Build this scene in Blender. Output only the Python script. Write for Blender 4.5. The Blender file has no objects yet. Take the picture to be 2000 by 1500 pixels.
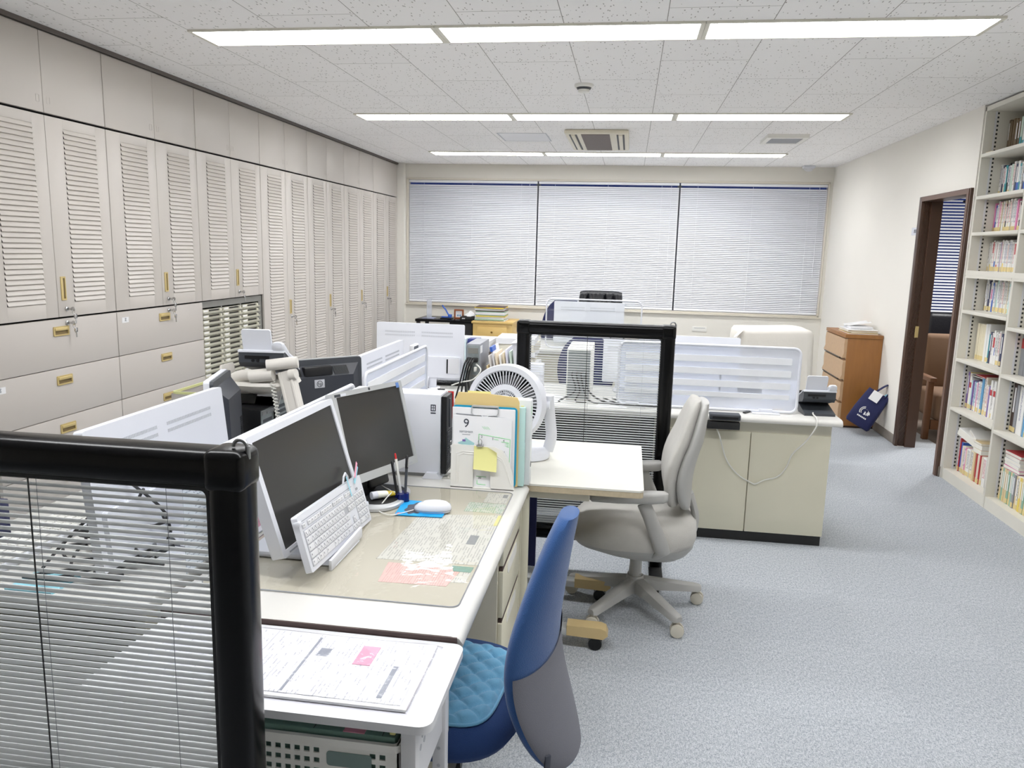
import bpy, bmesh, math, random
from mathutils import Vector, Matrix
random.seed(11)
scene = bpy.context.scene
COL = scene.collection
PI = math.pi
cos, sin = math.cos, math.sin


def lin(c):
    r = []
    for v in c[:3]:
        v = v / 255.0
        r.append(v / 12.92 if v <= 0.04045 else ((v + 0.055) / 1.055) ** 2.4)
    return (r[0], r[1], r[2], 1.0)


# ------------------------------------------------------------------ materials
def newmat(name):
    m = bpy.data.materials.new(name)
    m.use_nodes = True
    nt = m.node_tree
    nt.nodes.clear()
    out = nt.nodes.new('ShaderNodeOutputMaterial')
    return m, nt, out


def nd(nt, typ, **kw):
    n = nt.nodes.new(typ)
    for k, v in kw.items():
        setattr(n, k, v)
    return n


def mix_col(nt, fac, a, b):
    n = nd(nt, 'ShaderNodeMix', data_type='RGBA')
    for sock, v in ((0, fac), (6, a), (7, b)):
        if hasattr(v, 'is_linked') or isinstance(v, bpy.types.NodeSocket):
            nt.links.new(v, n.inputs[sock])
        elif v is not None:
            n.inputs[sock].default_value = v
    return n.outputs[2]


def mth(nt, op, a, b=None):
    n = nd(nt, 'ShaderNodeMath', operation=op)
    for i, v in enumerate((a, b)):
        if v is None:
            continue
        if isinstance(v, bpy.types.NodeSocket):
            nt.links.new(v, n.inputs[i])
        else:
            n.inputs[i].default_value = v
    return n.outputs[0]


def M(name, col, rough=0.5, metal=0.0, var=0.05, nscale=9.0, bump=0.0, bscale=60.0, coat=0.0,
      alpha=1.0, trans=0.0, spec=0.5, emit=0.0, stretch=None, sheen=0.0):
    m, nt, out = newmat(name)
    b = nd(nt, 'ShaderNodeBsdfPrincipled')
    tc = nd(nt, 'ShaderNodeTexCoord')
    mp = nd(nt, 'ShaderNodeMapping')
    nt.links.new(tc.outputs['Object'], mp.inputs['Vector'])
    if stretch:
        mp.inputs['Scale'].default_value = stretch
    no = nd(nt, 'ShaderNodeTexNoise')
    no.inputs['Scale'].default_value = nscale
    no.inputs['Detail'].default_value = 4.0
    nt.links.new(mp.outputs[0], no.inputs['Vector'])
    c = lin(col)
    c2 = tuple(max(0.0, x * (1 - var * 2.2)) for x in c[:3]) + (1,)
    nt.links.new(mix_col(nt, no.outputs['Fac'], c, c2), b.inputs['Base Color'])
    b.inputs['Roughness'].default_value = rough
    b.inputs['Metallic'].default_value = metal
    b.inputs['Specular IOR Level'].default_value = spec
    b.inputs['Coat Weight'].default_value = coat
    b.inputs['Alpha'].default_value = alpha
    b.inputs['Transmission Weight'].default_value = trans
    b.inputs['Sheen Weight'].default_value = sheen
    if emit:
        b.inputs['Emission Color'].default_value = c
        b.inputs['Emission Strength'].default_value = emit
    if bump:
        n2 = nd(nt, 'ShaderNodeTexNoise')
        n2.inputs['Scale'].default_value = bscale
        n2.inputs['Detail'].default_value = 3.0
        nt.links.new(mp.outputs[0], n2.inputs['Vector'])
        bp = nd(nt, 'ShaderNodeBump')
        bp.inputs['Strength'].default_value = bump
        bp.inputs['Distance'].default_value = 0.004
        nt.links.new(n2.outputs['Fac'], bp.inputs['Height'])
        nt.links.new(bp.outputs[0], b.inputs['Normal'])
    nt.links.new(b.outputs[0], out.inputs[0])
    return m


def glass_mat(name, tint=(255, 255, 255), rough=0.02, refl=1.0, noise=0.0):
    """thin clear sheet: transparent with a fresnel mirror on top"""
    m, nt, out = newmat(name)
    tr = nd(nt, 'ShaderNodeBsdfTransparent')
    tr.inputs[0].default_value = lin(tint)
    gl = nd(nt, 'ShaderNodeBsdfGlossy')
    gl.inputs['Roughness'].default_value = rough
    lw = nd(nt, 'ShaderNodeLayerWeight')
    lw.inputs[0].default_value = 0.5
    fac = mth(nt, 'ADD', mth(nt, 'MULTIPLY', mth(nt, 'POWER', lw.outputs['Facing'], 5.0), 0.96 * refl), 0.04 * refl)
    if noise:
        tc = nd(nt, 'ShaderNodeTexCoord')
        no = nd(nt, 'ShaderNodeTexNoise')
        no.inputs['Scale'].default_value = 22
        nt.links.new(tc.outputs['Object'], no.inputs['Vector'])
        bp = nd(nt, 'ShaderNodeBump')
        bp.inputs['Strength'].default_value = noise
        bp.inputs['Distance'].default_value = 0.01
        nt.links.new(no.outputs['Fac'], bp.inputs['Height'])
        nt.links.new(bp.outputs[0], gl.inputs['Normal'])
    mx = nd(nt, 'ShaderNodeMixShader')
    nt.links.new(fac, mx.inputs[0])
    nt.links.new(tr.outputs[0], mx.inputs[1])
    nt.links.new(gl.outputs[0], mx.inputs[2])
    nt.links.new(mx.outputs[0], out.inputs[0])
    return m


def frosted_mat(name, col, opacity):
    m, nt, out = newmat(name)
    tr = nd(nt, 'ShaderNodeBsdfTransparent')
    tr.inputs[0].default_value = lin((246, 248, 255))
    b = nd(nt, 'ShaderNodeBsdfPrincipled')
    b.inputs['Base Color'].default_value = lin(col)
    b.inputs['Roughness'].default_value = 0.35
    mx = nd(nt, 'ShaderNodeMixShader')
    mx.inputs[0].default_value = opacity
    nt.links.new(tr.outputs[0], mx.inputs[1])
    nt.links.new(b.outputs[0], mx.inputs[2])
    nt.links.new(mx.outputs[0], out.inputs[0])
    return m


def text_mat(name, paper, ink, axes=('X', 'Y'), pitch=0.007, word=0.02, dens=0.5, fill=0.42, rough=0.5, rules=0.0, coat=0.0, strength=0.8):
    """paper printed with rows of broken strokes; axes = (reading direction, line direction) in object space"""
    m, nt, out = newmat(name)
    b = nd(nt, 'ShaderNodeBsdfPrincipled')
    tc = nd(nt, 'ShaderNodeTexCoord')
    sp = nd(nt, 'ShaderNodeSeparateXYZ')
    nt.links.new(tc.outputs['Object'], sp.inputs[0])
    u, v = sp.outputs[axes[0]], sp.outputs[axes[1]]
    row = mth(nt, 'DIVIDE', v, pitch)
    fr = mth(nt, 'FRACT', row)
    fl = mth(nt, 'FLOOR', row)
    line = mth(nt, 'LESS_THAN', fr, fill)
    cb = nd(nt, 'ShaderNodeCombineXYZ')
    nt.links.new(mth(nt, 'DIVIDE', u, word), cb.inputs[0])
    nt.links.new(mth(nt, 'MULTIPLY', fl, 3.7), cb.inputs[1])
    n1 = nd(nt, 'ShaderNodeTexNoise')
    n1.inputs['Scale'].default_value = 1.0
    n1.inputs['Detail'].default_value = 0.0
    nt.links.new(cb.outputs[0], n1.inputs['Vector'])
    cb2 = nd(nt, 'ShaderNodeCombineXYZ')
    nt.links.new(mth(nt, 'DIVIDE', u, pitch * 0.45), cb2.inputs[0])
    nt.links.new(mth(nt, 'DIVIDE', v, pitch * 0.3), cb2.inputs[1])
    n2 = nd(nt, 'ShaderNodeTexNoise')
    n2.inputs['Scale'].default_value = 1.0
    n2.inputs['Detail'].default_value = 0.0
    nt.links.new(cb2.outputs[0], n2.inputs['Vector'])
    msk = mth(nt, 'MULTIPLY', line, mth(nt, 'LESS_THAN', n1.outputs['Fac'], dens))
    msk = mth(nt, 'MULTIPLY', msk, mth(nt, 'LESS_THAN', n2.outputs['Fac'], 0.55))
    if rules:
        msk = mth(nt, 'MAXIMUM', msk, mth(nt, 'MULTIPLY', mth(nt, 'LESS_THAN', mth(nt, 'FRACT', mth(nt, 'DIVIDE', v, rules)), 0.09), 0.45))
    msk = mth(nt, 'MULTIPLY', msk, strength)
    nt.links.new(mix_col(nt, msk, lin(paper), lin(ink)), b.inputs['Base Color'])
    b.inputs['Roughness'].default_value = rough
    b.inputs['Coat Weight'].default_value = coat
    nt.links.new(b.outputs[0], out.inputs[0])
    return m


# ------------------------------------------------------------------ mesh builder
class MB:
    def __init__(s):
        s.bm = bmesh.new()
        s.mi = 0

    def _mark(s, verts):
        fs = set()
        for v in verts:
            fs.update(v.link_faces)
        for f in fs:
            f.material_index = s.mi

    def box(s, x0, x1, y0, y1, z0, z1, bev=0.0, seg=2, R=None, piv=None):
        mat = Matrix.Translation(((x0 + x1) / 2, (y0 + y1) / 2, (z0 + z1) / 2)) @ Matrix.Diagonal((abs(x1 - x0), abs(y1 - y0), abs(z1 - z0), 1))
        if R is not None:
            p = Vector(piv) if piv is not None else Vector(((x0 + x1) / 2, (y0 + y1) / 2, (z0 + z1) / 2))
            mat = Matrix.Translation(p) @ R.to_4x4() @ Matrix.Translation(-p) @ mat
        g = bmesh.ops.create_cube(s.bm, size=1.0, matrix=mat)
        vs = g['verts']
        s._mark(vs)
        if bev > 0:
            es = set()
            for v in vs:
                es.update(v.link_edges)
            r = bmesh.ops.bevel(s.bm, geom=list(es), offset=bev, segments=seg, affect='EDGES', profile=0.5)
            for f in r['faces']:
                f.material_index = s.mi
        return s

    def poly(s, pts):
        f = s.bm.faces.new([s.bm.verts.new(p) for p in pts])
        f.material_index = s.mi
        return s

    def prism(s, poly, axis, a, b):
        def P(u, v, w):
            return {'x': (w, u, v), 'y': (u, w, v), 'z': (u, v, w)}[axis]
        A = [s.bm.verts.new(P(u, v, a)) for u, v in poly]
        B = [s.bm.verts.new(P(u, v, b)) for u, v in poly]
        fs = [s.bm.faces.new(A), s.bm.faces.new(B)]
        n = len(poly)
        for i in range(n):
            j = (i + 1) % n
            fs.append(s.bm.faces.new((A[i], A[j], B[j], B[i])))
        for f in fs:
            f.material_index = s.mi
        return s

    def ring_prism(s, outer, inner, axis, a, b):
        """flat plate with a hole; outer and inner have the same count of points"""
        def P(u, v, w):
            return {'x': (w, u, v), 'y': (u, w, v), 'z': (u, v, w)}[axis]
        L = []
        for pl in (outer, inner):
            for w in (a, b):
                L.append([s.bm.verts.new(P(u, v, w)) for u, v in pl])
        oa, ob, ia, ib = L
        n = len(outer)
        for i in range(n):
            j = (i + 1) % n
            for q in ((oa[i], oa[j], ob[j], ob[i]), (ia[i], ia[j], ib[j], ib[i]), (oa[i], oa[j], ia[j], ia[i]), (ob[i], ob[j], ib[j], ib[i])):
                s.bm.faces.new(q).material_index = s.mi
        return s

    def tube(s, pts, r, n=8, closed=False, cap=True):
        pts = [Vector(p) for p in pts]
        N = len(pts)
        rs = r if isinstance(r, (list, tuple)) else [r] * N
        rings = []
        ref = None
        for i, p in enumerate(pts):
            if closed:
                t = pts[(i + 1) % N] - pts[i - 1]
            else:
                t = pts[min(i + 1, N - 1)] - pts[max(i - 1, 0)]
            t.normalize()
            if ref is None:
                ref = Vector((0, 0, 1)) if abs(t.z) < 0.9 else Vector((1, 0, 0))
            a = t.cross(ref)
            if a.length < 1e-6:
                a = t.orthogonal()
            a.normalize()
            b = a.cross(t).normalized()
            ref = b
            rr = rs[i]
            ru, rv = rr if isinstance(rr, (list, tuple)) else (rr, rr)
            rings.append([s.bm.verts.new(p + a * (cos(2 * PI * k / n) * ru) + b * (sin(2 * PI * k / n) * rv)) for k in range(n)])
        m = N if closed else N - 1
        for i in range(m):
            A, B = rings[i], rings[(i + 1) % N]
            for k in range(n):
                s.bm.faces.new((A[k], A[(k + 1) % n], B[(k + 1) % n], B[k])).material_index = s.mi
        if cap and not closed:
            s.bm.faces.new(rings[0]).material_index = s.mi
            s.bm.faces.new(rings[-1]).material_index = s.mi
        return s

    def cyl(s, p0, p1, r, r2=None, n=16):
        return s.tube([p0, p1], [r, r if r2 is None else r2], n)

    def lathe(s, prof, c, axis=(0, 0, 1), n=32, cap=True):
        """prof: list of (radius, height along axis)"""
        ax = Vector(axis).normalized()
        a = ax.orthogonal().normalized()
        b = ax.cross(a)
        c = Vector(c)
        rings = []
        for r, h in prof:
            r = max(r, 1e-4)
            rings.append([s.bm.verts.new(c + ax * h + (a * cos(2 * PI * k / n) + b * sin(2 * PI * k / n)) * r) for k in range(n)])
        for A, B in zip(rings, rings[1:]):
            for k in range(n):
                s.bm.faces.new((A[k], A[(k + 1) % n], B[(k + 1) % n], B[k])).material_index = s.mi
        if cap:
            s.bm.faces.new(rings[0]).material_index = s.mi
            s.bm.faces.new(rings[-1]).material_index = s.mi
        return s

    def loops(s, rings, cap=True, closed=True):
        R = [[s.bm.verts.new(p) for p in ring] for ring in rings]
        n = len(R[0])
        for A, B in zip(R, R[1:]):
            for k in range(n if closed else n - 1):
                s.bm.faces.new((A[k], A[(k + 1) % n], B[(k + 1) % n], B[k])).material_index = s.mi
        if cap and closed:
            s.bm.faces.new(R[0]).material_index = s.mi
            s.bm.faces.new(R[-1]).material_index = s.mi
        return s

    def grid(s, fn, nu, nv):
        V = [[s.bm.verts.new(fn(i / nu, j / nv)) for j in range(nv + 1)] for i in range(nu + 1)]
        for i in range(nu):
            for j in range(nv):
                s.bm.faces.new((V[i][j], V[i + 1][j], V[i + 1][j + 1], V[i][j + 1])).material_index = s.mi
        return s

    def xf(s, mat):
        bmesh.ops.transform(s.bm, matrix=mat, verts=s.bm.verts)
        return s

    def build(s, name, mats, parent=None, world=True, ang=38, flat=False):
        bm = s.bm
        if parent is not None and world:
            bmesh.ops.transform(bm, matrix=chain(parent).inverted(), verts=bm.verts)
        bmesh.ops.recalc_face_normals(bm, faces=bm.faces)
        if not flat:
            for f in bm.faces:
                f.smooth = True
            lim = math.radians(ang)
            for e in bm.edges:
                if len(e.link_faces) == 2 and e.calc_face_angle(0) > lim:
                    e.smooth = False
        me = bpy.data.meshes.new(name)
        bm.to_mesh(me)
        bm.free()
        if not isinstance(mats, (list, tuple)):
            mats = [mats]
        for m in mats:
            me.materials.append(m)
        o = bpy.data.objects.new(name, me)
        COL.objects.link(o)
        if parent is not None:
            o.parent = parent
        return o


def chain(o):
    m = o.matrix_basis.copy()
    while o.parent is not None:
        o = o.parent
        m = o.matrix_basis @ m
    return m


def thing(name, label, cat, loc=(0, 0, 0), rz=0.0, group=None, rot=None):
    o = bpy.data.objects.new(name, None)
    o.empty_display_size = 0.05
    COL.objects.link(o)
    o.location = loc
    o.rotation_euler = rot if rot is not None else (0, 0, rz)
    o['label'] = label
    o['category'] = cat
    if group:
        o['group'] = group
    bpy.context.view_layer.update() if False else None
    o.matrix_basis = Matrix.Translation(Vector(loc)) @ (Matrix.Rotation(rz, 4, 'Z') if rot is None else __import__('mathutils').Euler(rot).to_matrix().to_4x4())
    return o


def tag(o, label, cat, group=None):
    o['label'] = label
    o['category'] = cat
    if group:
        o['group'] = group
    return o


def struct(o):
    o['kind'] = 'structure'
    return o


def copy_tree(o, parent=None):
    c = o.copy()
    COL.objects.link(c)
    if parent is not None:
        c.parent = parent
    for ch in list(o.children):
        copy_tree(ch, c)
    return c


def rrect(x0, x1, y0, y1, r, n=5):
    pts = []
    for cx, cy, a0 in ((x1 - r, y1 - r, 0), (x0 + r, y1 - r, 90), (x0 + r, y0 + r, 180), (x1 - r, y0 + r, 270)):
        for k in range(n + 1):
            a = math.radians(a0 + 90 * k / n)
            pts.append((cx + r * cos(a), cy + r * sin(a)))
    return pts


def superell(a, b, p=3.0, n=32, cx=0.0, cy=0.0):
    r = []
    for k in range(n):
        t = 2 * PI * k / n
        ct, st = cos(t), sin(t)
        r.append((cx + a * math.copysign(abs(ct) ** (2 / p), ct), cy + b * math.copysign(abs(st) ** (2 / p), st)))
    return r


def text(name, s, size, mat, M4, parent, ext=0.0003, world=True):
    cu = bpy.data.curves.new(name, 'FONT')
    cu.body = s
    cu.size = size
    cu.extrude = ext
    cu.align_x = 'CENTER'
    cu.align_y = 'CENTER'
    cu.materials.append(mat)
    tmp = bpy.data.objects.new(name, cu)
    COL.objects.link(tmp)
    dg = bpy.context.evaluated_depsgraph_get()
    me = bpy.data.meshes.new_from_object(tmp.evaluated_get(dg))
    bpy.data.objects.remove(tmp)
    o = bpy.data.objects.new(name, me)
    COL.objects.link(o)
    if parent is not None:
        o.parent = parent
        if world:
            M4 = chain(parent).inverted() @ M4
    o.matrix_basis = M4
    return o


def frame4(c, xdir, ydir):
    """matrix whose local X runs along xdir and local Y along ydir"""
    x = Vector(xdir).normalized()
    y = Vector(ydir).normalized()
    z = x.cross(y).normalized()
    y = z.cross(x)
    m = Matrix((x, y, z)).transposed().to_4x4()
    m.translation = Vector(c)
    return m


ORD = ['first', 'second', 'third', 'fourth', 'fifth', 'sixth', 'seventh', 'eighth', 'ninth', 'tenth', 'eleventh', 'twelfth',
       'thirteenth', 'fourteenth', 'fifteenth', 'sixteenth', 'seventeenth', 'eighteenth', 'nineteenth', 'twentieth', 'twenty-first', 'twenty-second', 'twenty-third', 'twenty-fourth', 'twenty-fifth', 'twenty-sixth', 'twenty-seventh', 'twenty-eighth']

# ------------------------------------------------------------------ palette
m_cab = M('cabinet_beige_steel', (201, 194, 186), 0.4, var=0.02, nscale=3)
m_cab_dr = M('cabinet_drawer_grey_beige', (197, 190, 183), 0.42, var=0.02, nscale=3)
m_cab_dark = M('cabinet_gap_dark', (42, 40, 38), 0.8)
m_gold = M('champagne_handle', (214, 190, 128), 0.38, 0.35, var=0.03)
m_gold_dk = M('handle_recess', (120, 100, 60), 0.6)
m_chrome = M('chrome', (200, 200, 200), 0.18, 1.0, var=0.02)
m_steel = M('dull_steel', (150, 152, 154), 0.35, 0.9)
m_greyframe = M('grey_case_frame', (128, 127, 122), 0.5)
m_tray = M('tray_cream_plastic', (216, 213, 196), 0.45)
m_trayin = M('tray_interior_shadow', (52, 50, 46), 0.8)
m_white = M('white_plastic', (222, 224, 231), 0.38, var=0.015)
m_white2 = M('white_enamel', (222, 222, 225), 0.35, var=0.015)
m_offw = M('ivory_plastic', (240, 238, 231), 0.45, var=0.02)
m_desk = M('desk_top_ivory', (210, 208, 202), 0.4, var=0.02, nscale=4)
m_deskside = M('desk_side_greige', (206, 201, 183), 0.5, var=0.02)
m_deskcream = M('desk_cream_panel', (222, 217, 194), 0.48, var=0.02)
m_edge = M('desk_edge_brown_strip', (72, 52, 48), 0.6)
m_table = M('table_cream_laminate', (220, 218, 207), 0.4, var=0.03, nscale=30, stretch=(1, 8, 1))
m_tanedge = M('worn_tan_edge', (196, 180, 150), 0.7, var=0.15, nscale=60)
m_black = M('black_plastic', (15, 15, 17), 0.38, var=0.1, spec=0.35)
m_blackgloss = M('black_satin_aluminium', (3, 3, 4), 0.24, var=0.1, spec=0.2)
m_blackmat = M('black_matte', (14, 14, 15), 0.6)
m_char = M('charcoal_plastic', (52, 56, 62), 0.5)
m_screen = M('monitor_screen_dark', (52, 51, 50), 0.28, var=0.06, nscale=2.5, spec=0.4)
m_silver = M('silver_bezel', (196, 198, 199), 0.35, 0.3, var=0.02)
m_vent = M('vent_slot_grey', (188, 190, 196), 0.6)
m_fab_grey = M('light_grey_chair_fabric', (196, 193, 186), 0.95, var=0.09, nscale=14, bump=0.5, bscale=420, sheen=0.2)
m_pl_grey = M('grey_chair_plastic', (172, 171, 167), 0.45, var=0.03)
m_caster = M('cream_caster', (206, 200, 184), 0.4)
m_fab_blue = M('royal_blue_chair_fabric', (30, 76, 136), 0.9, var=0.06, nscale=10, bump=0.4, bscale=500, sheen=0.25)
m_fab_blue2 = M('dark_blue_seat_fabric', (22, 54, 106), 0.92, var=0.08, bump=0.4, bscale=500)
m_shell_grey = M('grey_back_cover_fabric', (112, 113, 122), 0.92, var=0.05, bump=0.3, bscale=600)
m_paper = M('plain_paper', (236, 236, 237), 0.6, var=0.02)
m_paper_y = M('kraft_envelope', (236, 206, 138), 0.7, var=0.04)
m_yellow = M('yellow_note', (247, 242, 158), 0.6, var=0.03)
m_pink = M('pink_note', (240, 160, 184), 0.6, var=0.03)
m_teal = M('teal_plastic', (0, 150, 190), 0.35, var=0.03)
m_mint = M('mint_binder', (190, 226, 222), 0.5, var=0.03)
m_greybind = M('pale_grey_binder', (222, 226, 226), 0.45, var=0.02)
m_ink = M('ink_dark', (58, 62, 74), 0.6)
m_inklight = M('ink_grey', (150, 154, 162), 0.6)
m_inkgreen = M('ink_green', (150, 226, 160), 0.6)
m_navy = M('navy_fabric', (22, 28, 76), 0.85, var=0.1, bump=0.3, bscale=200)
m_navyblue = M('navy_glass', (14, 22, 92), 0.15)
m_wood = M('brown_oak_veneer', (160, 104, 48), 0.45, var=0.16, nscale=5, stretch=(6, 6, 0.8))
m_woodlight = M('pale_drawer_wood', (196, 160, 122), 0.45, var=0.08, nscale=5, stretch=(1, 6, 6))
m_woodyel = M('yellow_pine', (228, 190, 112), 0.45, var=0.06, nscale=6, stretch=(1, 6, 6))
m_doorwood = M('dark_brown_door_frame', (74, 50, 36), 0.4, var=0.12, nscale=6, stretch=(5, 5, 0.7))
m_dooredge = M('brown_frame_edge', (104, 76, 60), 0.45, var=0.08)
m_cloth = M('cream_dust_cover', (234, 229, 220), 0.9, var=0.03, bump=0.5, bscale=18)
m_leather = M('black_leather', (13, 14, 20), 0.4, var=0.1, bump=0.4, bscale=90, spec=0.3)
m_clear = glass_mat('clear_acrylic', (252, 253, 253), 0.03, 0.7)
m_glass = glass_mat('screen_glass', (251, 252, 252), 0.01, 0.7)
m_cable = M('white_cable', (235, 234, 226), 0.45)
m_cableb = M('black_cable', (18, 18, 18), 0.5)
m_blind = M('white_blind_slat', (238, 240, 244), 0.38, var=0.01)
m_slat = M('screen_slat_white', (220, 222, 222), 0.35, var=0.015)
m_copper = M('dull_metal_panel', (150, 158, 158), 0.4, 0.6, var=0.15, nscale=60)
m_red = M('red_plastic', (214, 40, 40), 0.4)
m_blue = M('bright_blue_plastic', (40, 90, 190), 0.4)
m_capbeige = M('tan_foot_cap', (206, 180, 128), 0.4, var=0.04)
# ------------------------------------------------------------------ room constants (metres)
CEIL = 2.518
XL, XR, YB, YF = -2.851, 2.245, 9.49, -2.6
WX0, WX1, WZ0, WZ1 = -2.752, 2.212, 0.815, 2.352      # window opening in the back wall

# carpet: speckled grey-blue loop pile tiles
m_floor, nt, out = newmat('carpet_speckled_blue_grey')
b = nd(nt, 'ShaderNodeBsdfPrincipled')
tc = nd(nt, 'ShaderNodeTexCoord')
n1 = nd(nt, 'ShaderNodeTexNoise'); n1.inputs['Scale'].default_value = 210; n1.inputs['Detail'].default_value = 2
mpf = nd(nt, 'ShaderNodeMapping'); mpf.inputs['Scale'].default_value = (1.6, 0.7, 1)
n2 = nd(nt, 'ShaderNodeTexNoise'); n2.inputs['Scale'].default_value = 85; n2.inputs['Detail'].default_value = 3
n3 = nd(nt, 'ShaderNodeTexNoise'); n3.inputs['Scale'].default_value = 1.3; n3.inputs['Detail'].default_value = 2
nt.links.new(tc.outputs['Object'], mpf.inputs[0])
for q in (n1, n2):
    nt.links.new(mpf.outputs[0], q.inputs['Vector'])
nt.links.new(tc.outputs['Object'], n3.inputs['Vector'])
cr = nd(nt, 'ShaderNodeValToRGB')
cr.color_ramp.elements[0].position = 0.36; cr.color_ramp.elements[0].color = lin((132, 138, 146))
cr.color_ramp.elements[1].position = 0.62; cr.color_ramp.elements[1].color = lin((200, 204, 208))
sm = mth(nt, 'ADD', mth(nt, 'MULTIPLY', n1.outputs['Fac'], 0.62), mth(nt, 'MULTIPLY', n2.outputs['Fac'], 0.38))
nt.links.new(sm, cr.inputs[0])
ck = nd(nt, 'ShaderNodeTexChecker'); ck.inputs['Scale'].default_value = 2.0
nt.links.new(tc.outputs['Object'], ck.inputs['Vector'])
base = mix_col(nt, mth(nt, 'MULTIPLY', ck.outputs['Fac'], 0.045), cr.outputs[0], (0.1, 0.12, 0.15, 1))
base = mix_col(nt, mth(nt, 'MULTIPLY', n3.outputs['Fac'], 0.10), base, lin((150, 156, 164)))
nt.links.new(base, b.inputs['Base Color'])
b.inputs['Roughness'].default_value = 0.97
b.inputs['Specular IOR Level'].default_value = 0.15
bp = nd(nt, 'ShaderNodeBump'); bp.inputs['Strength'].default_value = 0.5; bp.inputs['Distance'].default_value = 0.004
nt.links.new(n1.outputs['Fac'], bp.inputs['Height']); nt.links.new(bp.outputs[0], b.inputs['Normal'])
nt.links.new(b.outputs[0], out.inputs[0])

# ceiling: 0.455 x 0.91 m mineral boards with fissures
m_ceil, nt, out = newmat('ceiling_fissured_board')
b = nd(nt, 'ShaderNodeBsdfPrincipled')
tc = nd(nt, 'ShaderNodeTexCoord')
mp = nd(nt, 'ShaderNodeMapping'); mp.inputs['Rotation'].default_value = (0, 0, PI / 2); mp.inputs['Location'].default_value = (0.31, -0.11, 0)
nt.links.new(tc.outputs['Object'], mp.inputs[0])
bk = nd(nt, 'ShaderNodeTexBrick'); bk.offset = 0.5
for k, v in (('Scale', 1.0), ('Mortar Size', 0.0022), ('Mortar Smooth', 0.3), ('Brick Width', 0.91), ('Row Height', 0.455), ('Bias', 0.0)):
    bk.inputs[k].default_value = v
bk.inputs['Color1'].default_value = lin((251, 249, 248)); bk.inputs['Color2'].default_value = lin((248, 246, 245)); bk.inputs['Mortar'].default_value = lin((150, 147, 142))
nt.links.new(mp.outputs[0], bk.inputs['Vector'])
vo = nd(nt, 'ShaderNodeTexVoronoi'); vo.inputs['Scale'].default_value = 1.0
mv = nd(nt, 'ShaderNodeMapping'); mv.inputs['Rotation'].default_value = (0, 0, 0.6); mv.inputs['Scale'].default_value = (75, 24, 1)
nz = nd(nt, 'ShaderNodeTexNoise'); nz.inputs['Scale'].default_value = 16
nt.links.new(tc.outputs['Object'], nz.inputs['Vector'])
ad = nd(nt, 'ShaderNodeMix', data_type='VECTOR'); ad.inputs[0].default_value = 0.02
nt.links.new(tc.outputs['Object'], ad.inputs[4]); nt.links.new(nz.outputs['Color'], ad.inputs[5])
nt.links.new(ad.outputs[1], mv.inputs[0]); nt.links.new(mv.outputs[0], vo.inputs['Vector'])
ra = nd(nt, 'ShaderNodeSeparateColor'); nt.links.new(vo.outputs['Color'], ra.inputs[0])
fl = mth(nt, 'MULTIPLY', mth(nt, 'LESS_THAN', vo.outputs['Distance'], 0.21), mth(nt, 'LESS_THAN', ra.outputs[0], 0.55))
nt.links.new(mix_col(nt, mth(nt, 'MULTIPLY', fl, 0.8), bk.outputs['Color'], lin((140, 136, 130))), b.inputs['Base Color'])
b.inputs['Roughness'].default_value = 0.95
nt.links.new(b.outputs[0], out.inputs[0])

m_wall = M('wall_vinyl_cream', (243, 239, 230), 0.8, var=0.02, nscale=2, bump=0.12, bscale=300)
m_wallback = M('wall_vinyl_greige', (232, 228, 218), 0.8, var=0.02, nscale=2, bump=0.12, bscale=300)
m_winframe = M('window_frame_beige', (222, 215, 200), 0.5, var=0.03)
m_base = M('baseboard_taupe', (124, 116, 108), 0.6)
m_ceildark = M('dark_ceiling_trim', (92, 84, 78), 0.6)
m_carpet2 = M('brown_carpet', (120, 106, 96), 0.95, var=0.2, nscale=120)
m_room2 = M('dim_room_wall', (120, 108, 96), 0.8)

o = MB().box(-3.3, 2.6, YF, YB + 0.1, -0.08, 0).build('floor', m_floor); struct(o)
o = MB().box(-3.4, 2.6, YF, YB + 0.1, CEIL, CEIL + 0.08).build('ceiling', m_ceil); struct(o)
o = MB().box(-3.42, -3.31, YF, YB + 0.1, 0, CEIL).build('wall_left', m_wall); struct(o)
o = MB().box(-3.42, 2.6, YF - 0.1, YF, 0, CEIL).build('wall_front', m_wall); struct(o)
w = MB()
w.box(-3.42, 4.9, YB, YB + 0.14, 0, WZ0)
w.box(-3.42, 4.9, YB, YB + 0.14, WZ1, CEIL)
w.box(-3.42, WX0, YB, YB + 0.14, WZ0, WZ1)
w.box(WX1, 2.55, YB, YB + 0.14, WZ0, WZ1)
struct(w.build('wall_back', m_wallback))
o = MB().box(XL - 0.3, -2.765, 9.40, YB, 0, CEIL).build('trim_1', m_wall); struct(o)      # boxed-in corner beside the last locker
# right wall with a doorway and the book-case bay
DY0, DY1, DZ = 5.75, 6.585, 1.96
w = MB()
w.box(XR, XR + 0.12, DY1, YB, 0, CEIL)
w.box(XR, XR + 0.12, DY0, DY1, DZ, CEIL)
w.box(XR, XR + 0.12, 5.692, DY0, 0, CEIL)
w.box(XR, XR + 0.12, YF, 3.70, 0, CEIL)
w.box(2.57, 2.65, 3.6, 5.72, 0, CEIL)
w.box(XR, 2.6, 3.6, 3.70, 0, CEIL)
struct(w.build('wall_right', m_wall))
w = MB()
w.box(XR - 0.012, XR, DY1 + 0.055, YB, 0, 0.075, 0.003)
w.box(XR - 0.012, XR, 5.692, DY0 - 0.05, 0, 0.075, 0.003)
struct(w.build('baseboard_right', m_base))
struct(MB().box(-2.765, XR, YB - 0.012, YB, 0, 0.075, 0.003).build('baseboard_back', m_base))
struct(MB().box(XL - 0.01, XL + 0.012, YF, 9.40, CEIL - 0.022, CEIL).build('trim_2', m_ceildark))   # dark line above the lockers
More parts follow.
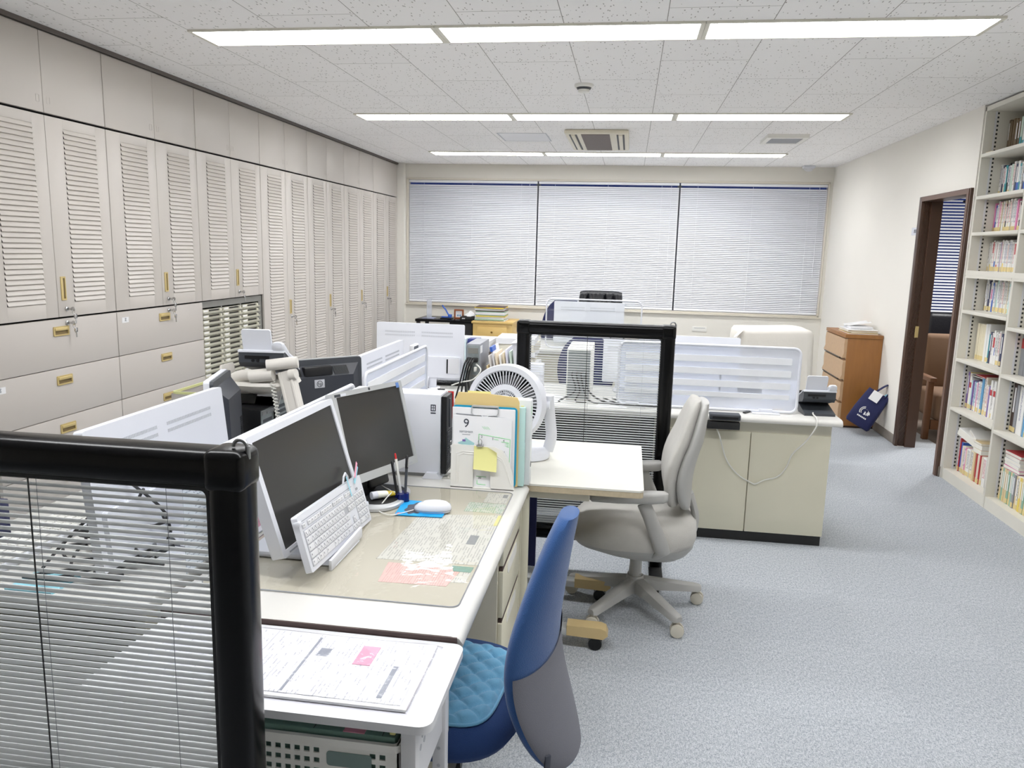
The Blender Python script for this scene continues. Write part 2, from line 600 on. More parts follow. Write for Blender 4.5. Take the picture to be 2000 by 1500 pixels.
struct(MB().box(XL + 0.0, XL + 0.02, 9.40, 9.42, CEIL - 0.02, CEIL).build('trim_3', m_ceildark))

# window: frame, mullions, glass
w = MB()
fw = 0.022
w.box(WX0, WX1, YB - 0.012, YB + 0.10, WZ0, WZ0 + fw, 0.004)
w.box(WX0, WX1, YB - 0.012, YB + 0.10, WZ1 - fw, WZ1, 0.004)
w.box(WX0, WX0 + 0.02, YB - 0.012, YB + 0.10, WZ0, WZ1, 0.004)
w.box(WX1 - 0.02, WX1, YB - 0.012, YB + 0.10, WZ0, WZ1, 0.004)
w.box(WX0 - 0.02, WX1 + 0.02, YB - 0.030, YB, WZ0 - 0.014, WZ0 + 0.002, 0.004)
w.mi = 1
for x in (-1.132, 0.539):
    w.box(x - 0.025, x + 0.025, YB + 0.06, YB + 0.10, WZ0 + 0.03, WZ1 - 0.03)
win = struct(w.build('window_1', [m_winframe, m_char]))
struct(MB().box(WX0, WX1, YB + 0.085, YB + 0.09, WZ0, WZ1).build('window_pane', m_glass, win))

# venetian blinds in the window
def venetian(name, label, x0, x1, z0, z1, y, pitch, width, tilt, mat, n_cord=(0.12, 0.5, 0.88), ladder=True, group=None):
    t = thing(name, label, 'window blind', ((x0 + x1) / 2, y, z0), group=group)
    s = MB()
    n = int((z1 - z0 - 0.06) / pitch)
    rr = random.Random(3)
    for i in range(n):
        z = z0 + 0.03 + i * pitch
        a = tilt + rr.uniform(-0.03, 0.03)
        rings = []
        for xx in (x0, x1):
            pts = []
            for q in (-1, -0.33, 0.33, 1):
                d = q * width / 2
                cam = (1 - q * q) * width * 0.06
                pts.append(Vector((xx, y + d * cos(a) - cam * sin(a), z + d * sin(a) + cam * cos(a))))
            rings.append(pts)
        s.loops(rings, cap=False, closed=False)
    s.build('slats', mat, t)
    MB().box(x0, x1, y - 0.02, y + 0.02, z1 - 0.03, z1, 0.004).build('headrail', mat, t)
    MB().box(x0, x1, y - 0.011, y + 0.011, z0 + 0.005, z0 + 0.02, 0.004).build('bottom_rail', mat, t)
    if ladder:
        c = MB()
        for f in n_cord:
            xx = x0 + (x1 - x0) * f
            c.cyl((xx, y - width * 0.55, z0 + 0.02), (xx, y - width * 0.55, z1 - 0.02), 0.0012, n=5)
        c.build('ladder_cord', mat, t)
        xx = x1 - 0.09
        MB().cyl((xx, y - 0.028, z1 - 0.02), (xx, y - 0.028, z1 - 1.05), 0.0022, n=6).build('tilt_wand', m_white, t)
    return t
for (x0, x1, l) in ((-2.728, -1.141, 'closed white venetian blind on the left third of the back window'),
                    (-1.123, 0.530, 'closed white venetian blind in the middle of the back window'),
                    (0.548, 2.190, 'closed white venetian blind on the right third of the back window')):
    venetian('venetian_blind', l, x0, x1, WZ0 + 0.022, WZ1 - 0.024, YB + 0.025, 0.0215, 0.025, math.radians(55), m_blind, group='blinds of the back window')

# ------------------------------------------------------------------ doorway and the dim room behind it
d = struct(MB().box(XR - 0.02, XR + 0.13, DY1, DY1 + 0.055, 0, DZ + 0.035, 0.004).box(XR - 0.02, XR + 0.13, DY0 - 0.045, DY0, 0, DZ + 0.035, 0.004)
           .box(XR - 0.02, XR + 0.13, DY0, DY1, DZ, DZ + 0.035, 0.004).box(XR + 0.05, XR + 0.13, DY1 - 0.02, DY1, 0, DZ).build('door_1', m_doorwood))
MB().box(XR - 0.024, XR + 0.04, DY0 - 0.03, DY0 + 0.004, 0, DZ + 0.03).box(XR - 0.024, XR - 0.01, DY0, DY1, DZ - 0.002, DZ + 0.03).build('casing_edge', m_dooredge, d)
MB().box(XR + 0.03, XR + 0.055, DY1 - 0.024, DY1 - 0.019, 0.90, 0.99).build('strike_plate', m_gold, d)
c = MB()
c.box(XR + 0.14, XR + 0.30, DY0 + 0.06, DY0 + 0.10, DZ - 0.09, DZ - 0.035, 0.008)
c.tube([(XR + 0.22, DY0 + 0.08, DZ - 0.035), (XR + 0.2, DY0 + 0.24, DZ - 0.03), (XR + 0.1, DY0 + 0.36, DZ - 0.03)], 0.009)
c.build('door_closer', m_black, d)
r2 = MB()
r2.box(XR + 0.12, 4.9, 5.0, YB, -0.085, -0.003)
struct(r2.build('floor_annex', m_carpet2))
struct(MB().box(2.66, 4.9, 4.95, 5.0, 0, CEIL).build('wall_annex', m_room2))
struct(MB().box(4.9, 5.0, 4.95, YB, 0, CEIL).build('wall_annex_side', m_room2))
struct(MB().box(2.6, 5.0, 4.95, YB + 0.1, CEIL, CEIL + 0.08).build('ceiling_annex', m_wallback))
w = MB().box(2.9, 4.8, YB - 0.03, YB + 0.02, 0.80, 0.83).box(4.78, 4.9, YB - 0.01, YB + 0.14, WZ0, WZ1).box(2.55, 2.75, YB - 0.01, YB + 0.14, WZ0, WZ1)
struct(w.build('window_2', m_doorwood))
venetian('venetian_blind', 'half open white venetian blind seen through the doorway', 2.76, 4.76, WZ0 + 0.03, WZ1 - 0.01, YB - 0.02, 0.034, 0.034, math.radians(33), m_blind, ladder=False)

# armchair in the next room
m_sofa = M('brown_armchair_fabric', (116, 88, 66), 0.9, var=0.08)
m_sofawood = M('brown_armchair_wood', (110, 70, 40), 0.5)
t = thing('armchair', 'brown upholstered armchair with wooden arms seen through the doorway', 'armchair', (2.85, 7.15, 0))
s = MB(); s.box(2.62, 3.22, 6.88, 7.42, 0.16, 0.40, 0.05, 3).build('seat', m_sofa, t)
s = MB(); s.box(2.66, 3.2, 7.36, 7.52, 0.36, 0.86, 0.05, 3, R=Matrix.Rotation(-0.18, 3, 'X')).build('backrest', m_sofa, t)
for x in (2.57, 3.25):
    s = MB(); s.box(x - 0.03, x + 0.03, 6.86, 7.5, 0.50, 0.54, 0.012).box(x - 0.025, x + 0.025, 6.90, 6.95, 0, 0.51, 0.008).box(x - 0.025, x + 0.025, 7.40, 7.45, 0, 0.51, 0.008).build('arm_frame', m_sofawood, t)
MB().box(2.60, 3.22, 6.90, 6.94, 0.09, 0.17).build('front_rail', m_sofawood, t)
t = thing('office_chair', 'dark leather chair near the far window of the next room', 'chair', (3.35, 8.6, 0))
MB().box(3.1, 3.6, 8.62, 8.74, 0.5, 0.98, 0.05, 3).build('backrest', m_leather, t)
MB().box(3.1, 3.6, 8.2, 8.66, 0.38, 0.5, 0.05, 3).build('seat', m_leather, t)
s = MB(); s.cyl((3.35, 8.42, 0.05), (3.35, 8.42, 0.4), 0.03)
for k in range(5):
    a = 2 * PI * k / 5
    s.tube([(3.35, 8.42, 0.1), (3.35 + 0.28 * cos(a), 8.42 + 0.28 * sin(a), 0.03)], 0.025)
s.build('base', m_blackmat, t)
t = thing('side_table', 'dark wooden table behind the brown armchair in the next room', 'table', (3.3, 7.95, 0))
MB().box(2.95, 3.75, 7.7, 8.1, 0.55, 0.58, 0.005).build('tabletop', m_sofawood, t)
for x in (3.0, 3.7):
    for y in (7.75, 8.05):
        MB().box(x - 0.02, x + 0.02, y - 0.02, y + 0.02, 0, 0.55).build('leg', m_sofawood, t)

# name plate beside the doorway
t = thing('room_sign', 'small white room sign with three dark characters left of the doorway', 'sign', (XR - 0.004, 6.71, 1.735))
MB().box(XR - 0.006, XR, 6.635, 6.785, 1.705, 1.765, 0.002).build('plate', m_white, t)
s = MB()
for k in range(3):
    y = 6.715 - 0.026 * k
    s.box(XR - 0.0075, XR - 0.0055, y - 0.007, y + 0.007, 1.722, 1.749)
s.build('lettering', m_ink, t)

# ------------------------------------------------------------------ ceiling fixtures
m_lamp, nt, out = newmat('lit_louvre_diffuser')
em = nd(nt, 'ShaderNodeEmission')
tc = nd(nt, 'ShaderNodeTexCoord')
sp = nd(nt, 'ShaderNodeSeparateXYZ'); nt.links.new(tc.outputs['Object'], sp.inputs[0])
sk = mth(nt, 'FRACT', mth(nt, 'DIVIDE', sp.outputs['X'], 0.055))
ln = mth(nt, 'LESS_THAN', sk, 0.06)
nt.links.new(mix_col(nt, ln, lin((252, 253, 255)), lin((214, 214, 214))), em.inputs[0])
LAMP_STRENGTH = em.inputs[1]
LAMP_STRENGTH.default_value = 9.0
nt.links.new(em.outputs[0], out.inputs[0])
m_lampframe = M('lamp_trim_ivory', (226, 222, 208), 0.5)
m_reflector = M('lamp_reflector_white', (245, 245, 243), 0.4)

def lamp_fixture(xc, yc, label):
    t = thing('ceiling_light', label, 'ceiling light', (xc, yc, CEIL), group='recessed fluorescent ceiling lights')
    hx, hy = 0.611, 0.125
    f = MB()
    f.ring_prism(rrect(-hx, hx, -hy - 0.012, hy + 0.012, 0.004, 2), rrect(-hx + 0.02, hx - 0.02, -hy, hy, 0.004, 2), 'z', -0.010, 0.0)
    f.build('trim_frame', m_lampframe, t, world=False)
    MB().box(-hx + 0.016, hx - 0.016, -hy, hy, -0.004, -0.0015).build('diffuser', m_lamp, t, world=False)
    l = MB()
    l.box(-hx + 0.02, hx - 0.02, -0.0025, 0.0025, -0.008, -0.003)
    for k in range(21):
        x = -hx + 0.05 + k * 0.0555
        l.box(x - 0.001, x + 0.001, -hy + 0.002, hy - 0.002, -0.007, -0.003)
    l.build('louvre', m_reflector, t, world=False)
    return t
for yc, row in ((3.825, 'nearest of the three lit rows'), (6.12, 'middle of the three lit rows'), (8.40, 'farthest of the three lit rows, by the window')):
    for xc, pos in ((-1.556, 'left'), (-0.333, 'middle'), (0.890, 'right')):
        lamp_fixture(xc, yc, '%s fluorescent ceiling light in the %s' % (pos, row))
for xc in (-1.556, -0.333, 0.890):
    for yc in (1.53,):
        lamp_fixture(xc, yc, 'fluorescent ceiling light overhead, in the same grid as the visible rows')

# air-conditioning cassette
t = thing('air_conditioner', 'cream ceiling air-conditioner cassette with brown mesh intake', 'air conditioner', (-0.33, 7.3, CEIL))
m_ac = M('ac_cream', (226, 218, 196), 0.45)
ox, x0, x1, y0, y1 = 0, -0.60, -0.06, 6.74, 7.86
MB().box(x0, x1, y0, y1, CEIL - 0.035, CEIL, 0.015).build('panel', m_ac, t)
m_mesh = M('ac_mesh_brown', (118, 104, 98), 0.7, var=0.3, nscale=160)
MB().box(-0.46, -0.22, y0 + 0.05, y1 - 0.06, CEIL - 0.039, CEIL - 0.034).build('intake_grille', m_mesh, t)
s = MB()
for x in (-0.555, -0.505, -0.155, -0.105):
    s.box(x - 0.008, x + 0.008, y0 + 0.07, y1 - 0.08, CEIL - 0.037, CEIL - 0.034)
s.build('air_slot', m_blackmat, t)
for x in (-0.53, -0.13):
    MB().box(x - 0.017, x + 0.017, y0 + 0.08, y1 - 0.09, CEIL - 0.043, CEIL - 0.034, 0.003).build('vane', m_ac, t)
# smaller ceiling pieces
t = thing('smoke_detector', 'round white smoke detector between the two nearest light rows', 'smoke detector', (-0.33, 4.985, CEIL))
MB().lathe([(0.058, 0), (0.058, -0.012), (0.05, -0.02)], (-0.33, 4.985, CEIL), n=28).build('base', m_offw, t)
MB().lathe([(0.046, -0.02), (0.04, -0.03), (0.03, -0.032)], (-0.33, 4.985, CEIL), n=28).build('sensor_slots', m_char, t)
MB().lathe([(0.036, -0.032), (0.034, -0.046), (0.02, -0.05)], (-0.33, 4.985, CEIL), n=28).build('sensor_cap', m_offw, t)
t = thing('ceiling_vent', 'square grey ceiling vent at the right behind the middle light row', 'vent', (1.26, 7.18, CEIL))
s = MB(); s.ring_prism(rrect(1.09, 1.43, 6.98, 7.39, 0.01, 2), rrect(1.13, 1.39, 7.03, 7.34, 0.005, 2), 'z', CEIL - 0.03, CEIL).build('frame', m_offw, t)
s = MB()
for k in range(12):
    y = 7.04 + k * 0.026
    s.box(1.13, 1.39, y, y + 0.012, CEIL - 0.028, CEIL - 0.012)
s.build('grille', m_vent, t)
t = thing('access_hatch', 'thin metal-edged access hatch set in the ceiling left of the cassette', 'hatch', (-0.99, 7.22, CEIL))
MB().ring_prism(rrect(-1.215, -0.775, 6.97, 7.47, 0.004, 1), rrect(-1.205, -0.785, 6.98, 7.46, 0.003, 1), 'z', CEIL - 0.003, CEIL).build('frame', m_vent, t)
MB().box(-1.203, -0.787, 6.982, 7.458, CEIL - 0.002, CEIL).build('panel', m_white2, t)
t = thing('ceiling_sensor', 'small white sensor box on the ceiling by the right end of the window wall', 'sensor', (1.93, 9.35, CEIL))
MB().box(1.87, 1.99, 9.29, 9.41, CEIL - 0.03, CEIL, 0.006).build('base', m_white, t)
MB().lathe([(0.05, 0), (0.045, -0.02), (0.02, -0.03)], (1.93, 9.35, CEIL - 0.03), n=20).build('lens', m_white2, t)
# ------------------------------------------------------------------ lockers along the left wall
Y0, DW = 3.547, 0.45
ZB, ZD = 1.112, 2.106
XF = XL                                   # front plane of the doors


def louvre_door(mb, y0, y1, z0, z1, zl0, zl1):
    """steel door panel with a pressed strip of louvres, as one mesh"""
    a = y0 + (y1 - y0) * 0.27
    c = y0 + (y1 - y0) * 0.81
    # border around the louvred strip
    mb.box(XF - 0.018, XF, y0, a, z0, z1, 0.002)
    mb.box(XF - 0.018, XF, c, y1, z0, z1, 0.002)
    mb.box(XF - 0.018, XF, a - 0.002, c + 0.002, z0, zl0, 0.001)
    mb.box(XF - 0.018, XF, a - 0.002, c + 0.002, zl1, z1, 0.001)
    n = int(round((zl1 - zl0) / 0.0245))
    p = (zl1 - zl0) / n
    prof = []
    for i in range(n):
        z = zl1 - i * p
        prof += [(XF - 0.003, z), (XF + 0.0005, z - p * 0.35), (XF + 0.0055, z - p * 0.80), (XF + 0.0045, z - p * 0.88), (XF - 0.004, z - p * 0.90)]
    prof.append((XF - 0.003, zl0))
    A = [mb.bm.verts.new((x, a, z)) for x, z in prof]
    B = [mb.bm.verts.new((x, c, z)) for x, z in prof]
    for i in range(len(prof) - 1):
        mb.bm.faces.new((A[i], B[i], B[i + 1], A[i + 1]))
    return mb


def vert_pull(parent, y, z):
    h = MB()
    h.ring_prism(rrect(y - 0.017, y + 0.017, z - 0.06, z + 0.06, 0.003, 2), rrect(y - 0.011, y + 0.011, z - 0.052, z + 0.052, 0.002, 2), 'x', XF - 0.002, XF + 0.005)
    h.box(XF - 0.001, XF + 0.0045, y - 0.012, y - 0.001, z - 0.053, z + 0.053, 0.002)
    o = h.build('handle', m_gold, parent)
    MB().box(XF - 0.002, XF + 0.0012, y - 0.012, y + 0.0115, z - 0.053, z + 0.053).build('handle_recess', m_gold_dk, o)


def drawer_pull(parent, y, z):
    h = MB()
    h.ring_prism(rrect(y - 0.055, y + 0.055, z - 0.024, z + 0.024, 0.004, 2), rrect(y - 0.047, y + 0.047, z - 0.017, z + 0.017, 0.003, 2), 'x', XF - 0.002, XF + 0.006)
    h.box(XF, XF + 0.010, y - 0.048, y + 0.048, z + 0.002, z + 0.018, 0.003)
    o = h.build('handle', m_gold, parent)
    MB().box(XF - 0.002, XF + 0.0015, y - 0.048, y + 0.048, z - 0.018, z + 0.004).build('handle_recess', m_gold_dk, o)


def lock_and_key(parent, y, z):
    l = MB().lathe([(0.012, 0), (0.012, 0.006), (0.008, 0.010)], (XF, y, z), (1, 0, 0), 16).build('lock', m_chrome, parent)
    k = MB()
    k.box(XF + 0.008, XF + 0.03, y - 0.0015, y + 0.0015, z - 0.006, z + 0.006)
    k.lathe([(0.012, -0.001), (0.012, 0.001)], (XF + 0.038, y, z), (0, 1, 0), 12)
    # second key hanging from the ring
    ring = [(XF + 0.04, y + 0.010 * cos(a), z - 0.012 + 0.012 * sin(a)) for a in [2 * PI * i / 12 for i in range(12)]]
    k.tube(ring, 0.0011, 5, closed=True)
    k.box(XF + 0.036, XF + 0.039, y + 0.006, y + 0.026, z - 0.05, z - 0.026, 0.004)
    k.box(XF + 0.036, XF + 0.039, y + 0.014, y + 0.021, z - 0.075, z - 0.048)
    k.build('key', m_chrome, l)


units = [(-1 + 2 * i, 1 + 2 * i) for i in range(7)]
names_pos = ['first (nearest)', 'second', 'third', 'fourth', 'fifth', 'sixth', 'last (by the window)']
for i, (k0, k1) in enumerate(units):
    ya, yb = Y0 + DW * k0 + 0.003, Y0 + DW * k1 - 0.003
    ym = Y0 + DW * (k0 + 1)
    # --- upper cupboard
    t = thing('overhead_cupboard', 'plain beige steel cupboard under the ceiling, %s of the row of seven' % names_pos[i], 'cupboard', (XL - 0.2, ym, ZD), group='overhead cupboards along the left wall')
    MB().box(-3.305, XF - 0.019, ya, yb, ZD + 0.004, CEIL - 0.024).build('carcass', m_cab_dark, t)
    if i < 6:
        for (a, b_) in ((ya, ym - 0.0015), (ym + 0.0015, yb)):
            MB().box(XF - 0.018, XF, a, b_, ZD + 0.006, CEIL - 0.026, 0.002).build('door', m_cab, t)
        for s_ in (-1, 1):
            MB().ring_prism(rrect(ym + s_ * 0.035 - 0.012, ym + s_ * 0.035 + 0.012, ZD + 0.05, ZD + 0.085, 0.003, 2),
                            rrect(ym + s_ * 0.035 - 0.0095, ym + s_ * 0.035 + 0.0095, ZD + 0.0525, ZD + 0.0825, 0.002, 2), 'x', XF, XF + 0.001).build('finger_pull', m_cab_dr, t)
    else:
        MB().box(XF - 0.018, XF, ya, yb, ZD + 0.006, CEIL - 0.026, 0.002).build('door', m_cab, t)
    # --- louvred cabinet
    z0 = ZB if i < 3 else 0.07
    if i < 2:
        lab = 'beige louvred two-door steel cabinet above the %s bank of file drawers' % ('nearest' if i == 0 else 'second')
    elif i == 2:
        lab = 'beige louvred two-door steel cabinet above the rack of small paper trays'
    else:
        lab = 'tall louvred beige steel locker, %s of the four full-height ones' % ['nearest', 'second nearest', 'third', 'farthest, beside the window wall'][i - 3]
    t = thing('louvred_cabinet', lab, 'cabinet', (XL - 0.2, ym, z0 if i < 3 else 0), group='louvred cabinets along the left wall')
    c = MB().box(-3.305, XF - 0.019, ya, yb, z0 + 0.003, ZD - 0.003)
    if i >= 3:
        c.box(-3.305, XF - 0.04, ya, yb, 0, z0)
    c.build('carcass', m_cab_dark, t)
    zl0, zl1 = z0 + (0.075 if i < 3 else 0.11), ZD - 0.055
    for side, (a, b_) in enumerate(((ya, ym - 0.0015), (ym + 0.0015, yb))):
        d = louvre_door(MB(), a, b_, z0 + 0.004, ZD - 0.006, zl0, zl1).build('door', m_cab, t, ang=25)
        if side == 1:
            hz, kz = (1.26, 1.155) if i < 3 else (0.985, 0.90)
            vert_pull(d, ym + 0.042, hz)
            lock_and_key(d, ym + 0.055, kz)
    # --- below
    if i < 2:
        t = thing('file_cabinet', 'grey-beige lateral file cabinet with four drawers, %s bank' % ('nearest, partly behind the black screen' if i == 0 else 'second, beside the paper tray rack'), 'file cabinet', (XL - 0.2, ym, 0), group='lateral file cabinets')
        MB().box(-3.305, XF - 0.019, ya, yb, 0.0, ZB - 0.004).build('carcass', m_cab_dark, t)
        zt = ZB - 0.006
        for r in range(4):
            d = MB().box(XF - 0.018, XF, ya, yb, zt - 0.2475, zt, 0.002).build('drawer', m_cab_dr, t)
            drawer_pull(d, ym + 0.005, zt - 0.06)
            if r == 0:
                lock_and_key(d, ym + 0.052, zt - 0.022)
            if (i, r) in ((1, 0), (0, 1)):
                yl = ym - 0.395 if i == 1 else ym - 0.43
                lb = MB().box(XF, XF + 0.001, yl - 0.05 if i == 0 else yl - 0.012, yl + 0.05 if i == 0 else yl + 0.048, zt - 0.063, zt - 0.032).build('label_sticker', m_paper, d)
                text('lettering', '北 尾' if i == 0 else '正', 0.022, m_ink, frame4((XF + 0.0015, yl + (0.0 if i == 0 else 0.02), zt - 0.047), (0, 1, 0), (0, 0, 1)), lb)
            zt -= 0.2515
    elif i == 2:
        t = thing('paper_tray_rack', 'grey steel rack of shallow cream paper trays in three columns', 'tray rack', (XL - 0.2, ym, 0))
        f = MB()
        f.box(-3.305, XF - 0.03, ya, yb, 0, 0.12)
        f.box(-3.305, XF - 0.02, ya, yb, 1.065, ZB - 0.004)
        f.box(-3.305, XF - 0.02, ya, ya + 0.012, 0.1, 1.07)
        f.box(-3.305, XF - 0.02, yb - 0.05, yb, 0.1, 1.07)
        f.build('case', m_greyframe, t)
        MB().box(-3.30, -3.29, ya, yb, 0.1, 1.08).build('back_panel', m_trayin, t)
        cw = (yb - 0.05 - ya - 0.012) / 3
        for cidx in range(1, 3):
            y = ya + 0.012 + cw * cidx
            MB().box(-3.3, XF - 0.025, y - 0.008, y + 0.008, 0.12, 1.065).build('divider', m_greyframe, t)
        rows, zt0 = 25, 1.055
        ph = 0.0372
        proto = None
        for cidx in range(3):
            yc = ya + 0.012 + cw * (cidx + 0.5)
            for r in range(rows):
                zc = zt0 - ph * (r + 0.5)
                if proto is None:
                    hw = cw / 2 - 0.011
                    p = MB()
                    p.prism([(-0.03, -0.015), (-0.004, -0.015), (0.004, -0.004), (-0.03, -0.001)], 'y', -hw, hw)
                    p.box(-0.03, -0.01, -hw, -hw + 0.075, -0.003, 0.014, 0.001)
                    p.box(-0.03, -0.012, hw - 0.022, hw, -0.003, 0.012, 0.001)
                    p.box(-0.03, -0.02, -hw, hw, 0.012, 0.0155)
                    p.box(-0.3, -0.03, -hw, hw, -0.015, 0.006)
                    tr = p.build('tray', [m_tray], None)
                    tr.parent = t
                    MB().box(-0.011, -0.0095, -hw + 0.008, -hw + 0.06, 0.0, 0.011).build('tray_label', m_paper, tr, world=False)
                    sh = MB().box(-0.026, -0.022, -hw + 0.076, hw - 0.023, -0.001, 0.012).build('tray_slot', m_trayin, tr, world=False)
                    proto = tr
                    o = tr
                else:
                    o = copy_tree(proto, t)
                o.matrix_basis = Matrix.Translation(Vector((XF - 0.004, yc, zc)) - Vector((XL - 0.2, ym, 0)))
# ------------------------------------------------------------------ black partition screens with enclosed blinds
def partition(name, label, xr, yc, ztop, width, cord_x):
    """xr: right outer edge; built standing on castored feet"""
    x0, x1 = xr - width, xr
    t = thing(name, label, 'partition screen', ((x0 + x1) / 2, yc, 0), group=None)
    d = 0.034
    zb = 0.16
    fw = 0.062
    # frame rails with rounded outer faces
    def rail(p0, p1, nm):
        pts = []
        m = MB()
        P0, P1 = Vector(p0), Vector(p1)
        ax = (P1 - P0).normalized()
        side = Vector((0, 1, 0))
        inn = ax.cross(side)
        prof = superell(fw / 2, d, 3.2, 28)
        m.loops([[P0 + inn * u + side * v for u, v in prof], [P1 + inn * u + side * v for u, v in prof]])
        return m.build(nm, m_blackgloss, t, ang=50)
    h = fw / 2
    rail((x0 + 0.02, yc, ztop - h), (x1 - 0.02, yc, ztop - h), 'top_rail')
    rail((x0 + 0.02, yc, zb + h), (x1 - 0.02, yc, zb + h), 'bottom_rail')
    rail((x0 + h, yc, 0.05), (x0 + h, yc, ztop - 0.02), 'post')
    rail((x1 - h, yc, 0.05), (x1 - h, yc, ztop - 0.02), 'post')
    for sx in (x0, x1):
        c = MB()
        xx0, xx1 = (sx - 0.001, sx + fw + 0.004) if sx == x0 else (sx - fw - 0.004, sx + 0.001)
        c.box(xx0, xx1, yc - d - 0.002, yc + d + 0.002, ztop - fw - 0.004, ztop + 0.002, 0.016, 4)
        c.build('corner_cap', m_blackgloss, t, ang=60)
        f = MB()
        f.box(sx + (0 if sx == x0 else -fw), sx + (fw if sx == x0 else 0), yc - 0.22, yc + 0.22, 0.035, 0.065, 0.012, 3)
        for yy in (yc - 0.19, yc + 0.19):
            xm = sx + (fw / 2 if sx == x0 else -fw / 2)
            f.cyl((xm - 0.012, yy, 0.018), (xm + 0.012, yy, 0.018), 0.018)
        f.build('foot', m_blackmat, t)
    hk = MB()
    ring = [(x1 - 0.014 + 0.011 * cos(a), yc - 0.005, ztop + 0.004 + 0.011 * sin(a)) for a in [PI * i / 10 for i in range(11)]]
    hk.tube(ring, 0.003, 8)
    hk.cyl((x1 - 0.002, yc - 0.005, ztop - 0.014), (x1 - 0.002, yc - 0.005, ztop + 0.006), 0.004, n=10)
    hk.build('link_hook', m_steel, t)
    gx0, gx1, gz0, gz1 = x0 + fw - 0.004, x1 - fw + 0.004, zb + fw - 0.004, ztop - fw + 0.004
    # inner bead around the glass with rounded corners
    bd = MB()
    for yy in (yc - 0.021, yc + 0.021):
        bd.ring_prism(rrect(gx0 - 0.002, gx1 + 0.002, gz0 - 0.002, gz1 + 0.002, 0.002, 5), rrect(gx0 + 0.005, gx1 - 0.005, gz0 + 0.005, gz1 - 0.005, 0.012, 5), 'y', yy - 0.003, yy + 0.003)
    bd.build('glazing_bead', m_black, t)
    for yy in (yc - 0.0195, yc + 0.0195):
        MB().poly([(gx0, yy, gz0), (gx1, yy, gz0), (gx1, yy, gz1), (gx0, yy, gz1)]).build('glass_pane', m_glass, t)
    s = MB()
    pitch, wdt, tilt = 0.0114, 0.0135, math.radians(5)
    n = int((gz1 - gz0 - 0.012) / pitch)
    for i in range(n):
        z = gz1 - 0.012 - i * pitch
        rings = []
        for xx in (gx0 + 0.004, gx1 - 0.004):
            pts = []
            for q in (-1, -0.5, 0, 0.5, 1):
                dd = q * wdt / 2
                cam = (1 - q * q) * 0.0012
                pts.append(Vector((xx, yc + dd * cos(tilt) - cam * sin(tilt), z + dd * sin(tilt) + cam * cos(tilt))))
            rings.append(pts)
        s.loops(rings, cap=False, closed=False)
    s.build('blind_slats', m_slat, t)
    MB().cyl((cord_x, yc - 0.013, gz0), (cord_x, yc - 0.013, gz1), 0.0013, n=6).build('pull_cord', m_cableb, t)
    l = MB()
    for xx in (cord_x + 0.012, gx1 - 0.08):
        l.cyl((xx, yc - 0.010, gz0), (xx, yc - 0.010, gz1), 0.0005, n=5)
    l.build('ladder_cord', m_inklight, t)
    return t
partition('partition_screen', 'large black-framed glazed screen with blind slats, nearest the camera at lower left', -0.560, 1.08, 1.200, 0.69, -0.935)
partition('partition_screen', 'black-framed glazed screen with blind slats standing behind the cream table', 0.2195, 3.52, 1.195, 0.715, -0.172)

# ------------------------------------------------------------------ near desk
DT = 0.70
t = thing('office_desk', 'ivory steel office desk with a drawer pedestal under the two monitors', 'desk', (-0.66, 2.04, 0))
s = MB()
prof = [(-1.01, DT - 0.001), (-0.335, DT), (-0.318, DT - 0.004), (-0.309, DT - 0.016), (-0.312, DT - 0.028), (-0.322, DT - 0.034), (-1.01, DT - 0.034)]
s.prism(prof, 'y', 1.492, 2.60).build('desktop', m_desk, t, ang=60)
MB().box(-1.0, -0.322, 1.4885, 1.4925, DT - 0.030, DT - 0.0012).build('edge_strip', m_edge, t)
MB().box(-1.005, -0.345, 1.50, 1.525, 0.03, DT - 0.034, 0.003).build('side_panel', m_deskside, t)
MB().box(-1.005, -0.985, 1.52, 2.2, 0.2, DT - 0.034).build('modesty_or_shade_panel', m_deskside, t)
MB().box(-1.005, -0.352, 2.205, 2.585, 0.05, DT - 0.036, 0.003).build('pedestal_case', m_deskside, t)
MB().box(-0.98, -0.37, 2.22, 2.575, 0.0, 0.05).build('plinth', m_blackmat, t)
MB().box(-0.99, -0.335, 2.587, 2.603, 0.02, DT - 0.034).build('side_panel', m_deskcream, t)
zt = DT - 0.044
for hgt in (0.115, 0.17, 0.30):
    d = MB().box(-0.352, -0.336, 2.215, 2.58, zt - hgt + 0.012, zt - 0.006, 0.004).build('drawer', m_deskcream, t)
    MB().box(-0.350, -0.339, 2.222, 2.574, zt - 0.008, zt + 0.004).build('drawer_gap', m_edge, d)
    s = MB(); s.prism(rrect(2.30, 2.50, zt - 0.05, zt - 0.012, 0.018, 4), 'x', -0.337, -0.3345).build('finger_grip', m_offw, d)
    zt -= hgt
MB().cyl((-0.338, 2.26, DT - 0.064), (-0.332, 2.26, DT - 0.064), 0.009, n=14).build('lock', m_chrome, t)

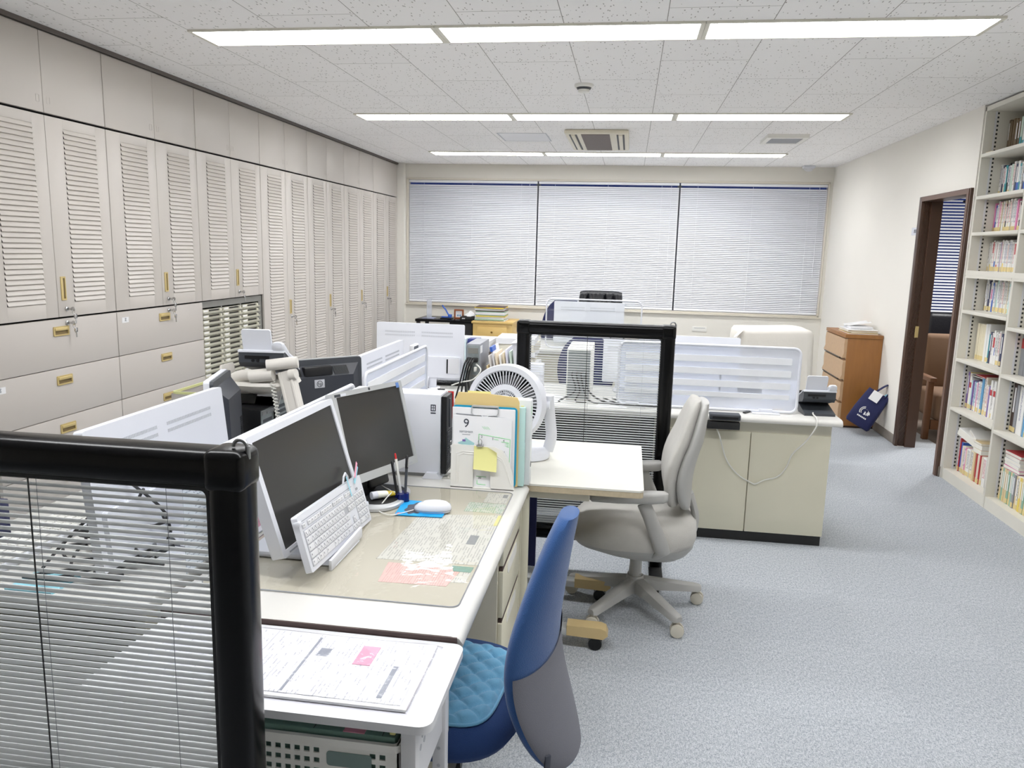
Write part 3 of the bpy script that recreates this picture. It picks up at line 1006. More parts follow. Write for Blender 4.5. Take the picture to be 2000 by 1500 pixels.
# transparent desk mat with sheets under it
m_matbase = M('desk_mat_underlay', (214, 209, 197), 0.5, var=0.02)
m_matclear = glass_mat('desk_mat_clear', (238, 237, 232), 0.06, 1.0, noise=0.12)
t = thing('desk_mat', 'clear soft desk mat over beige underlay covering the near desk', 'desk mat', (-0.68, 2.05, DT))
MB().prism(rrect(-0.985, -0.352, 1.625, 2.485, 0.02, 4), 'z', DT, DT + 0.0008).build('underlay', m_matbase, t)
MB().poly([(x_, y_, DT + 0.0034) for x_, y_ in rrect(-0.985, -0.350, 1.622, 2.488, 0.02, 4)]).build('clear_sheet', m_matclear, t)
MB().tube([(x_, y_, DT + 0.002) for x_, y_ in rrect(-0.985, -0.350, 1.622, 2.488, 0.02, 4)], 0.0014, 6, closed=True).build('sheet_rim', m_inklight, t)
m_tx_form = text_mat('printed_phone_list', (232, 232, 230), (96, 98, 104), ('Y', 'X'), 0.0075, 0.03, 0.56, 0.45, strength=0.5)
m_tx_pink = text_mat('printed_pink_sheet', (246, 206, 206), (196, 120, 124), ('Y', 'X'), 0.006, 0.05, 0.6, 0.35, strength=0.5)
m_tx_green = text_mat('printed_green_table', (226, 232, 228), (110, 180, 140), ('Y', 'X'), 0.007, 0.02, 0.55, 0.6)
m_tx_small = text_mat('printed_small_form', (232, 232, 230), (150, 152, 158), ('Y', 'X'), 0.006, 0.03, 0.5, 0.4)
zs = DT + 0.0010
def flat_sheet(name, label, cat, pts, mat, z, group=None, thick=0.0005):
    o = MB().prism([(p[0], p[1]) for p in pts], 'z', z, z + thick).build(name, mat)
    return tag(o, label, cat, group)
p = flat_sheet('printed_sheet', 'large white phone list printed in grey, under the desk mat by the mouse', 'paper', [(-0.622, 1.858), (-0.345, 1.868), (-0.345, 2.262), (-0.60, 2.215)], m_tx_form, zs)
MB().box(-0.412, -0.386, 2.005, 2.075, zs + 0.0005, zs + 0.0008).build('printed_block', m_inklight, p)
flat_sheet('printed_sheet', 'pale pink printed sheet under the near end of the desk mat', 'paper', [(-0.572, 1.722), (-0.402, 1.728), (-0.385, 1.84), (-0.583, 1.842)], m_tx_pink, zs)
flat_sheet('printed_sheet', 'small white slip beside the pink sheet under the desk mat', 'paper', [(-0.398, 1.752), (-0.362, 1.756), (-0.358, 1.842), (-0.382, 1.84)], m_tx_small, zs)
flat_sheet('printed_sheet', 'teal green card corner under the desk mat by the pink sheet', 'paper', [(-0.405, 1.818), (-0.36, 1.818), (-0.358, 1.852), (-0.415, 1.852)], M('teal_card', (130, 178, 170), 0.5), zs + 0.0007)
flat_sheet('printed_sheet', 'white sheet with a green highlighted table under the desk mat', 'paper', [(-0.475, 2.275), (-0.354, 2.275), (-0.354, 2.365), (-0.475, 2.365)], m_tx_green, zs)
p = flat_sheet('printed_sheet', 'white form with a dark heading at the far corner of the desk mat', 'paper', [(-0.432, 2.37), (-0.356, 2.37), (-0.356, 2.472), (-0.432, 2.472)], m_tx_small, zs)
MB().box(-0.378, -0.362, 2.43, 2.462, zs + 0.0005, zs + 0.0008).build('printed_block', m_inklight, p)
flat_sheet('sticky_note', 'yellow index strip on the edge of the large phone list', 'sticky note', [(-0.362, 2.165), (-0.347, 2.165), (-0.347, 2.255), (-0.362, 2.255)], m_yellow, zs + 0.0006)

# ------------------------------------------------------------------ monitors on the near desk
def pose(c, yaw, tilt, roll=0.0):
    """local frame: X right (as seen), Y up in the screen plane, Z out of the screen"""
    r0 = Vector((cos(yaw), sin(yaw), 0))
    n = Vector((sin(yaw), -cos(yaw), 0))
    u0 = Vector((0, 0, 1)) * cos(tilt) - n * sin(tilt)
    r = r0 * cos(roll) + u0 * sin(roll)
    u = -r0 * sin(roll) + u0 * cos(roll)
    return frame4(c, r, u)

def monitor(name, label, c, yaw, tilt, roll, w, h, bez, mats, depth=0.03, base=None, basemat=None, chin=None, group=None):
    mbez, mback = mats
    t = thing(name, label, 'monitor', (c[0], c[1], DT), group=group)
    P = pose(c, yaw, tilt, roll)
    chin = chin if chin is not None else bez
    f = MB()
    f.ring_prism(rrect(-w / 2, w / 2, -h / 2, h / 2, 0.007, 3), rrect(-w / 2 + bez, w / 2 - bez, -h / 2 + chin, h / 2 - bez, 0.0015, 3), 'z', -depth, 0.0)
    f.xf(P).build('bezel', mbez, t)
    b = MB()
    b.prism(rrect(-w / 2 + 0.004, w / 2 - 0.004, -h / 2 + 0.004, h / 2 - 0.004, 0.01, 3), 'z', -depth - 0.002, -depth + 0.006)
    b.box(-w * 0.3, w * 0.3, -h * 0.3, h * 0.3, -depth - 0.03, -depth, 0.012)
    b.xf(P).build('back_shell', mback, t)
    MB().box(-w / 2 + bez - 0.001, w / 2 - bez + 0.001, -h / 2 + chin - 0.001, h / 2 - bez + 0.001, -0.008, -0.004).xf(P).build('screen', m_screen, t)
    return t, P

Pm1 = ((-0.826, 1.922, 0.908), math.radians(85.9), math.radians(16.4), math.radians(1.5))
t, P = monitor('monitor', 'white-framed monitor behind the upright white keyboard', *Pm1, 0.47, 0.312, 0.017, (m_white, m_white), 0.034)
s = MB()
s.box(-0.06, 0.06, -0.20, -0.05, -0.075, -0.04, 0.01)
s.xf(P).build('stand_neck', m_white, t)
s = MB(); s.box(-0.955, -0.79, 1.80, 2.06, DT + 0.0035, DT + 0.02, 0.006).build('stand_base', m_white, t)
MB().box(-0.205, -0.165, -0.151, -0.147, 0, 0.0006).xf(P).build('maker_mark', m_inklight, t)

t, P = monitor('monitor', 'silver-framed squarer monitor with a blue corner sticker beside the white tower computer', (-0.783, 2.366, 0.922), math.radians(71.8), math.radians(15.7), math.radians(-1.3), 0.36, 0.29, 0.0155, (m_silver, m_black), 0.03, chin=0.026)
s = MB(); s.box(-0.05, 0.05, -0.18, -0.02, -0.07, -0.034, 0.008).xf(P).build('stand_neck', m_black, t)
s = MB()
s.loops([[Vector((-0.775 + u, 2.33 + v, DT + z)) for u, v in superell(a, b_, 2.6, 36)] for a, b_, z in ((0.10, 0.135, 0.0036), (0.10, 0.135, 0.012), (0.095, 0.13, 0.016))]).build('stand_base', m_silver, t)
s = MB()
s.loops([[Vector((-0.775 + u, 2.335 + v, DT + z)) for u, v in superell(a, b_, 2.8, 36)] for a, b_, z in ((0.083, 0.105, 0.0155), (0.083, 0.105, 0.0175))]).build('base_tray', m_blackmat, t)
MB().box(-0.83, -0.80, 2.30, 2.40, DT + 0.012, 0.84, 0.008).build('stand_column', m_black, t)
e = MB(); e.box(-0.172, -0.145, 0.131, 0.139, 0.0, 0.0008).xf(P).build('maker_plate', m_char, t)
e = MB(); e.box(-0.143, -0.118, 0.131, 0.139, 0.0, 0.0008).xf(P).build('model_sticker', m_white, t)
e = MB(); e.box(0.146, 0.162, 0.122, 0.14, 0.0, 0.0008).xf(P).build('corner_sticker', M('blue_sticker', (90, 130, 200), 0.4), t)
e = MB(); e.lathe([(0.0048, 0), (0.0048, 0.001)], (0, 0.1375, 0), (0, 0, 1), 14).lathe([(0.003, 0.001), (0.003, 0.0013)], (0, 0.1375, 0), (0, 0, 1), 12).xf(P).build('round_emblem', m_char, t)
MB().box(0.10, 0.145, -0.14, -0.135, 0.0, 0.001).xf(P).build('buttons', m_vent, t)

# tube of hand cream lying on the monitor base
t = thing('cream_tube', 'white tube with yellow flower print lying on the silver monitor base', 'tube', (-0.755, 2.30, DT + 0.03))
a = Vector((-0.772, 2.262, DT + 0.033)); dv = Vector((0.075, 0.075, -0.002)).normalized()
MB().lathe([(0.008, 0), (0.0125, 0.001), (0.0125, 0.018), (0.0125, 0.02)], a, dv, 20).build('cap', m_white, t)
m_tubep = M('tube_flower_print', (240, 240, 226), 0.35, var=0.02)
s = MB()
rings = []
sd = dv.cross(Vector((0, 0, 1))).normalized()
for q, rw, rh in ((0.02, 0.013, 0.013), (0.05, 0.014, 0.011), (0.08, 0.015, 0.007), (0.105, 0.0155, 0.0015)):
    rings.append([a + dv * q + sd * (rw * cos(2 * PI * k / 20)) + Vector((0, 0, rh * sin(2 * PI * k / 20) - (0.013 - rh) * 0.6)) for k in range(20)])
s.loops(rings).build('body', m_tubep, t)
s = MB()
rings = []
for q, rw, rh in ((0.055, 0.0142, 0.0106), (0.078, 0.0152, 0.0075)):
    rings.append([a + dv * q + sd * (rw * cos(2 * PI * k / 20)) + Vector((0, 0, rh * sin(2 * PI * k / 20) - (0.013 - rh) * 0.6)) for k in range(20)])
s.loops(rings, cap=False).build('flower_print', M('tube_yellow', (236, 206, 40), 0.4, var=0.3, nscale=120), t)

# ------------------------------------------------------------------ keyboard on its stand
KP = pose((-0.739, 1.897, 0.789), math.radians(93.2), math.radians(16.8), math.radians(-4.4))
KW, KH = 0.482, 0.140
t = thing('keyboard', 'white full-size keyboard standing upright in front of the white monitor', 'keyboard', (-0.739, 1.897, DT))
MB().prism(rrect(-KW / 2, KW / 2, -KH / 2, KH / 2, 0.006, 3), 'z', -0.016, 0.0).xf(KP).build('case', m_white, t)
rows = []
u = 0.0185
x0 = -KW / 2 + 0.014
ky = [0.036, 0.0135, -0.0045, -0.0225, -0.0405, -0.0585]
def keyrow(y, segs, h=0.0165):
    for (x, wd) in segs:
        rows.append((x, y, wd, h))
keyrow(ky[0], [(0, .9)] + [(1.7 + i, 1) for i in range(4)] + [(6.1 + i, 1) for i in range(4)] + [(10.5 + i, 1) for i in range(4)] + [(15.2 + i, 1) for i in range(3)], 0.012)
keyrow(ky[1], [(i, 1) for i in range(14)] + [(14, 1.0)] + [(15.2 + i, 1) for i in range(3)] + [(18.5 + i, 1) for i in range(4)])
keyrow(ky[2], [(0, 1.5)] + [(1.5 + i, 1) for i in range(12)] + [(15.2 + i, 1) for i in range(3)] + [(18.5 + i, 1) for i in range(4)])
keyrow(ky[3], [(0, 1.75)] + [(1.75 + i, 1) for i in range(12)] + [(13.75, 1.25)] + [(18.5 + i, 1) for i in range(4)])
keyrow(ky[4], [(0, 2.2)] + [(2.2 + i, 1) for i in range(11)] + [(13.2, 1.8)] + [(16.2, 1)] + [(18.5 + i, 1) for i in range(4)])
keyrow(ky[5], [(0, 1.3), (1.3, 1), (2.3, 1.1), (3.4, 1.3), (4.7, 2.8), (7.5, 1.2), (8.7, 1.2), (9.9, 1), (10.9, 1), (11.9, 1.1), (13, 2)] + [(15.2 + i, 1) for i in range(3)] + [(18.5, 2), (20.5, 1), (21.5, 1)])
k = MB()
g = MB()
sc_ = (KW - 0.028) / 22.5
for (x, y, wd, h) in rows:
    a0, a1 = x0 + x * sc_ + 0.0012, x0 + (x + wd) * sc_ - 0.0012
    k.box(a0, a1, y + 0.0012, y + h - 0.0006, 0.0, 0.0035, 0.0008, 1)
    g.box(a0 + 0.003, a0 + 0.0065, y + h * 0.5, y + h * 0.75, 0.0034, 0.0037)
    if wd <= 1 and h > 0.014:
        g.box(a0 + 0.008, a0 + 0.011, y + h * 0.22, y + h * 0.42, 0.0034, 0.0037)
k.xf(KP).build('keys', m_white2, t)
g.xf(KP).build('key_legends', M('key_legend_grey', (120, 122, 130), 0.6), t)
r = MB()
for y0_, y1_, xa, xb in ((ky[0], ky[0] + .0125, 1.7, 5.7), (ky[0], ky[0] + .0125, 6.1, 10.1), (ky[0], ky[0] + .0125, 10.5, 14.5), (ky[0], ky[0] + .0125, 15.2, 18.2), (ky[0], ky[0] + .0125, 0, .9),
                         (ky[5], ky[1] + .017, 0, 15), (ky[2], ky[1] + .017, 15.2, 18.2), (ky[5], ky[1] + .017, 18.5, 22.5), (ky[5], ky[5] + 0.017, 15.2, 18.2), (ky[4], ky[4] + 0.017, 16.2, 17.2)):
    r.box(x0 + xa * sc_ - 0.0005, x0 + xb * sc_ + 0.0005, y0_ - 0.0004, y1_ + 0.0004, -0.0002, 0.0009)
r.xf(KP).build('key_well', M('key_gap_grey', (176, 178, 184), 0.7), t)
MB().box(-KW / 2 + 0.01, KW / 2 - 0.09, 0.053, 0.0545, 0, 0.0008).xf(KP).build('top_groove', m_inklight, t)
MB().box(0.178, 0.196, 0.035, 0.042, 0, 0.0006).xf(KP).build('maker_mark', m_inklight, t)
t = thing('keyboard_stand', 'white plastic ledge holding the upright keyboard', 'keyboard stand', (-0.70, 1.86, DT))
s = MB()
s.box(-0.79, -0.702, 1.78, 1.96, DT + 0.0036, DT + 0.007, 0.001)
s.box(-0.712, -0.703, 1.755, 1.985, DT + 0.004, DT + 0.034, 0.003, R=Matrix.Rotation(0.03, 3, 'X'))
s.build('ledge', m_white, t)
for xl, yl in ((-0.236, 0.052), (0.238, -0.02)):
    MB().box(xl - 0.008, xl + 0.008, yl - 0.006, yl + 0.006, -0.014, 0.004, 0.003).xf(KP).build('side_clip', m_white, t)
MB().box(-0.10, 0.10, -0.05, 0.03, -0.024, -0.0165, 0.003).xf(KP).build('back_rest', m_white, t)
# paper index strips clipped to the keyboard's corner
t = thing('index_strips', 'blue and pink paper strips clipped on the keyboard top corner', 'sticky strips', tuple(KP @ Vector((0.17, 0.07, 0.004))))
m_skyp = M('sky_blue_paper', (150, 218, 236), 0.6)
MB().box(0.198, 0.207, 0.042, 0.112, 0.0042, 0.005, R=Matrix.Rotation(-1.0, 3, 'Z')).xf(KP).build('blue_strip', m_skyp, t)
MB().box(0.122, 0.128, 0.03, 0.088, 0.0042, 0.005, R=Matrix.Rotation(0.05, 3, 'Z')).xf(KP).build('blue_strip', m_skyp, t)
MB().box(0.204, 0.213, 0.060, 0.120, 0.0052, 0.006, R=Matrix.Rotation(-0.92, 3, 'Z')).xf(KP).build('pink_strip', m_pink, t)
MB().tube([KP @ Vector((0.11, 0.072, -0.005)), KP @ Vector((0.115, 0.09, 0.0)), KP @ Vector((0.13, 0.098, 0.002)), KP @ Vector((0.145, 0.085, 0.0)), KP @ Vector((0.15, 0.07, -0.004))], 0.003, 8).build('white_clip', m_white, t)

# ------------------------------------------------------------------ mouse, pad, pens
t = thing('mouse_pad', 'small bright blue mouse pad with a dark cloud drawing', 'mouse pad', (-0.59, 2.25, DT))
zp = DT + 0.0036
pad = [(-0.672, 2.185), (-0.525, 2.195), (-0.528, 2.32), (-0.684, 2.33)]
MB().prism(pad, 'z', zp, zp + 0.002).build('pad', M('mouse_pad_blue', (0, 160, 232), 0.6, var=0.03), t)
s = MB()
s.prism([(-0.625 + 0.030 * (1 + 0.12 * cos(7 * a)) * cos(a), 2.255 + 0.052 * (1 + 0.12 * cos(7 * a)) * sin(a)) for a in [2 * PI * i / 40 for i in range(40)]], 'z', zp + 0.002, zp + 0.0023)
s.build('cloud_drawing', M('pad_dark_blob', (70, 74, 88), 0.6), t)
MB().box(-0.668, -0.657, 2.192, 2.205, zp + 0.002, zp + 0.0023).build('red_mark', m_red, t)
t = thing('computer_mouse', 'white computer mouse on the blue mouse pad', 'mouse', (-0.565, 2.245, zp + 0.002))
s = MB()
md = Vector((0.99, 0.13, 0)); ms = Vector((-0.13, 0.99, 0))
mc = Vector((-0.567, 2.243, zp + 0.002))
rings = []
for z, a_, b_, off in ((0, 0.055, 0.028, 0), (0.006, 0.058, 0.031, 0), (0.014, 0.057, 0.031, 0.001), (0.022, 0.050, 0.028, 0.004), (0.029, 0.038, 0.021, 0.007), (0.033, 0.022, 0.012, 0.009), (0.0345, 0.006, 0.004, 0.010)):
    rings.append([mc + md * (u_ + off) + ms * v_ + Vector((0, 0, z)) for u_, v_ in superell(a_, b_, 2.3, 32)])
s.loops(rings).build('shell', m_white, t, ang=60)
s = MB(); s.loops([[mc + md * u_ + ms * v_ + Vector((0, 0, z)) for u_, v_ in superell(0.0585, 0.0315, 2.3, 32)] for z in (0.0065, 0.008)], cap=False).build('seam', m_inklight, t)
s = MB(); s.lathe([(0.0075, -0.0035), (0.0085, 0), (0.0075, 0.0035)], mc - md * 0.028 + Vector((0, 0, 0.022)), ms, 16).build('scroll_wheel', m_vent, t)
pts = [(-0.624, 2.228, zp + 0.006), (-0.65, 2.20, zp + 0.004), (-0.68, 2.175, zp + 0.003), (-0.715, 2.19, zp + 0.003), (-0.735, 2.225, zp + 0.003), (-0.722, 2.27, DT + 0.03), (-0.72, 2.31, DT + 0.035), (-0.755, 2.36, DT + 0.03), (-0.80, 2.40, DT + 0.03), (-0.86, 2.42, DT + 0.02)]
def smooth_path(pts, n=6):
    pts = [Vector(p) for p in pts]
    r = []
    for i in range(len(pts) - 1):
        p0, p1, p2, p3 = pts[max(i - 1, 0)], pts[i], pts[i + 1], pts[min(i + 2, len(pts) - 1)]
        for k in range(n):
            q = k / n
            r.append(0.5 * ((2 * p1) + (p2 - p0) * q + (2 * p0 - 5 * p1 + 4 * p2 - p3) * q * q + (3 * p1 - p0 - 3 * p2 + p3) * q ** 3))
    r.append(pts[-1])
    return r
MB().tube(smooth_path(pts), 0.0018, 8).build('cord', m_cable, t)

pc = Vector((-0.687, 2.315, DT))
o = MB().prism([(pc.x + 0.021 * (1 + 0.14 * cos(4 * a)) * cos(a), pc.y + 0.021 * (1 + 0.14 * cos(4 * a)) * sin(a)) for a in [2 * PI * i / 48 for i in range(48)]], 'z', DT + 0.0036, DT + 0.033).build('pen_holder', m_navyblue)
tag(o, 'small dark blue flower-shaped pen holder by the mouse pad', 'pen holder')
def pen(base, top, body, cap, label, clip=None, q=0.7):
    t = thing('pen', label, 'pen', base)
    b0, t0 = Vector(base), Vector(top)
    d = (t0 - b0)
    MB().tube([b0, b0 + d * 0.02, b0 + d * q], [0.002, 0.0045, 0.0045], 10).build('barrel', body, t)
    MB().tube([b0 + d * q, b0 + d * 0.97, b0 + d], [0.005 if q < 0.8 else 0.003, 0.005 if q < 0.8 else 0.003, 0.002], 10).build('cap', cap, t)
    if clip:
        pp = b0 + d * 0.74 + Vector((0.005, -0.004, 0))
        MB().tube([pp, pp + d * 0.18], [0.0012, 0.0012], 6).build('clip', clip, t)
    return t
pen((-0.697, 2.306, DT + 0.006), (-0.722, 2.322, DT + 0.135), m_black, m_black, 'black ballpoint with a silver clip, left in the blue pen holder', m_chrome)
pen((-0.687, 2.314, DT + 0.006), (-0.714, 2.330, DT + 0.158), m_cable, m_red, 'white pen with a red tip standing in the blue pen holder', None, 0.88)
pen((-0.677, 2.315, DT + 0.006), (-0.680, 2.350, DT + 0.150), m_char, m_black, 'black-tipped clear pen, right in the blue pen holder', m_chrome)

# ------------------------------------------------------------------ white tower computer
t = thing('tower_computer', 'white slim tower computer with a black ribbed front on the near desk', 'computer', (-0.8, 2.65, DT))
MB().box(-0.965, -0.632, 2.603, 2.70, DT + 0.014, 1.003, 0.004).build('case', m_white, t)
MB().box(-0.632, -0.610, 2.606, 2.698, DT + 0.014, 0.998, 0.006).build('front_panel', m_black, t)
MB().box(-0.628, -0.607, 2.698, 2.6995, 0.90, 1.0).build('red_edge', m_red, t)
s = MB()
for k in range(22):
    z = DT + 0.03 + k * 0.0065
    s.box(-0.611, -0.607, 2.612, 2.692, z, z + 0.003)
s.build('grille_ribs', m_char, t)
MB().box(-0.611, -0.606, 2.64, 2.655, 0.88, 0.985, 0.002).build('disc_slot', m_char, t)
s = MB()
for k in range(2):
    c0 = Vector((-0.6055, 2.652, 0.795 + k * 0.022))
    s.tube([c0 + Vector((0, 0.012 * cos(a), 0.011 * sin(a))) for a in [2 * PI * i / 20 for i in range(20)]], 0.0016, 6, closed=True)
s.build('emblem', m_chrome, t)
s = MB()
for (a0, a1, b0, b1) in ((-0.668, -0.6645, 0.945, 0.965), (-0.653, -0.6495, 0.945, 0.965), (-0.668, -0.6495, 0.9635, 0.967), (-0.668, -0.6495, 0.943, 0.9465), (-0.660, -0.6575, 0.945, 0.965), (-0.668, -0.6495, 0.9545, 0.9565), (-0.668, -0.6495, 0.934, 0.939)):
    s.box(a0, a1, 2.6024, 2.6032, b0, b1)
s.build('window_sticker', m_ink, t)
for x in (-0.66, -0.90):
    MB().prism([(x - 0.035, DT), (x + 0.035, DT), (x + 0.02, DT + 0.022), (x - 0.02, DT + 0.022)], 'y', 2.585, 2.715).build('foot', m_white, t)

# ------------------------------------------------------------------ file stand and what stands in it
t = thing('file_stand', 'ivory plastic file stand with cut-out arches on the near desk', 'file stand', (-0.45, 2.53, DT))
s = MB()
def arch_panel(y0, y1):
    s.prism([(-0.573, DT), (-0.495, DT), (-0.495, 0.795), (-0.488, 0.812), (-0.47, 0.82), (-0.452, 0.815), (-0.444, 0.80), (-0.436, 0.765), (-0.432, DT), (-0.352, DT), (-0.357, 0.755),
             (-0.372, 0.805), (-0.392, 0.838), (-0.42, 0.850), (-0.568, 0.853), (-0.572, 0.845)], 'y', y0, y1)
arch_panel(2.512, 2.516)
arch_panel(2.588, 2.592)
s.box(-0.573, -0.353, 2.512, 2.592, DT + 0.001, DT + 0.004)
s.build('rack', m_offw, t, flat=True)
s = MB()
for dx in (0, 1):
    q = 0.012 + dx * 0.008
    s.tube([(-0.565 + q, 2.5115, DT + 0.02), (-0.565 + q, 2.5115, 0.835 - q), (-0.53, 2.5115, 0.842 - q), (-0.42, 2.5115, 0.838 - q), (-0.395, 2.5115, 0.822 - q), (-0.38, 2.5115, 0.79 - q), (-0.362, 2.5115, DT + 0.02)], 0.0012, 6)
s.build('ridge', m_offw, t)
# calendar page
m_cal = M('calendar_page', (246, 246, 248), 0.6, var=0.01)
t = thing('desk_calendar', 'september calendar page with a large 9, front of the file stand', 'calendar', (-0.46, 2.522, DT + 0.004))
yp = 2.5215
MB().box(-0.566, -0.366, yp, yp + 0.002, DT + 0.005, 0.952).build('page', m_cal, t)
def T(s_, x, z, size, mat, nm='lettering', ext=0.0002, yy=None):
    return text(nm, s_, size, mat, frame4((x, (yp if yy is None else yy) - 0.0006, z), (1, 0, 0), (0, 0, 1)), t, ext)
T('9', -0.522, 0.925, 0.042, m_ink)
T('SEPTEMBER', -0.522, 0.896, 0.0095, m_inklight)
MB().box(-0.536, -0.508, yp - 0.0005, yp, 0.8855, 0.8875).build('small_lettering', m_inklight, t)
for s_, x, z in (('2', -0.468, 0.882), ('3', -0.43, 0.877), ('4', -0.392, 0.872), ('11', -0.392, 0.832), ('30', -0.473, 0.737)):
    T(s_, x, z, 0.011, m_ink)
g = MB()
for (a0, b0, a1, b1) in ((-0.478, 0.891, -0.37, 0.878), (-0.478, 0.891, -0.478, 0.86), (-0.37, 0.878, -0.372, 0.74), (-0.40, 0.868, -0.375, 0.866), (-0.425, 0.876, -0.41, 0.874), (-0.485, 0.742, -0.45, 0.741), (-0.482, 0.728, -0.482, 0.715), (-0.482, 0.715, -0.452, 0.713)):
    g.tube([(a0, yp - 0.0004, b0), (a1, yp - 0.0004, b1)], [0.0011, 0.0011], 5)
for k in range(4):
    g.tube([(-0.467 + 0.006 * k, yp - 0.0004, 0.918), (-0.458 + 0.006 * k, yp - 0.0004, 0.908)], [0.0006, 0.0006], 4)
for k in range(6):
    g.tube([(-0.388 + (k % 2) * 0.006, yp - 0.0004, 0.868 - k * 0.0032), (-0.374, yp - 0.0004, 0.866 - k * 0.0032)], [0.0006, 0.0006], 4)
g.build('green_pen_marks', m_inkgreen, t)
s = MB()
s.prism([(-0.551, 0.857), (-0.535, 0.864), (-0.523, 0.876), (-0.512, 0.868), (-0.493, 0.858), (-0.495, 0.851), (-0.53, 0.850), (-0.548, 0.853)], 'y', yp - 0.0006, yp)
s.build('mountain_picture', M('picture_mint', (166, 212, 214), 0.6), t)
MB().box(-0.535, -0.524, yp - 0.0009, yp, 0.862, 0.869).build('picture_purple', M('picture_purple', (120, 96, 170), 0.6), t)
# clipboard behind it
t = thing('clipboard', 'teal clipboard with white sheets and a clear clip behind the calendar page', 'clipboard', (-0.46, 2.535, DT + 0.004))
MB().prism(rrect(-0.573, -0.350, DT + 0.006, 0.985, 0.012, 3), 'y', 2.536, 2.541).build('board', m_teal, t)
MB().box(-0.573, -0.356, 2.530, 2.5358, DT + 0.006, 0.979, 0.003).build('sheets', m_paper, t)
s = MB()
s.tube([(-0.505, 2.527, 0.984), (-0.505, 2.5265, 0.962), (-0.498, 2.5265, 0.956), (-0.472, 2.5265, 0.955), (-0.466, 2.526, 0.951), (-0.452, 2.526, 0.951), (-0.446, 2.5265, 0.955), (-0.42, 2.5265, 0.957), (-0.414, 2.5265, 0.963), (-0.414, 2.527, 0.984)], 0.0018, 6)
s.box(-0.505, -0.414, 2.526, 2.540, 0.982, 0.988, 0.002)
s.build('clip', m_silver, t)
MB().box(-0.56, -0.37, 2.5285, 2.5299, 0.9515, 0.954, R=Matrix.Rotation(0.04, 3, 'Y')).build('torn_edge', m_inklight, t)
t = thing('envelope', 'kraft envelope sticking up behind the teal clipboard', 'envelope', (-0.45, 2.548, DT + 0.004))
s = MB(); s.prism([(-0.568, DT + 0.006), (-0.345, DT + 0.006), (-0.345, 1.0), (-0.352, 1.018), (-0.45, 1.026), (-0.556, 1.028), (-0.568, 1.0)], 'y', 2.546, 2.551).build('body', m_paper_y, t)
MB().box(-0.525, -0.445, 2.5515, 2.553, DT + 0.01, 1.033).build('yellow_sheet', m_yellow, t)
t = thing('ring_binder', 'pale mint flat file beside the teal clipboard', 'binder', (-0.45, 2.565, DT))
MB().box(-0.57, -0.325, 2.556, 2.577, DT + 0.005, 0.983, 0.003).build('cover', m_mint, t)
MB().box(-0.3252, -0.3245, 2.562, 2.566, 0.86, 0.965).build('spine_lettering', m_inklight, t)
MB().box(-0.341, -0.330, 2.5555, 2.5562, 0.986, 0.990).build('index_tab', m_yellow, t)
t = thing('ring_binder', 'pale grey ring binder with a finger hole, rearmost in the file stand', 'binder', (-0.45, 2.60, DT))
MB().box(-0.555, -0.308, 2.580, 2.625, DT + 0.003, 1.005, 0.004).build('cover', m_greybind, t)
MB().lathe([(0.011, 0), (0.011, 0.0012)], (-0.3085, 2.603, 0.775), (1, 0, 0), 18).build('finger_hole', m_black, t)
MB().box(-0.3082, -0.3072, 2.584, 2.588, 0.955, 0.985).build('green_tab', m_inkgreen, t)
MB().box(-0.50, -0.37, 2.595, 2.61, 1.003, 1.008).build('paper_edges', m_inkgreen, t)
t = thing('sticky_note', 'yellow sticky note hanging from a small metal clip on the file stand', 'sticky note', (-0.455, 2.509, 0.80))
s = MB()
s.grid(lambda u_, v_: Vector((-0.492 + 0.080 * u_, 2.5100 - 0.010 * (1 - v_) ** 2 - 0.02 * max(0, u_ + v_ - 1.6), 0.772 + 0.080 * v_ - 0.006 * u_ - 0.03 * max(0, u_ + v_ - 1.6))), 12, 12)
s.build('note', m_yellow, t)
s = MB()
s.box(-0.483, -0.459, 2.503, 2.52, 0.850, 0.857, 0.002)
s.tube([(-0.471 + 0.006 * cos(a), 2.509, 0.866 + 0.010 * sin(a)) for a in [2 * PI * i / 14 for i in range(14)]], 0.0013, 6, closed=True)
s.build('clip', m_chrome, t)

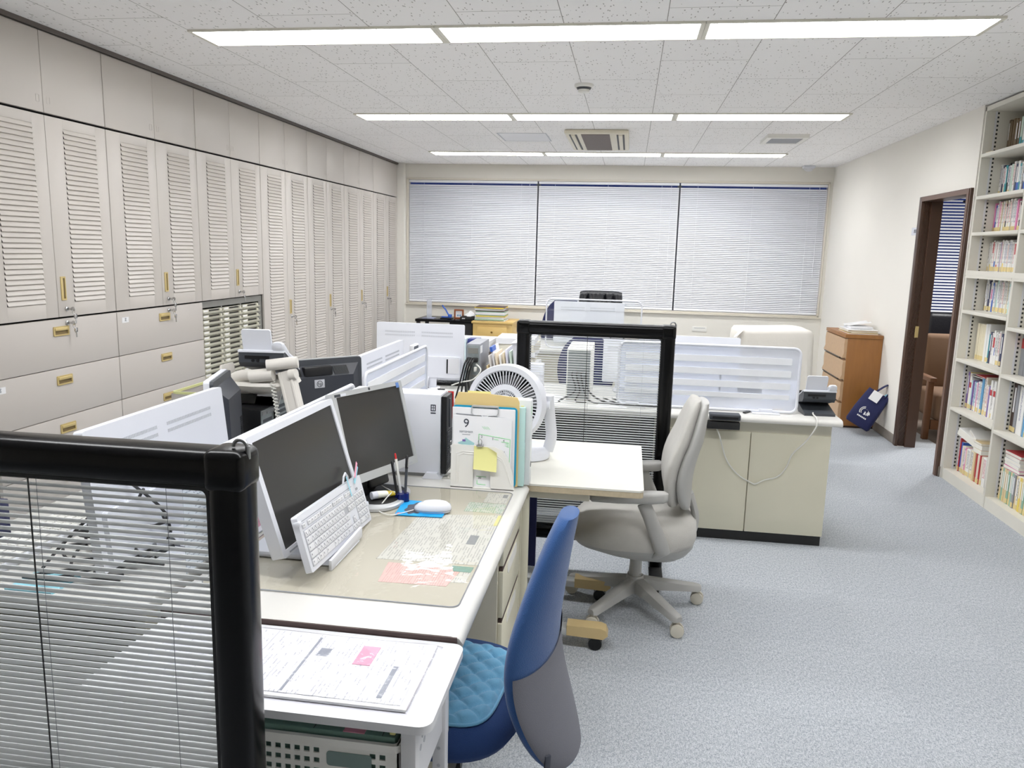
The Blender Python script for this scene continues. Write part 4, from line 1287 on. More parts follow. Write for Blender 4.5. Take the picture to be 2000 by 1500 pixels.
# ------------------------------------------------------------------ dividing panels along the desk rows
m_frost = frosted_mat('frosted_panel_sheet', (226, 230, 238), 0.42)
m_band = M('white_panel_band', (240, 242, 246), 0.4)
def desk_panel(label, axis, base, a0, a1, z0, z1, bands, group=None, clips=()):
    """low desk-top screen: white tube frame round a frosted sheet with white bands; axis 'y' runs along Y at x=base"""
    t = thing('desk_divider', label, 'desk screen', (base, (a0 + a1) / 2, z0) if axis == 'y' else ((a0 + a1) / 2, base, z0), group=group)
    def P(u, w, z):
        return (base + w, u, z) if axis == 'y' else (u, base + w, z)
    loop = [P(u, 0, z) for u, z in rrect(a0, a1, z0 + 0.01, z1, 0.035, 6)]
    MB().tube(loop, 0.0075, 10, closed=True).build('frame', m_white, t)
    ax = 'x' if axis == 'y' else 'y'
    MB().prism(rrect(a0 + 0.004, a1 - 0.004, z0 + 0.014, z1 - 0.004, 0.033, 5), ax, base - 0.001, base + 0.001).build('sheet', m_frost, t)
    s = MB()
    for (za, zb) in bands:
        s.prism(rrect(a0 + 0.035, a1 - 0.04, za, zb, 0.004, 2), ax, base - 0.0035, base + 0.0035)
    s.build('bands', m_band, t)
    for u in clips:
        s = MB()
        if axis == 'y':
            s.box(base - 0.03, base + 0.03, u - 0.035, u + 0.035, z0 - 0.0, z0 + 0.006, 0.002).box(base - 0.008, base + 0.008, u - 0.03, u + 0.03, z0, z0 + 0.03, 0.003)
        else:
            s.box(u - 0.07, u + 0.07, base - 0.045, base + 0.03, z0, z0 + 0.005, 0.002).box(u - 0.035, u + 0.035, base - 0.009, base + 0.009, z0, z0 + 0.022, 0.003)
        s.build('clamp_foot', m_white, t)
    return t
bz = [(0.735, 0.775), (0.80, 0.835), (0.865, 0.905), (0.93, 0.965)]
desk_panel('long frosted white desk screen behind the two near monitors', 'y', -1.03, 1.72, 2.825, DT, 0.985, [(0.93, 0.97)], clips=(2.0, 2.6))
desk_panel('frosted white desk screen with slanting bands left of the white tower computer', 'y', -1.03, 2.945, 3.92, DT, 1.005, bz, clips=(3.1, 3.7))
o = MB().box(-1.0215, -1.0205, 1.63, 2.05, DT + 0.02, 0.955).build('printed_sheet', text_mat('pinned_list', (222, 230, 240), (120, 130, 150), ('Y', 'Z'), 0.009, 0.03, 0.5, 0.4))
tag(o, 'pale printed list pinned to the desk screen at the left of the white monitor', 'paper')
flat = MB().box(-1.0203, -1.0195, 1.995, 2.06, DT + 0.004, DT + 0.058).build('sticky_note', text_mat('pink_note_hand', (244, 176, 196), (190, 110, 140), ('Y', 'Z'), 0.012, 0.02, 0.5, 0.2))
tag(flat, 'pink handwritten note pinned low on the desk screen by the white monitor', 'sticky note')

ST = 0.688
# ------------------------------------------------------------------ white side table, document pouch, basket
t = thing('side_table', 'low white steel side table in front of the near desk', 'table', (-0.62, 1.34, 0))
MB().prism(rrect(-0.98, -0.303, 1.19, 1.486, 0.025, 6), 'z', ST - 0.016, ST).build('tabletop', m_white2, t)
for x in (-0.345, -0.96):
    for y in (1.215, 1.445):
        if not (x < -0.9 and False):
            MB().box(x - 0.014, x + 0.014, y - 0.014, y + 0.014, 0.0, ST - 0.016, 0.003).build('leg', m_white2, t)
MB().box(-0.95, -0.35, 1.205, 1.455, 0.492, 0.504, 0.003).build('shelf', m_white2, t)
s = MB()
s.box(-0.342, -0.338, 1.225, 1.44, 0.52, 0.675)
s.build('side_sheet', m_white2, t)
h = MB()
for i in range(5):
    for j in range(4):
        h.lathe([(0.006, 0), (0.006, 0.001)], (-0.338, 1.26 + 0.026 * i + (0.013 if j % 2 else 0), 0.60 + 0.018 * j), (1, 0, 0), 12)
h.build('perforation', m_vent, t)
s = MB()
for x in (-0.345,):
    for k in range(14):
        s.lathe([(0.004, 0), (0.004, 0.0008)], (x, 1.4305, 0.12 + 0.04 * k), (0, -1, 0), 8)
s.build('leg_holes', m_vent, t)

t = thing('document_pouch', 'clear plastic pouch of printed forms on the white side table', 'document pouch', (-0.58, 1.34, ST))
m_tx_doc = text_mat('printed_form_rules', (240, 240, 243), (110, 112, 122), ('Y', 'X'), 0.0085, 0.03, 0.45, 0.35, rules=0.012, strength=0.5)
m_tx_doc2 = text_mat('printed_form_table', (236, 236, 240), (110, 112, 122), ('Y', 'X'), 0.010, 0.02, 0.4, 0.3, rules=0.0055, strength=0.5)
m_pouch = glass_mat('pouch_film', (247, 247, 250), 0.1, 0.7, noise=0.5)
MB().box(-0.92, -0.356, 1.225, 1.462, ST + 0.001, ST + 0.007, 0.002).build('paper_stack', m_paper, t)
MB().box(-0.69, -0.37, 1.235, 1.452, ST + 0.0075, ST + 0.0085).build('front_form', m_tx_doc, t)
MB().box(-0.91, -0.70, 1.232, 1.452, ST + 0.0075, ST + 0.0082).build('second_form', m_tx_doc2, t)
MB().box(-0.503, -0.467, 1.352, 1.424, ST + 0.0088, ST + 0.0094).build('pink_slip', m_pink, t)
s = MB()
s.box(-0.603, -0.598, 1.24, 1.44, ST + 0.0086, ST + 0.0092).box(-0.585, -0.562, 1.37, 1.40, ST + 0.0086, ST + 0.0092).box(-0.42, -0.41, 1.25, 1.36, ST + 0.0086, ST + 0.0091)
s.build('printed_block', m_inklight, t)
s = MB()
def pz(u_, v_):
    x = -0.925 + 0.58 * u_
    y = 1.220 + 0.245 * v_
    e = min(u_ / 0.02, (1 - u_) / 0.02, v_ / 0.05, (1 - v_) / 0.05, 1.0)
    z = ST + 0.001 + 0.0095 * e + 0.0012 * sin(9 * u_ + 5 * v_) * e + 0.002 * math.exp(-((v_ - 0.14) / 0.03) ** 2) + 0.002 * math.exp(-((v_ - 0.93) / 0.03) ** 2)
    return Vector((x, y, z))
s.grid(pz, 30, 22).build('clear_film', m_pouch, t)

t = thing('storage_basket', 'white perforated plastic basket on the shelf under the side table', 'basket', (-0.66, 1.33, 0.504))
s = MB()
bx0, bx1, by0, by1, bz0, bz1 = -0.93, -0.366, 1.212, 1.44, 0.506, 0.632
# front wall built from strips so the square holes are real openings
def holed_wall(x0, x1, z0, z1, y, cols, rws, hole, slots):
    zs_ = [z0 + (z1 - z0) * f for f in rws]
    xs = cols
    pw, phh = hole
    # vertical cuts
    pats = []
    xe = sorted(set([x0, x1] + [c - pw / 2 for c in xs] + [c + pw / 2 for c in xs]))
    ze = sorted(set([z0, z1] + [r - phh / 2 for r in zs_] + [r + phh / 2 for r in zs_]))
    for i in range(len(xe) - 1):
        for j in range(len(ze) - 1):
            xm, zm = (xe[i] + xe[i + 1]) / 2, (ze[j] + ze[j + 1]) / 2
            hole_ = any(abs(xm - c) < pw / 2 for c in xs) and any(abs(zm - r) < phh / 2 for r in zs_)
            slot_ = any(a < xm < b2 and c2 < zm < d2 for a, b2, c2, d2 in slots)
            if not hole_:
                s.box(xe[i], xe[i + 1], y, y + 0.003, ze[j], ze[j + 1])
cols = [bx1 - 0.030 - 0.0185 * k for k in range(2)] + [bx1 - 0.155 - 0.0185 * k for k in range(9)] + [bx1 - 0.42 - 0.0185 * k for k in range(7)]
holed_wall(bx0, bx1, bz0, bz1 - 0.012, by0, cols, (0.14, 0.32, 0.50, 0.68, 0.86), (0.0115, 0.011), [])
s.box(bx0, bx1, by1 - 0.003, by1, bz0, bz1)
s.box(bx0, bx0 + 0.003, by0, by1, bz0, bz1)
s.box(bx1 - 0.003, bx1, by0, by1, bz0, bz1)
s.box(bx0, bx1, by0, by1, bz0, bz0 + 0.003)
s.build('body', m_offw, t, flat=True)
s = MB(); s.ring_prism(rrect(bx0 - 0.004, bx1 + 0.004, by0 - 0.004, by1 + 0.004, 0.012, 3), rrect(bx0 + 0.004, bx1 - 0.004, by0 + 0.004, by1 - 0.004, 0.008, 3), 'z', bz1 - 0.014, bz1).build('rim', m_offw, t)
m_slot = M('slot_green_grey', (120, 140, 136), 0.6)
for xa in (bx1 - 0.135, bx1 - 0.395):
    MB().prism(rrect(xa, xa + 0.085, bz1 - 0.055, bz1 - 0.026, 0.006, 3), 'y', by0 - 0.0012, by0).build('grip_slot', m_slot, t)
t = thing('folder', 'dark green card folder with a pink slip lying in the white basket', 'folder', (-0.66, 1.33, 0.6))
m_green = M('green_card', (112, 146, 136), 0.6, var=0.04)
MB().box(-0.92, -0.375, 1.222, 1.432, 0.51, 0.640, 0.003).build('cover', m_green, t)
MB().box(-0.473, -0.433, 1.222, 1.30, 0.640, 0.6415).build('pink_slip', m_pink, t)
s = MB()
for x in (-0.79, -0.75, -0.53, -0.40):
    s.box(x, x + 0.0012, 1.223, 1.43, 0.640, 0.6406)
s.build('crease', m_char, t)
tag(MB().box(-0.387, -0.376, 1.226, 1.30, 0.641, 0.660, 0.002).build('index_tab', m_yellow), 'yellow tab sticking out of the white basket beside the green folder', 'index tab')
# ------------------------------------------------------------------ cream table with castored feet
t = thing('work_table', 'cream laminate table with worn tan edges, pulled up to the end of the near desk', 'table', (-0.45, 2.93, 0))
MB().prism(rrect(-1.0, 0.088, 2.612, 3.262, 0.02, 4), 'z', DT - 0.007, DT).build('tabletop', m_table, t)
MB().prism(rrect(-1.0, 0.087, 2.613, 3.261, 0.02, 4), 'z', DT - 0.028, DT - 0.0072).build('edge_band', m_tanedge, t)
MB().box(-0.97, -0.10, 2.64, 2.68, DT - 0.06, DT - 0.03, 0.003).box(-0.97, -0.10, 3.19, 3.23, DT - 0.06, DT - 0.03, 0.003).build('under_rail', m_deskside, t)
for y in (2.80, 3.235):
    MB().box(-0.52, -0.46, y - 0.02, y + 0.02, 0.09, DT - 0.05, 0.006).build('leg', m_deskcream, t)
    f = MB()
    f.box(-0.95, -0.16, y - 0.026, y + 0.026, 0.055, 0.085, 0.006).build('foot_bar', m_silver, t)
    f = MB()
    f.prism([(-0.17, 0.058), (-0.03, 0.052), (-0.012, 0.068), (-0.02, 0.088), (-0.04, 0.096), (-0.17, 0.098)], 'y', y - 0.03, y + 0.03)
    f.build('foot_cap', m_capbeige, t)
    for xx in (-0.06, -0.9):
        c = MB()
        for d_ in (-0.012, 0.012):
            c.cyl((xx, y + d_ - 0.008, 0.026), (xx, y + d_ + 0.008, 0.026), 0.026, n=18)
        c.cyl((xx, y, 0.03), (xx, y, 0.06), 0.009)
        c.build('caster', m_black, t)
MB().box(-0.36, -0.315, 2.635, 2.675, 0.02, DT - 0.03, 0.004).build('corner_post', m_deskcream, t)
MB().box(-0.75, -0.32, 2.95, 2.97, 0.25, DT - 0.06).build('modesty_or_shade_panel', m_navy, t)

# ------------------------------------------------------------------ grey task chair
gc = Vector((0.09, 3.19, 0))
t = thing('task_chair', 'light grey fabric task chair with armrests drawn up to the cream table', 'chair', tuple(gc))
base = MB()
base.lathe([(0.036, 0.075), (0.042, 0.12), (0.034, 0.15)], gc, n=20)
base.build('base_hub', m_pl_grey, t)
for k in range(5):
    a = math.radians(-54 + 72 * k)
    dirv = Vector((cos(a), sin(a), 0))
    sd = Vector((-sin(a), cos(a), 0))
    L = MB()
    rings = []
    for q, hw, zt, zb_ in ((0.015, 0.026, 0.145, 0.08), (0.10, 0.027, 0.128, 0.082), (0.20, 0.025, 0.108, 0.072), (0.285, 0.022, 0.092, 0.062), (0.30, 0.016, 0.086, 0.066)):
        c_ = gc + dirv * q
        rings.append([c_ - sd * hw + Vector((0, 0, zb_)), c_ - sd * hw * 0.85 + Vector((0, 0, zt - 0.006)), c_ - sd * hw * 0.45 + Vector((0, 0, zt)), c_ + sd * hw * 0.45 + Vector((0, 0, zt)), c_ + sd * hw * 0.85 + Vector((0, 0, zt - 0.006)), c_ + sd * hw + Vector((0, 0, zb_))])
    L.loops(rings).build('leg', m_pl_grey, t, ang=50)
    w = MB()
    cc = gc + dirv * 0.288
    aw = Vector((0.25 * sin(7 * k), 1, 0)).normalized()
    for s_ in (-1, 1):
        w.lathe([(0.006, -0.009), (0.026, -0.007), (0.028, 0), (0.026, 0.007), (0.012, 0.010)], cc + aw * 0.013 * s_ + Vector((0, 0, 0.028)), aw * s_, 20)
    w.cyl(gc + dirv * 0.285 + Vector((0, 0, 0.03)), gc + dirv * 0.285 + Vector((0, 0, 0.075)), 0.008)
    w.build('caster', m_caster, t)
MB().lathe([(0.026, 0.14), (0.026, 0.228), (0.031, 0.229), (0.031, 0.255), (0.024, 0.28)], gc, n=24).build('gas_column', m_pl_grey, t)
sh = MB()
rings = []
sx, sy = 0.065, 3.19
for z, a_, b_, off in ((0.255, 0.05, 0.06, 0.08), (0.26, 0.13, 0.12, 0.075), (0.29, 0.19, 0.18, 0.045), (0.322, 0.248, 0.222, 0.008), (0.340, 0.256, 0.232, 0.0)):
    rings.append([Vector((sx + off + u, sy + v, z)) for u, v in superell(a_, b_, 2.8, 40)])
sh.loops(rings).build('seat_shell', m_pl_grey, t, ang=60)
se = MB()
rings = []
for z, a_, b_ in ((0.340, 0.258, 0.234), (0.364, 0.266, 0.242), (0.395, 0.262, 0.238), (0.422, 0.235, 0.212), (0.432, 0.19, 0.17), (0.434, 0.10, 0.09), (0.434, 0.01, 0.01)):
    ring = []
    for u, v in superell(a_, b_, 2.8, 40):
        zz = z
        if z > 0.39:
            fx = (u / 0.26)
            zz += 0.028 * max(0, fx) ** 2 + 0.018 * (v / 0.24) ** 2 - 0.04 * max(0, -fx - 0.55)
        ring.append(Vector((sx + u, sy + v, zz)))
    rings.append(ring)
se.loops(rings).build('seat_cushion', m_fab_grey, t, ang=70)
# backrest: front cushion and rear shell
def back_rings(f0, f1, zlo, zhi, n=14):
    R_ = []
    for i in range(n + 1):
        v = i / n
        ev = sin(PI * min(1, max(0, 0.04 + 0.92 * v))) ** 0.28
        z = zlo + (zhi - zlo) * v
        xm = 0.225 - 0.018 * sin(PI * min(1, v * 1.5)) + 0.070 * v ** 1.4      # forward lumbar, top leaning back
        hw = (0.205 - 0.035 * v ** 2) * ev
        ring = []
        for k in range(36):
            a = 2 * PI * k / 36
            c_, s_ = cos(a), sin(a)
            yy = hw * math.copysign(abs(c_) ** 0.75, c_)
            wrap = -0.03 * (yy / 0.21) ** 2
            th = f0 + (f1 - f0) * (0.5 + 0.5 * math.copysign(abs(s_) ** 0.8, s_))
            th = (f0 + f1) / 2 + (th - (f0 + f1) / 2) * ev
            ring.append(Vector((xm + th * (1 - 0.3 * v) + wrap, sy + yy, z)))
        R_.append(ring)
    return R_
MB().loops(back_rings(-0.040, 0.045, 0.497, 0.93)).build('backrest_cushion', m_fab_grey, t, ang=70)
MB().loops(back_rings(0.012, 0.092, 0.49, 0.922)).build('backrest_shell', m_pl_grey, t, ang=70)
MB().tube(smooth_path([(0.16, sy, 0.29), (0.26, sy, 0.305), (0.31, sy, 0.345), (0.325, sy, 0.42), (0.312, sy, 0.48), (0.295, sy, 0.53)]), [(0.03, 0.016)] * 31, 14).build('back_bar', m_pl_grey, t)
for y in (2.94, 3.40):
    a = MB()
    rings = []
    for q, hw, zt, zb_ in ((-0.11, 0.012, 0.572, 0.552), (-0.10, 0.026, 0.580, 0.546), (0.0, 0.031, 0.588, 0.546), (0.13, 0.033, 0.600, 0.552), (0.175, 0.029, 0.602, 0.558), (0.192, 0.016, 0.596, 0.566)):
        rings.append([Vector((q, y + v * hw / 1.0, (zt + zb_) / 2 + u)) for u, v in superell((zt - zb_) / 2, 1.0, 3.0, 20)])
    a.loops(rings).build('armrest_pad', m_pl_grey, t, ang=60)
    s_ = 1 if y > sy else -1
    MB().tube([(0.10, y, 0.55), (0.125, y, 0.50), (0.175, y, 0.38), (0.185, y - s_ * 0.01, 0.35), (0.16, y - s_ * 0.05, 0.315)], [(0.013, 0.026), (0.013, 0.027), (0.014, 0.03), (0.014, 0.03), (0.012, 0.02)], 12).build('arm_support', m_pl_grey, t)

# ------------------------------------------------------------------ blue task chair
ang = 0.0913
wv = Vector((sin(ang), cos(ang), 0))          # along the back, near to far
fv = Vector((-cos(ang), sin(ang), 0))         # where the sitter looks
bc = Vector((-0.1917, 1.632, 0))
t = thing('task_chair', 'royal blue task chair with a grey back cover and quilted seat pad', 'chair', (-0.38, 1.68, 0))
sc0 = bc + fv * 0.245 + wv * 0.075
s = MB()
s.lathe([(0.05, 0.06), (0.05, 0.12), (0.03, 0.14)], sc0, n=20)
for k in range(5):
    a = math.radians(20 + 72 * k)
    dv_ = Vector((cos(a), sin(a), 0))
    s.tube([sc0 + Vector((0, 0, 0.10)), sc0 + dv_ * 0.15 + Vector((0, 0, 0.095)), sc0 + dv_ * 0.30 + Vector((0, 0, 0.07))], [(0.03, 0.022), (0.027, 0.018), (0.02, 0.012)], 12)
s.build('base', m_blackmat, t)
for k in range(5):
    a = math.radians(20 + 72 * k)
    dv_ = Vector((cos(a), sin(a), 0)); sv_ = Vector((-sin(a), cos(a), 0))
    w = MB()
    for q in (-0.014, 0.014):
        w.cyl(sc0 + dv_ * 0.29 + sv_ * (q - 0.008) + Vector((0, 0, 0.028)), sc0 + dv_ * 0.29 + sv_ * (q + 0.008) + Vector((0, 0, 0.028)), 0.028, n=18)
    w.build('caster', m_black, t)
MB().lathe([(0.032, 0.12), (0.032, 0.24), (0.02, 0.25), (0.02, 0.37)], sc0, n=20).build('gas_column', m_black, t)
s = MB()
s.box(-0.10, 0.10, -0.11, 0.11, 0.34, 0.375, 0.012)
s.cyl((0.0, -0.11, 0.355), (0.0, -0.23, 0.35), 0.011)
s.cyl((-0.06, 0.13, 0.352), (-0.13, 0.16, 0.33), 0.02)
s.xf(frame4(sc0 * 1.0, wv, -fv)).build('tilt_mechanism', m_blackmat, t)
s = MB()
rings = []
for z, a_, b_ in ((0.385, 0.19, 0.19), (0.394, 0.225, 0.225), (0.415, 0.238, 0.238), (0.44, 0.232, 0.23), (0.462, 0.205, 0.205), (0.466, 0.12, 0.12), (0.466, 0.01, 0.01)):
    ring = []
    for u, v in superell(a_, b_, 3.2, 44):
        zz = z - (0.05 * max(0, v / 0.24 - 0.5) if z > 0.4 else 0)
        ring.append(sc0 + wv * u + fv * v + Vector((0, 0, zz)))
    rings.append(ring)
s.loops(rings).build('seat_cushion', m_fab_blue2, t, ang=70)
# back
s = MB()
NV, NA = 26, 48
z_lo, z_hi = 0.3816, 0.946
RR = []
for i in range(NV + 1):
    v = i / NV
    z = z_lo + (z_hi - z_lo) * v
    e = sin(PI * (0.03 + 0.94 * v)) ** 0.33
    hw = (0.1896 - 0.0768 * v ** 1.6) * e
    back = 0.0995 * (1 - v) ** 2 - 0.0162 * math.exp(-((v - 0.42) / 0.24) ** 2) + 0.0884 * v ** 2.0
    th = (0.0601 - 0.022 * v) * (0.35 + 0.65 * e)
    ring = []
    for k in range(NA):
        a = 2 * PI * k / NA
        c_, s_ = cos(a), sin(a)
        u = hw * math.copysign(abs(c_) ** 0.8, c_)
        wrap = 0.0506 * (u / 0.215) ** 2
        d_ = -back + wrap + th * s_ * 0.85
        ring.append(bc + wv * u + fv * d_ + Vector((0, 0, z)))
    RR.append(ring)
RV = [[s.bm.verts.new(p) for p in ring] for ring in RR]
for i in range(NV):
    for k in range(NA):
        f = s.bm.faces.new((RV[i][k], RV[i][(k + 1) % NA], RV[i + 1][(k + 1) % NA], RV[i + 1][k]))
        a = 2 * PI * (k + 0.5) / NA
        v = (i + 0.5) / NV
        u_ = cos(a)
        f.material_index = 0
s.bm.faces.new(RV[0]); s.bm.faces.new(RV[-1])
s.build('backrest', [m_fab_blue], t, ang=70)
# grey cover stretched over the lower back
s = MB()
def cover(u_, v_):
    a = math.radians(190 + 162 * u_)          # round the back from the near edge to the far edge
    c_, sn = cos(a), sin(a)
    x = math.copysign(abs(c_) ** 0.8, c_)
    vt = 0.485 + 0.075 * x + 0.03 * x * x
    v = 0.012 + (vt - 0.012) * v_
    z = z_lo + (z_hi - z_lo) * v
    e = sin(PI * (0.03 + 0.94 * v)) ** 0.33
    hw = (0.1896 - 0.0768 * v ** 1.6) * e
    back = 0.0995 * (1 - v) ** 2 - 0.0162 * math.exp(-((v - 0.42) / 0.24) ** 2) + 0.0884 * v ** 2.0
    th = (0.0601 - 0.022 * v) * (0.35 + 0.65 * e)
    u = hw * x
    wrap = 0.0506 * (u / 0.215) ** 2
    d_ = -back + wrap + th * sn * 0.85 + 0.0035 * sn
    return bc + wv * (u + 0.0035 * c_) + fv * d_ + Vector((0, 0, z))
s.grid(cover, 40, 26).build('back_cover', m_shell_grey, t, ang=80)
lp = cover(0.07, 0.16)
MB().box(-0.007, 0.007, -0.018, 0.018, -0.002, 0.003, 0.001).xf(frame4(lp, cover(0.11, 0.16) - lp, cover(0.07, 0.22) - lp)).build('fabric_tag', m_ink, t)
# quilted pad
m_pad = M('quilted_pad_sky_blue', (104, 168, 206), 0.92, var=0.05, nscale=20, bump=0.2, bscale=300, sheen=0.3)
t = thing('seat_pad', 'light blue quilted cushion pad lying on the blue chair seat', 'seat pad', tuple(sc0 + Vector((0, 0, 0.47))))
pc_ = sc0 + fv * 0.0 - wv * 0.012
s = MB()
def quilt(u_, v_):
    x, y = (u_ - 0.5) * 2, (v_ - 0.5) * 2
    k = max(abs(x), abs(y))
    if k > 0:
        r = (abs(x) ** 5 + abs(y) ** 5) ** 0.2
        sc = k / r if r > 0 else 1
        x, y = x * sc, y * sc
    X, Y = x * 0.178, y * 0.182
    p = 0.058
    d1 = abs(((X + Y * 0.9) / p) % 1 - 0.5) * 2
    d2 = abs(((X - Y * 0.9) / p) % 1 - 0.5) * 2
    puff = (1 - d1 ** 3) * (1 - d2 ** 3)
    edge = min(1, (1 - max(abs(u_ - .5), abs(v_ - .5)) * 2) / 0.06)
    z = 0.4675 + 0.003 * edge + 0.013 * puff ** 0.6 * edge
    return pc_ + wv * X + fv * Y + Vector((0, 0, z - 0.05 * max(0, Y / 0.24 - 0.5)))
s.grid(quilt, 72, 72).build('quilted_top', m_pad, t, ang=80)
s = MB()
edge_pts = [quilt(*uv) + Vector((0, 0, -0.0005)) for uv in [(i / 20, 0) for i in range(20)] + [(1, i / 20) for i in range(20)] + [(1 - i / 20, 1) for i in range(20)] + [(0, 1 - i / 20) for i in range(20)]]
s.tube(edge_pts, 0.004, 8, closed=True).build('bound_edge', m_pad, t)

# ------------------------------------------------------------------ desk fan on the cream table
t = thing('desk_fan', 'round white desk fan with a radial grille on the cream table', 'fan', (-0.435, 2.95, DT))
fc = Vector((-0.437, 2.90, 0.928))
ax = Vector((-0.10, -0.98, 0.12)).normalized()
R0 = 0.152
MB().lathe([(R0 - 0.012, 0.055), (R0 - 0.006, 0.062), (R0 - 0.002, 0.05), (R0, 0.0), (R0 - 0.01, -0.06), (R0 - 0.045, -0.11), (0.05, -0.125), (0.002, -0.126)], fc, ax, 56, cap=False).build('housing', m_white, t, ang=60)
s = MB()
s.lathe([(R0 - 0.016, 0.052), (R0 - 0.006, 0.064), (R0 - 0.024, 0.064), (R0 - 0.028, 0.052), (R0 - 0.016, 0.052)], fc, ax, 56, cap=False).build('rim', m_white, t, ang=60)
a1 = ax.orthogonal().normalized()
a1 = (Vector((0, 0, 1)) - ax * ax.z).normalized()
a2 = ax.cross(a1)
s = MB()
for k in range(60):
    a = 2 * PI * k / 60
    d_ = a1 * cos(a) + a2 * sin(a)
    tt = a1 * -sin(a) + a2 * cos(a)
    p0, p1 = fc + ax * 0.050 + d_ * 0.072, fc + ax * 0.054 + d_ * (R0 - 0.026)
    s.tube([p0, p1 - d_ * 0.02, p1], [(0.0013, 0.002), (0.0014, 0.002), (0.003, 0.003)], 6)
s.build('grille_ribs', m_white, t)
s = MB()
s.ring = None
s.lathe([(0.074, 0.05), (0.074, 0.056), (0.054, 0.060), (0.050, 0.056), (0.050, 0.05)], fc, ax, 40, cap=False)
s.lathe([(0.034, 0.05), (0.034, 0.062), (0.001, 0.066)], fc, ax, 32)
for k in range(40):
    a = 2 * PI * k / 40
    d_ = a1 * cos(a) + a2 * sin(a)
    s.tube([fc + ax * 0.055 + d_ * 0.032, fc + ax * 0.056 + d_ * 0.054], [0.0014, 0.0014], 5)
s.lathe([(0.0435, 0.052), (0.0435, 0.0575), (0.0415, 0.0575), (0.0415, 0.052)], fc, ax, 36, cap=False)
s.build('hub_ring', m_white, t)
s = MB()
for k in range(5):
    a = 2 * PI * k / 5
    pts_ = []
    def blade(u_, v_):
        aa = a + (v_ - 0.5) * 0.9
        rr = 0.03 + (R0 - 0.045 - 0.03) * u_
        d_ = a1 * cos(aa) + a2 * sin(aa)
        return fc + d_ * rr + ax * (-0.02 + 0.035 * (v_ - 0.5))
    s.grid(blade, 6, 6)
s.build('blades', m_vent, t)
MB().lathe([(R0 - 0.022, 0.046), (R0 - 0.022, -0.05), (0.06, -0.10), (0.01, -0.10)], fc, ax, 48, cap=False).build('gap_shade_cone', m_char, t)  # dark cone that puts the shade between the ribs into colour
s = MB()
rh = smooth_path([(-0.285, 2.97, DT + 0.03), (-0.272, 2.965, DT + 0.09), (-0.278, 2.945, DT + 0.17), (-0.283, 2.92, 0.935), (-0.283, 2.91, 0.965)])
s.tube(rh, [(0.011, 0.022)] * len(rh), 12)
s.cyl(fc + Vector((0.148, 0, 0.0)), fc + Vector((0.162, 0, 0.0)), 0.016)
s.cyl(fc + Vector((-0.162, 0, 0.0)), fc + Vector((-0.148, 0, 0.0)), 0.016)
lh = smooth_path([(-0.585, 2.97, DT + 0.03), (-0.602, 2.965, DT + 0.09), (-0.598, 2.945, DT + 0.17), (-0.593, 2.91, 0.945)])
s.build('yoke', m_white, t)
s = MB()
s.tube(lh, [(0.011, 0.022)] * len(lh), 12)
s.build('yoke', m_white, t)
s = MB()
s.loops([[Vector((-0.435 + u, 2.98 + v, z)) for u, v in superell(a_, b_, 2.6, 40)] for z, a_, b_ in ((DT, 0.15, 0.10), (DT + 0.004, 0.158, 0.108), (DT + 0.028, 0.158, 0.108), (DT + 0.045, 0.14, 0.09), (DT + 0.048, 0.02, 0.02))]).build('base', m_white, t, ang=60)
rim_b = MB()
pl = fc + a1 * (R0 - 0.014) + ax * 0.060
rim_b.box(-0.038, 0.038, -0.006, 0.006, -0.003, 0.006, 0.003).xf(frame4(pl, a2, a1)).build('brand_plate', m_offw, t)
# ------------------------------------------------------------------ left-hand desk row
def plain_desk(label, x0, x1, y0, y1, front='x-', group=None, panel=None):
    t = thing('office_desk', label, 'desk', ((x0 + x1) / 2, (y0 + y1) / 2, 0), group=group)
    MB().box(x0, x1, y0, y1, DT - 0.034, DT, 0.008, 3).build('desktop', m_desk, t)
    if panel == 'rear':
        pass
    MB().box(x0 + 0.01, x0 + 0.035, y0 + 0.02, y1 - 0.02, 0.02, DT - 0.034).build('side_panel', m_deskside, t)
    MB().box(x1 - 0.035, x1 - 0.01, y0 + 0.02, y1 - 0.02, 0.02, DT - 0.034).build('side_panel', m_deskside, t)
    return t
plain_desk('ivory desk on the far side of the long desk screen, nearest the lockers', -1.745, -1.045, 1.492, 2.60)
plain_desk('ivory desk behind the black-backed monitor, next to the lockers', -1.745, -1.045, 2.612, 3.90)

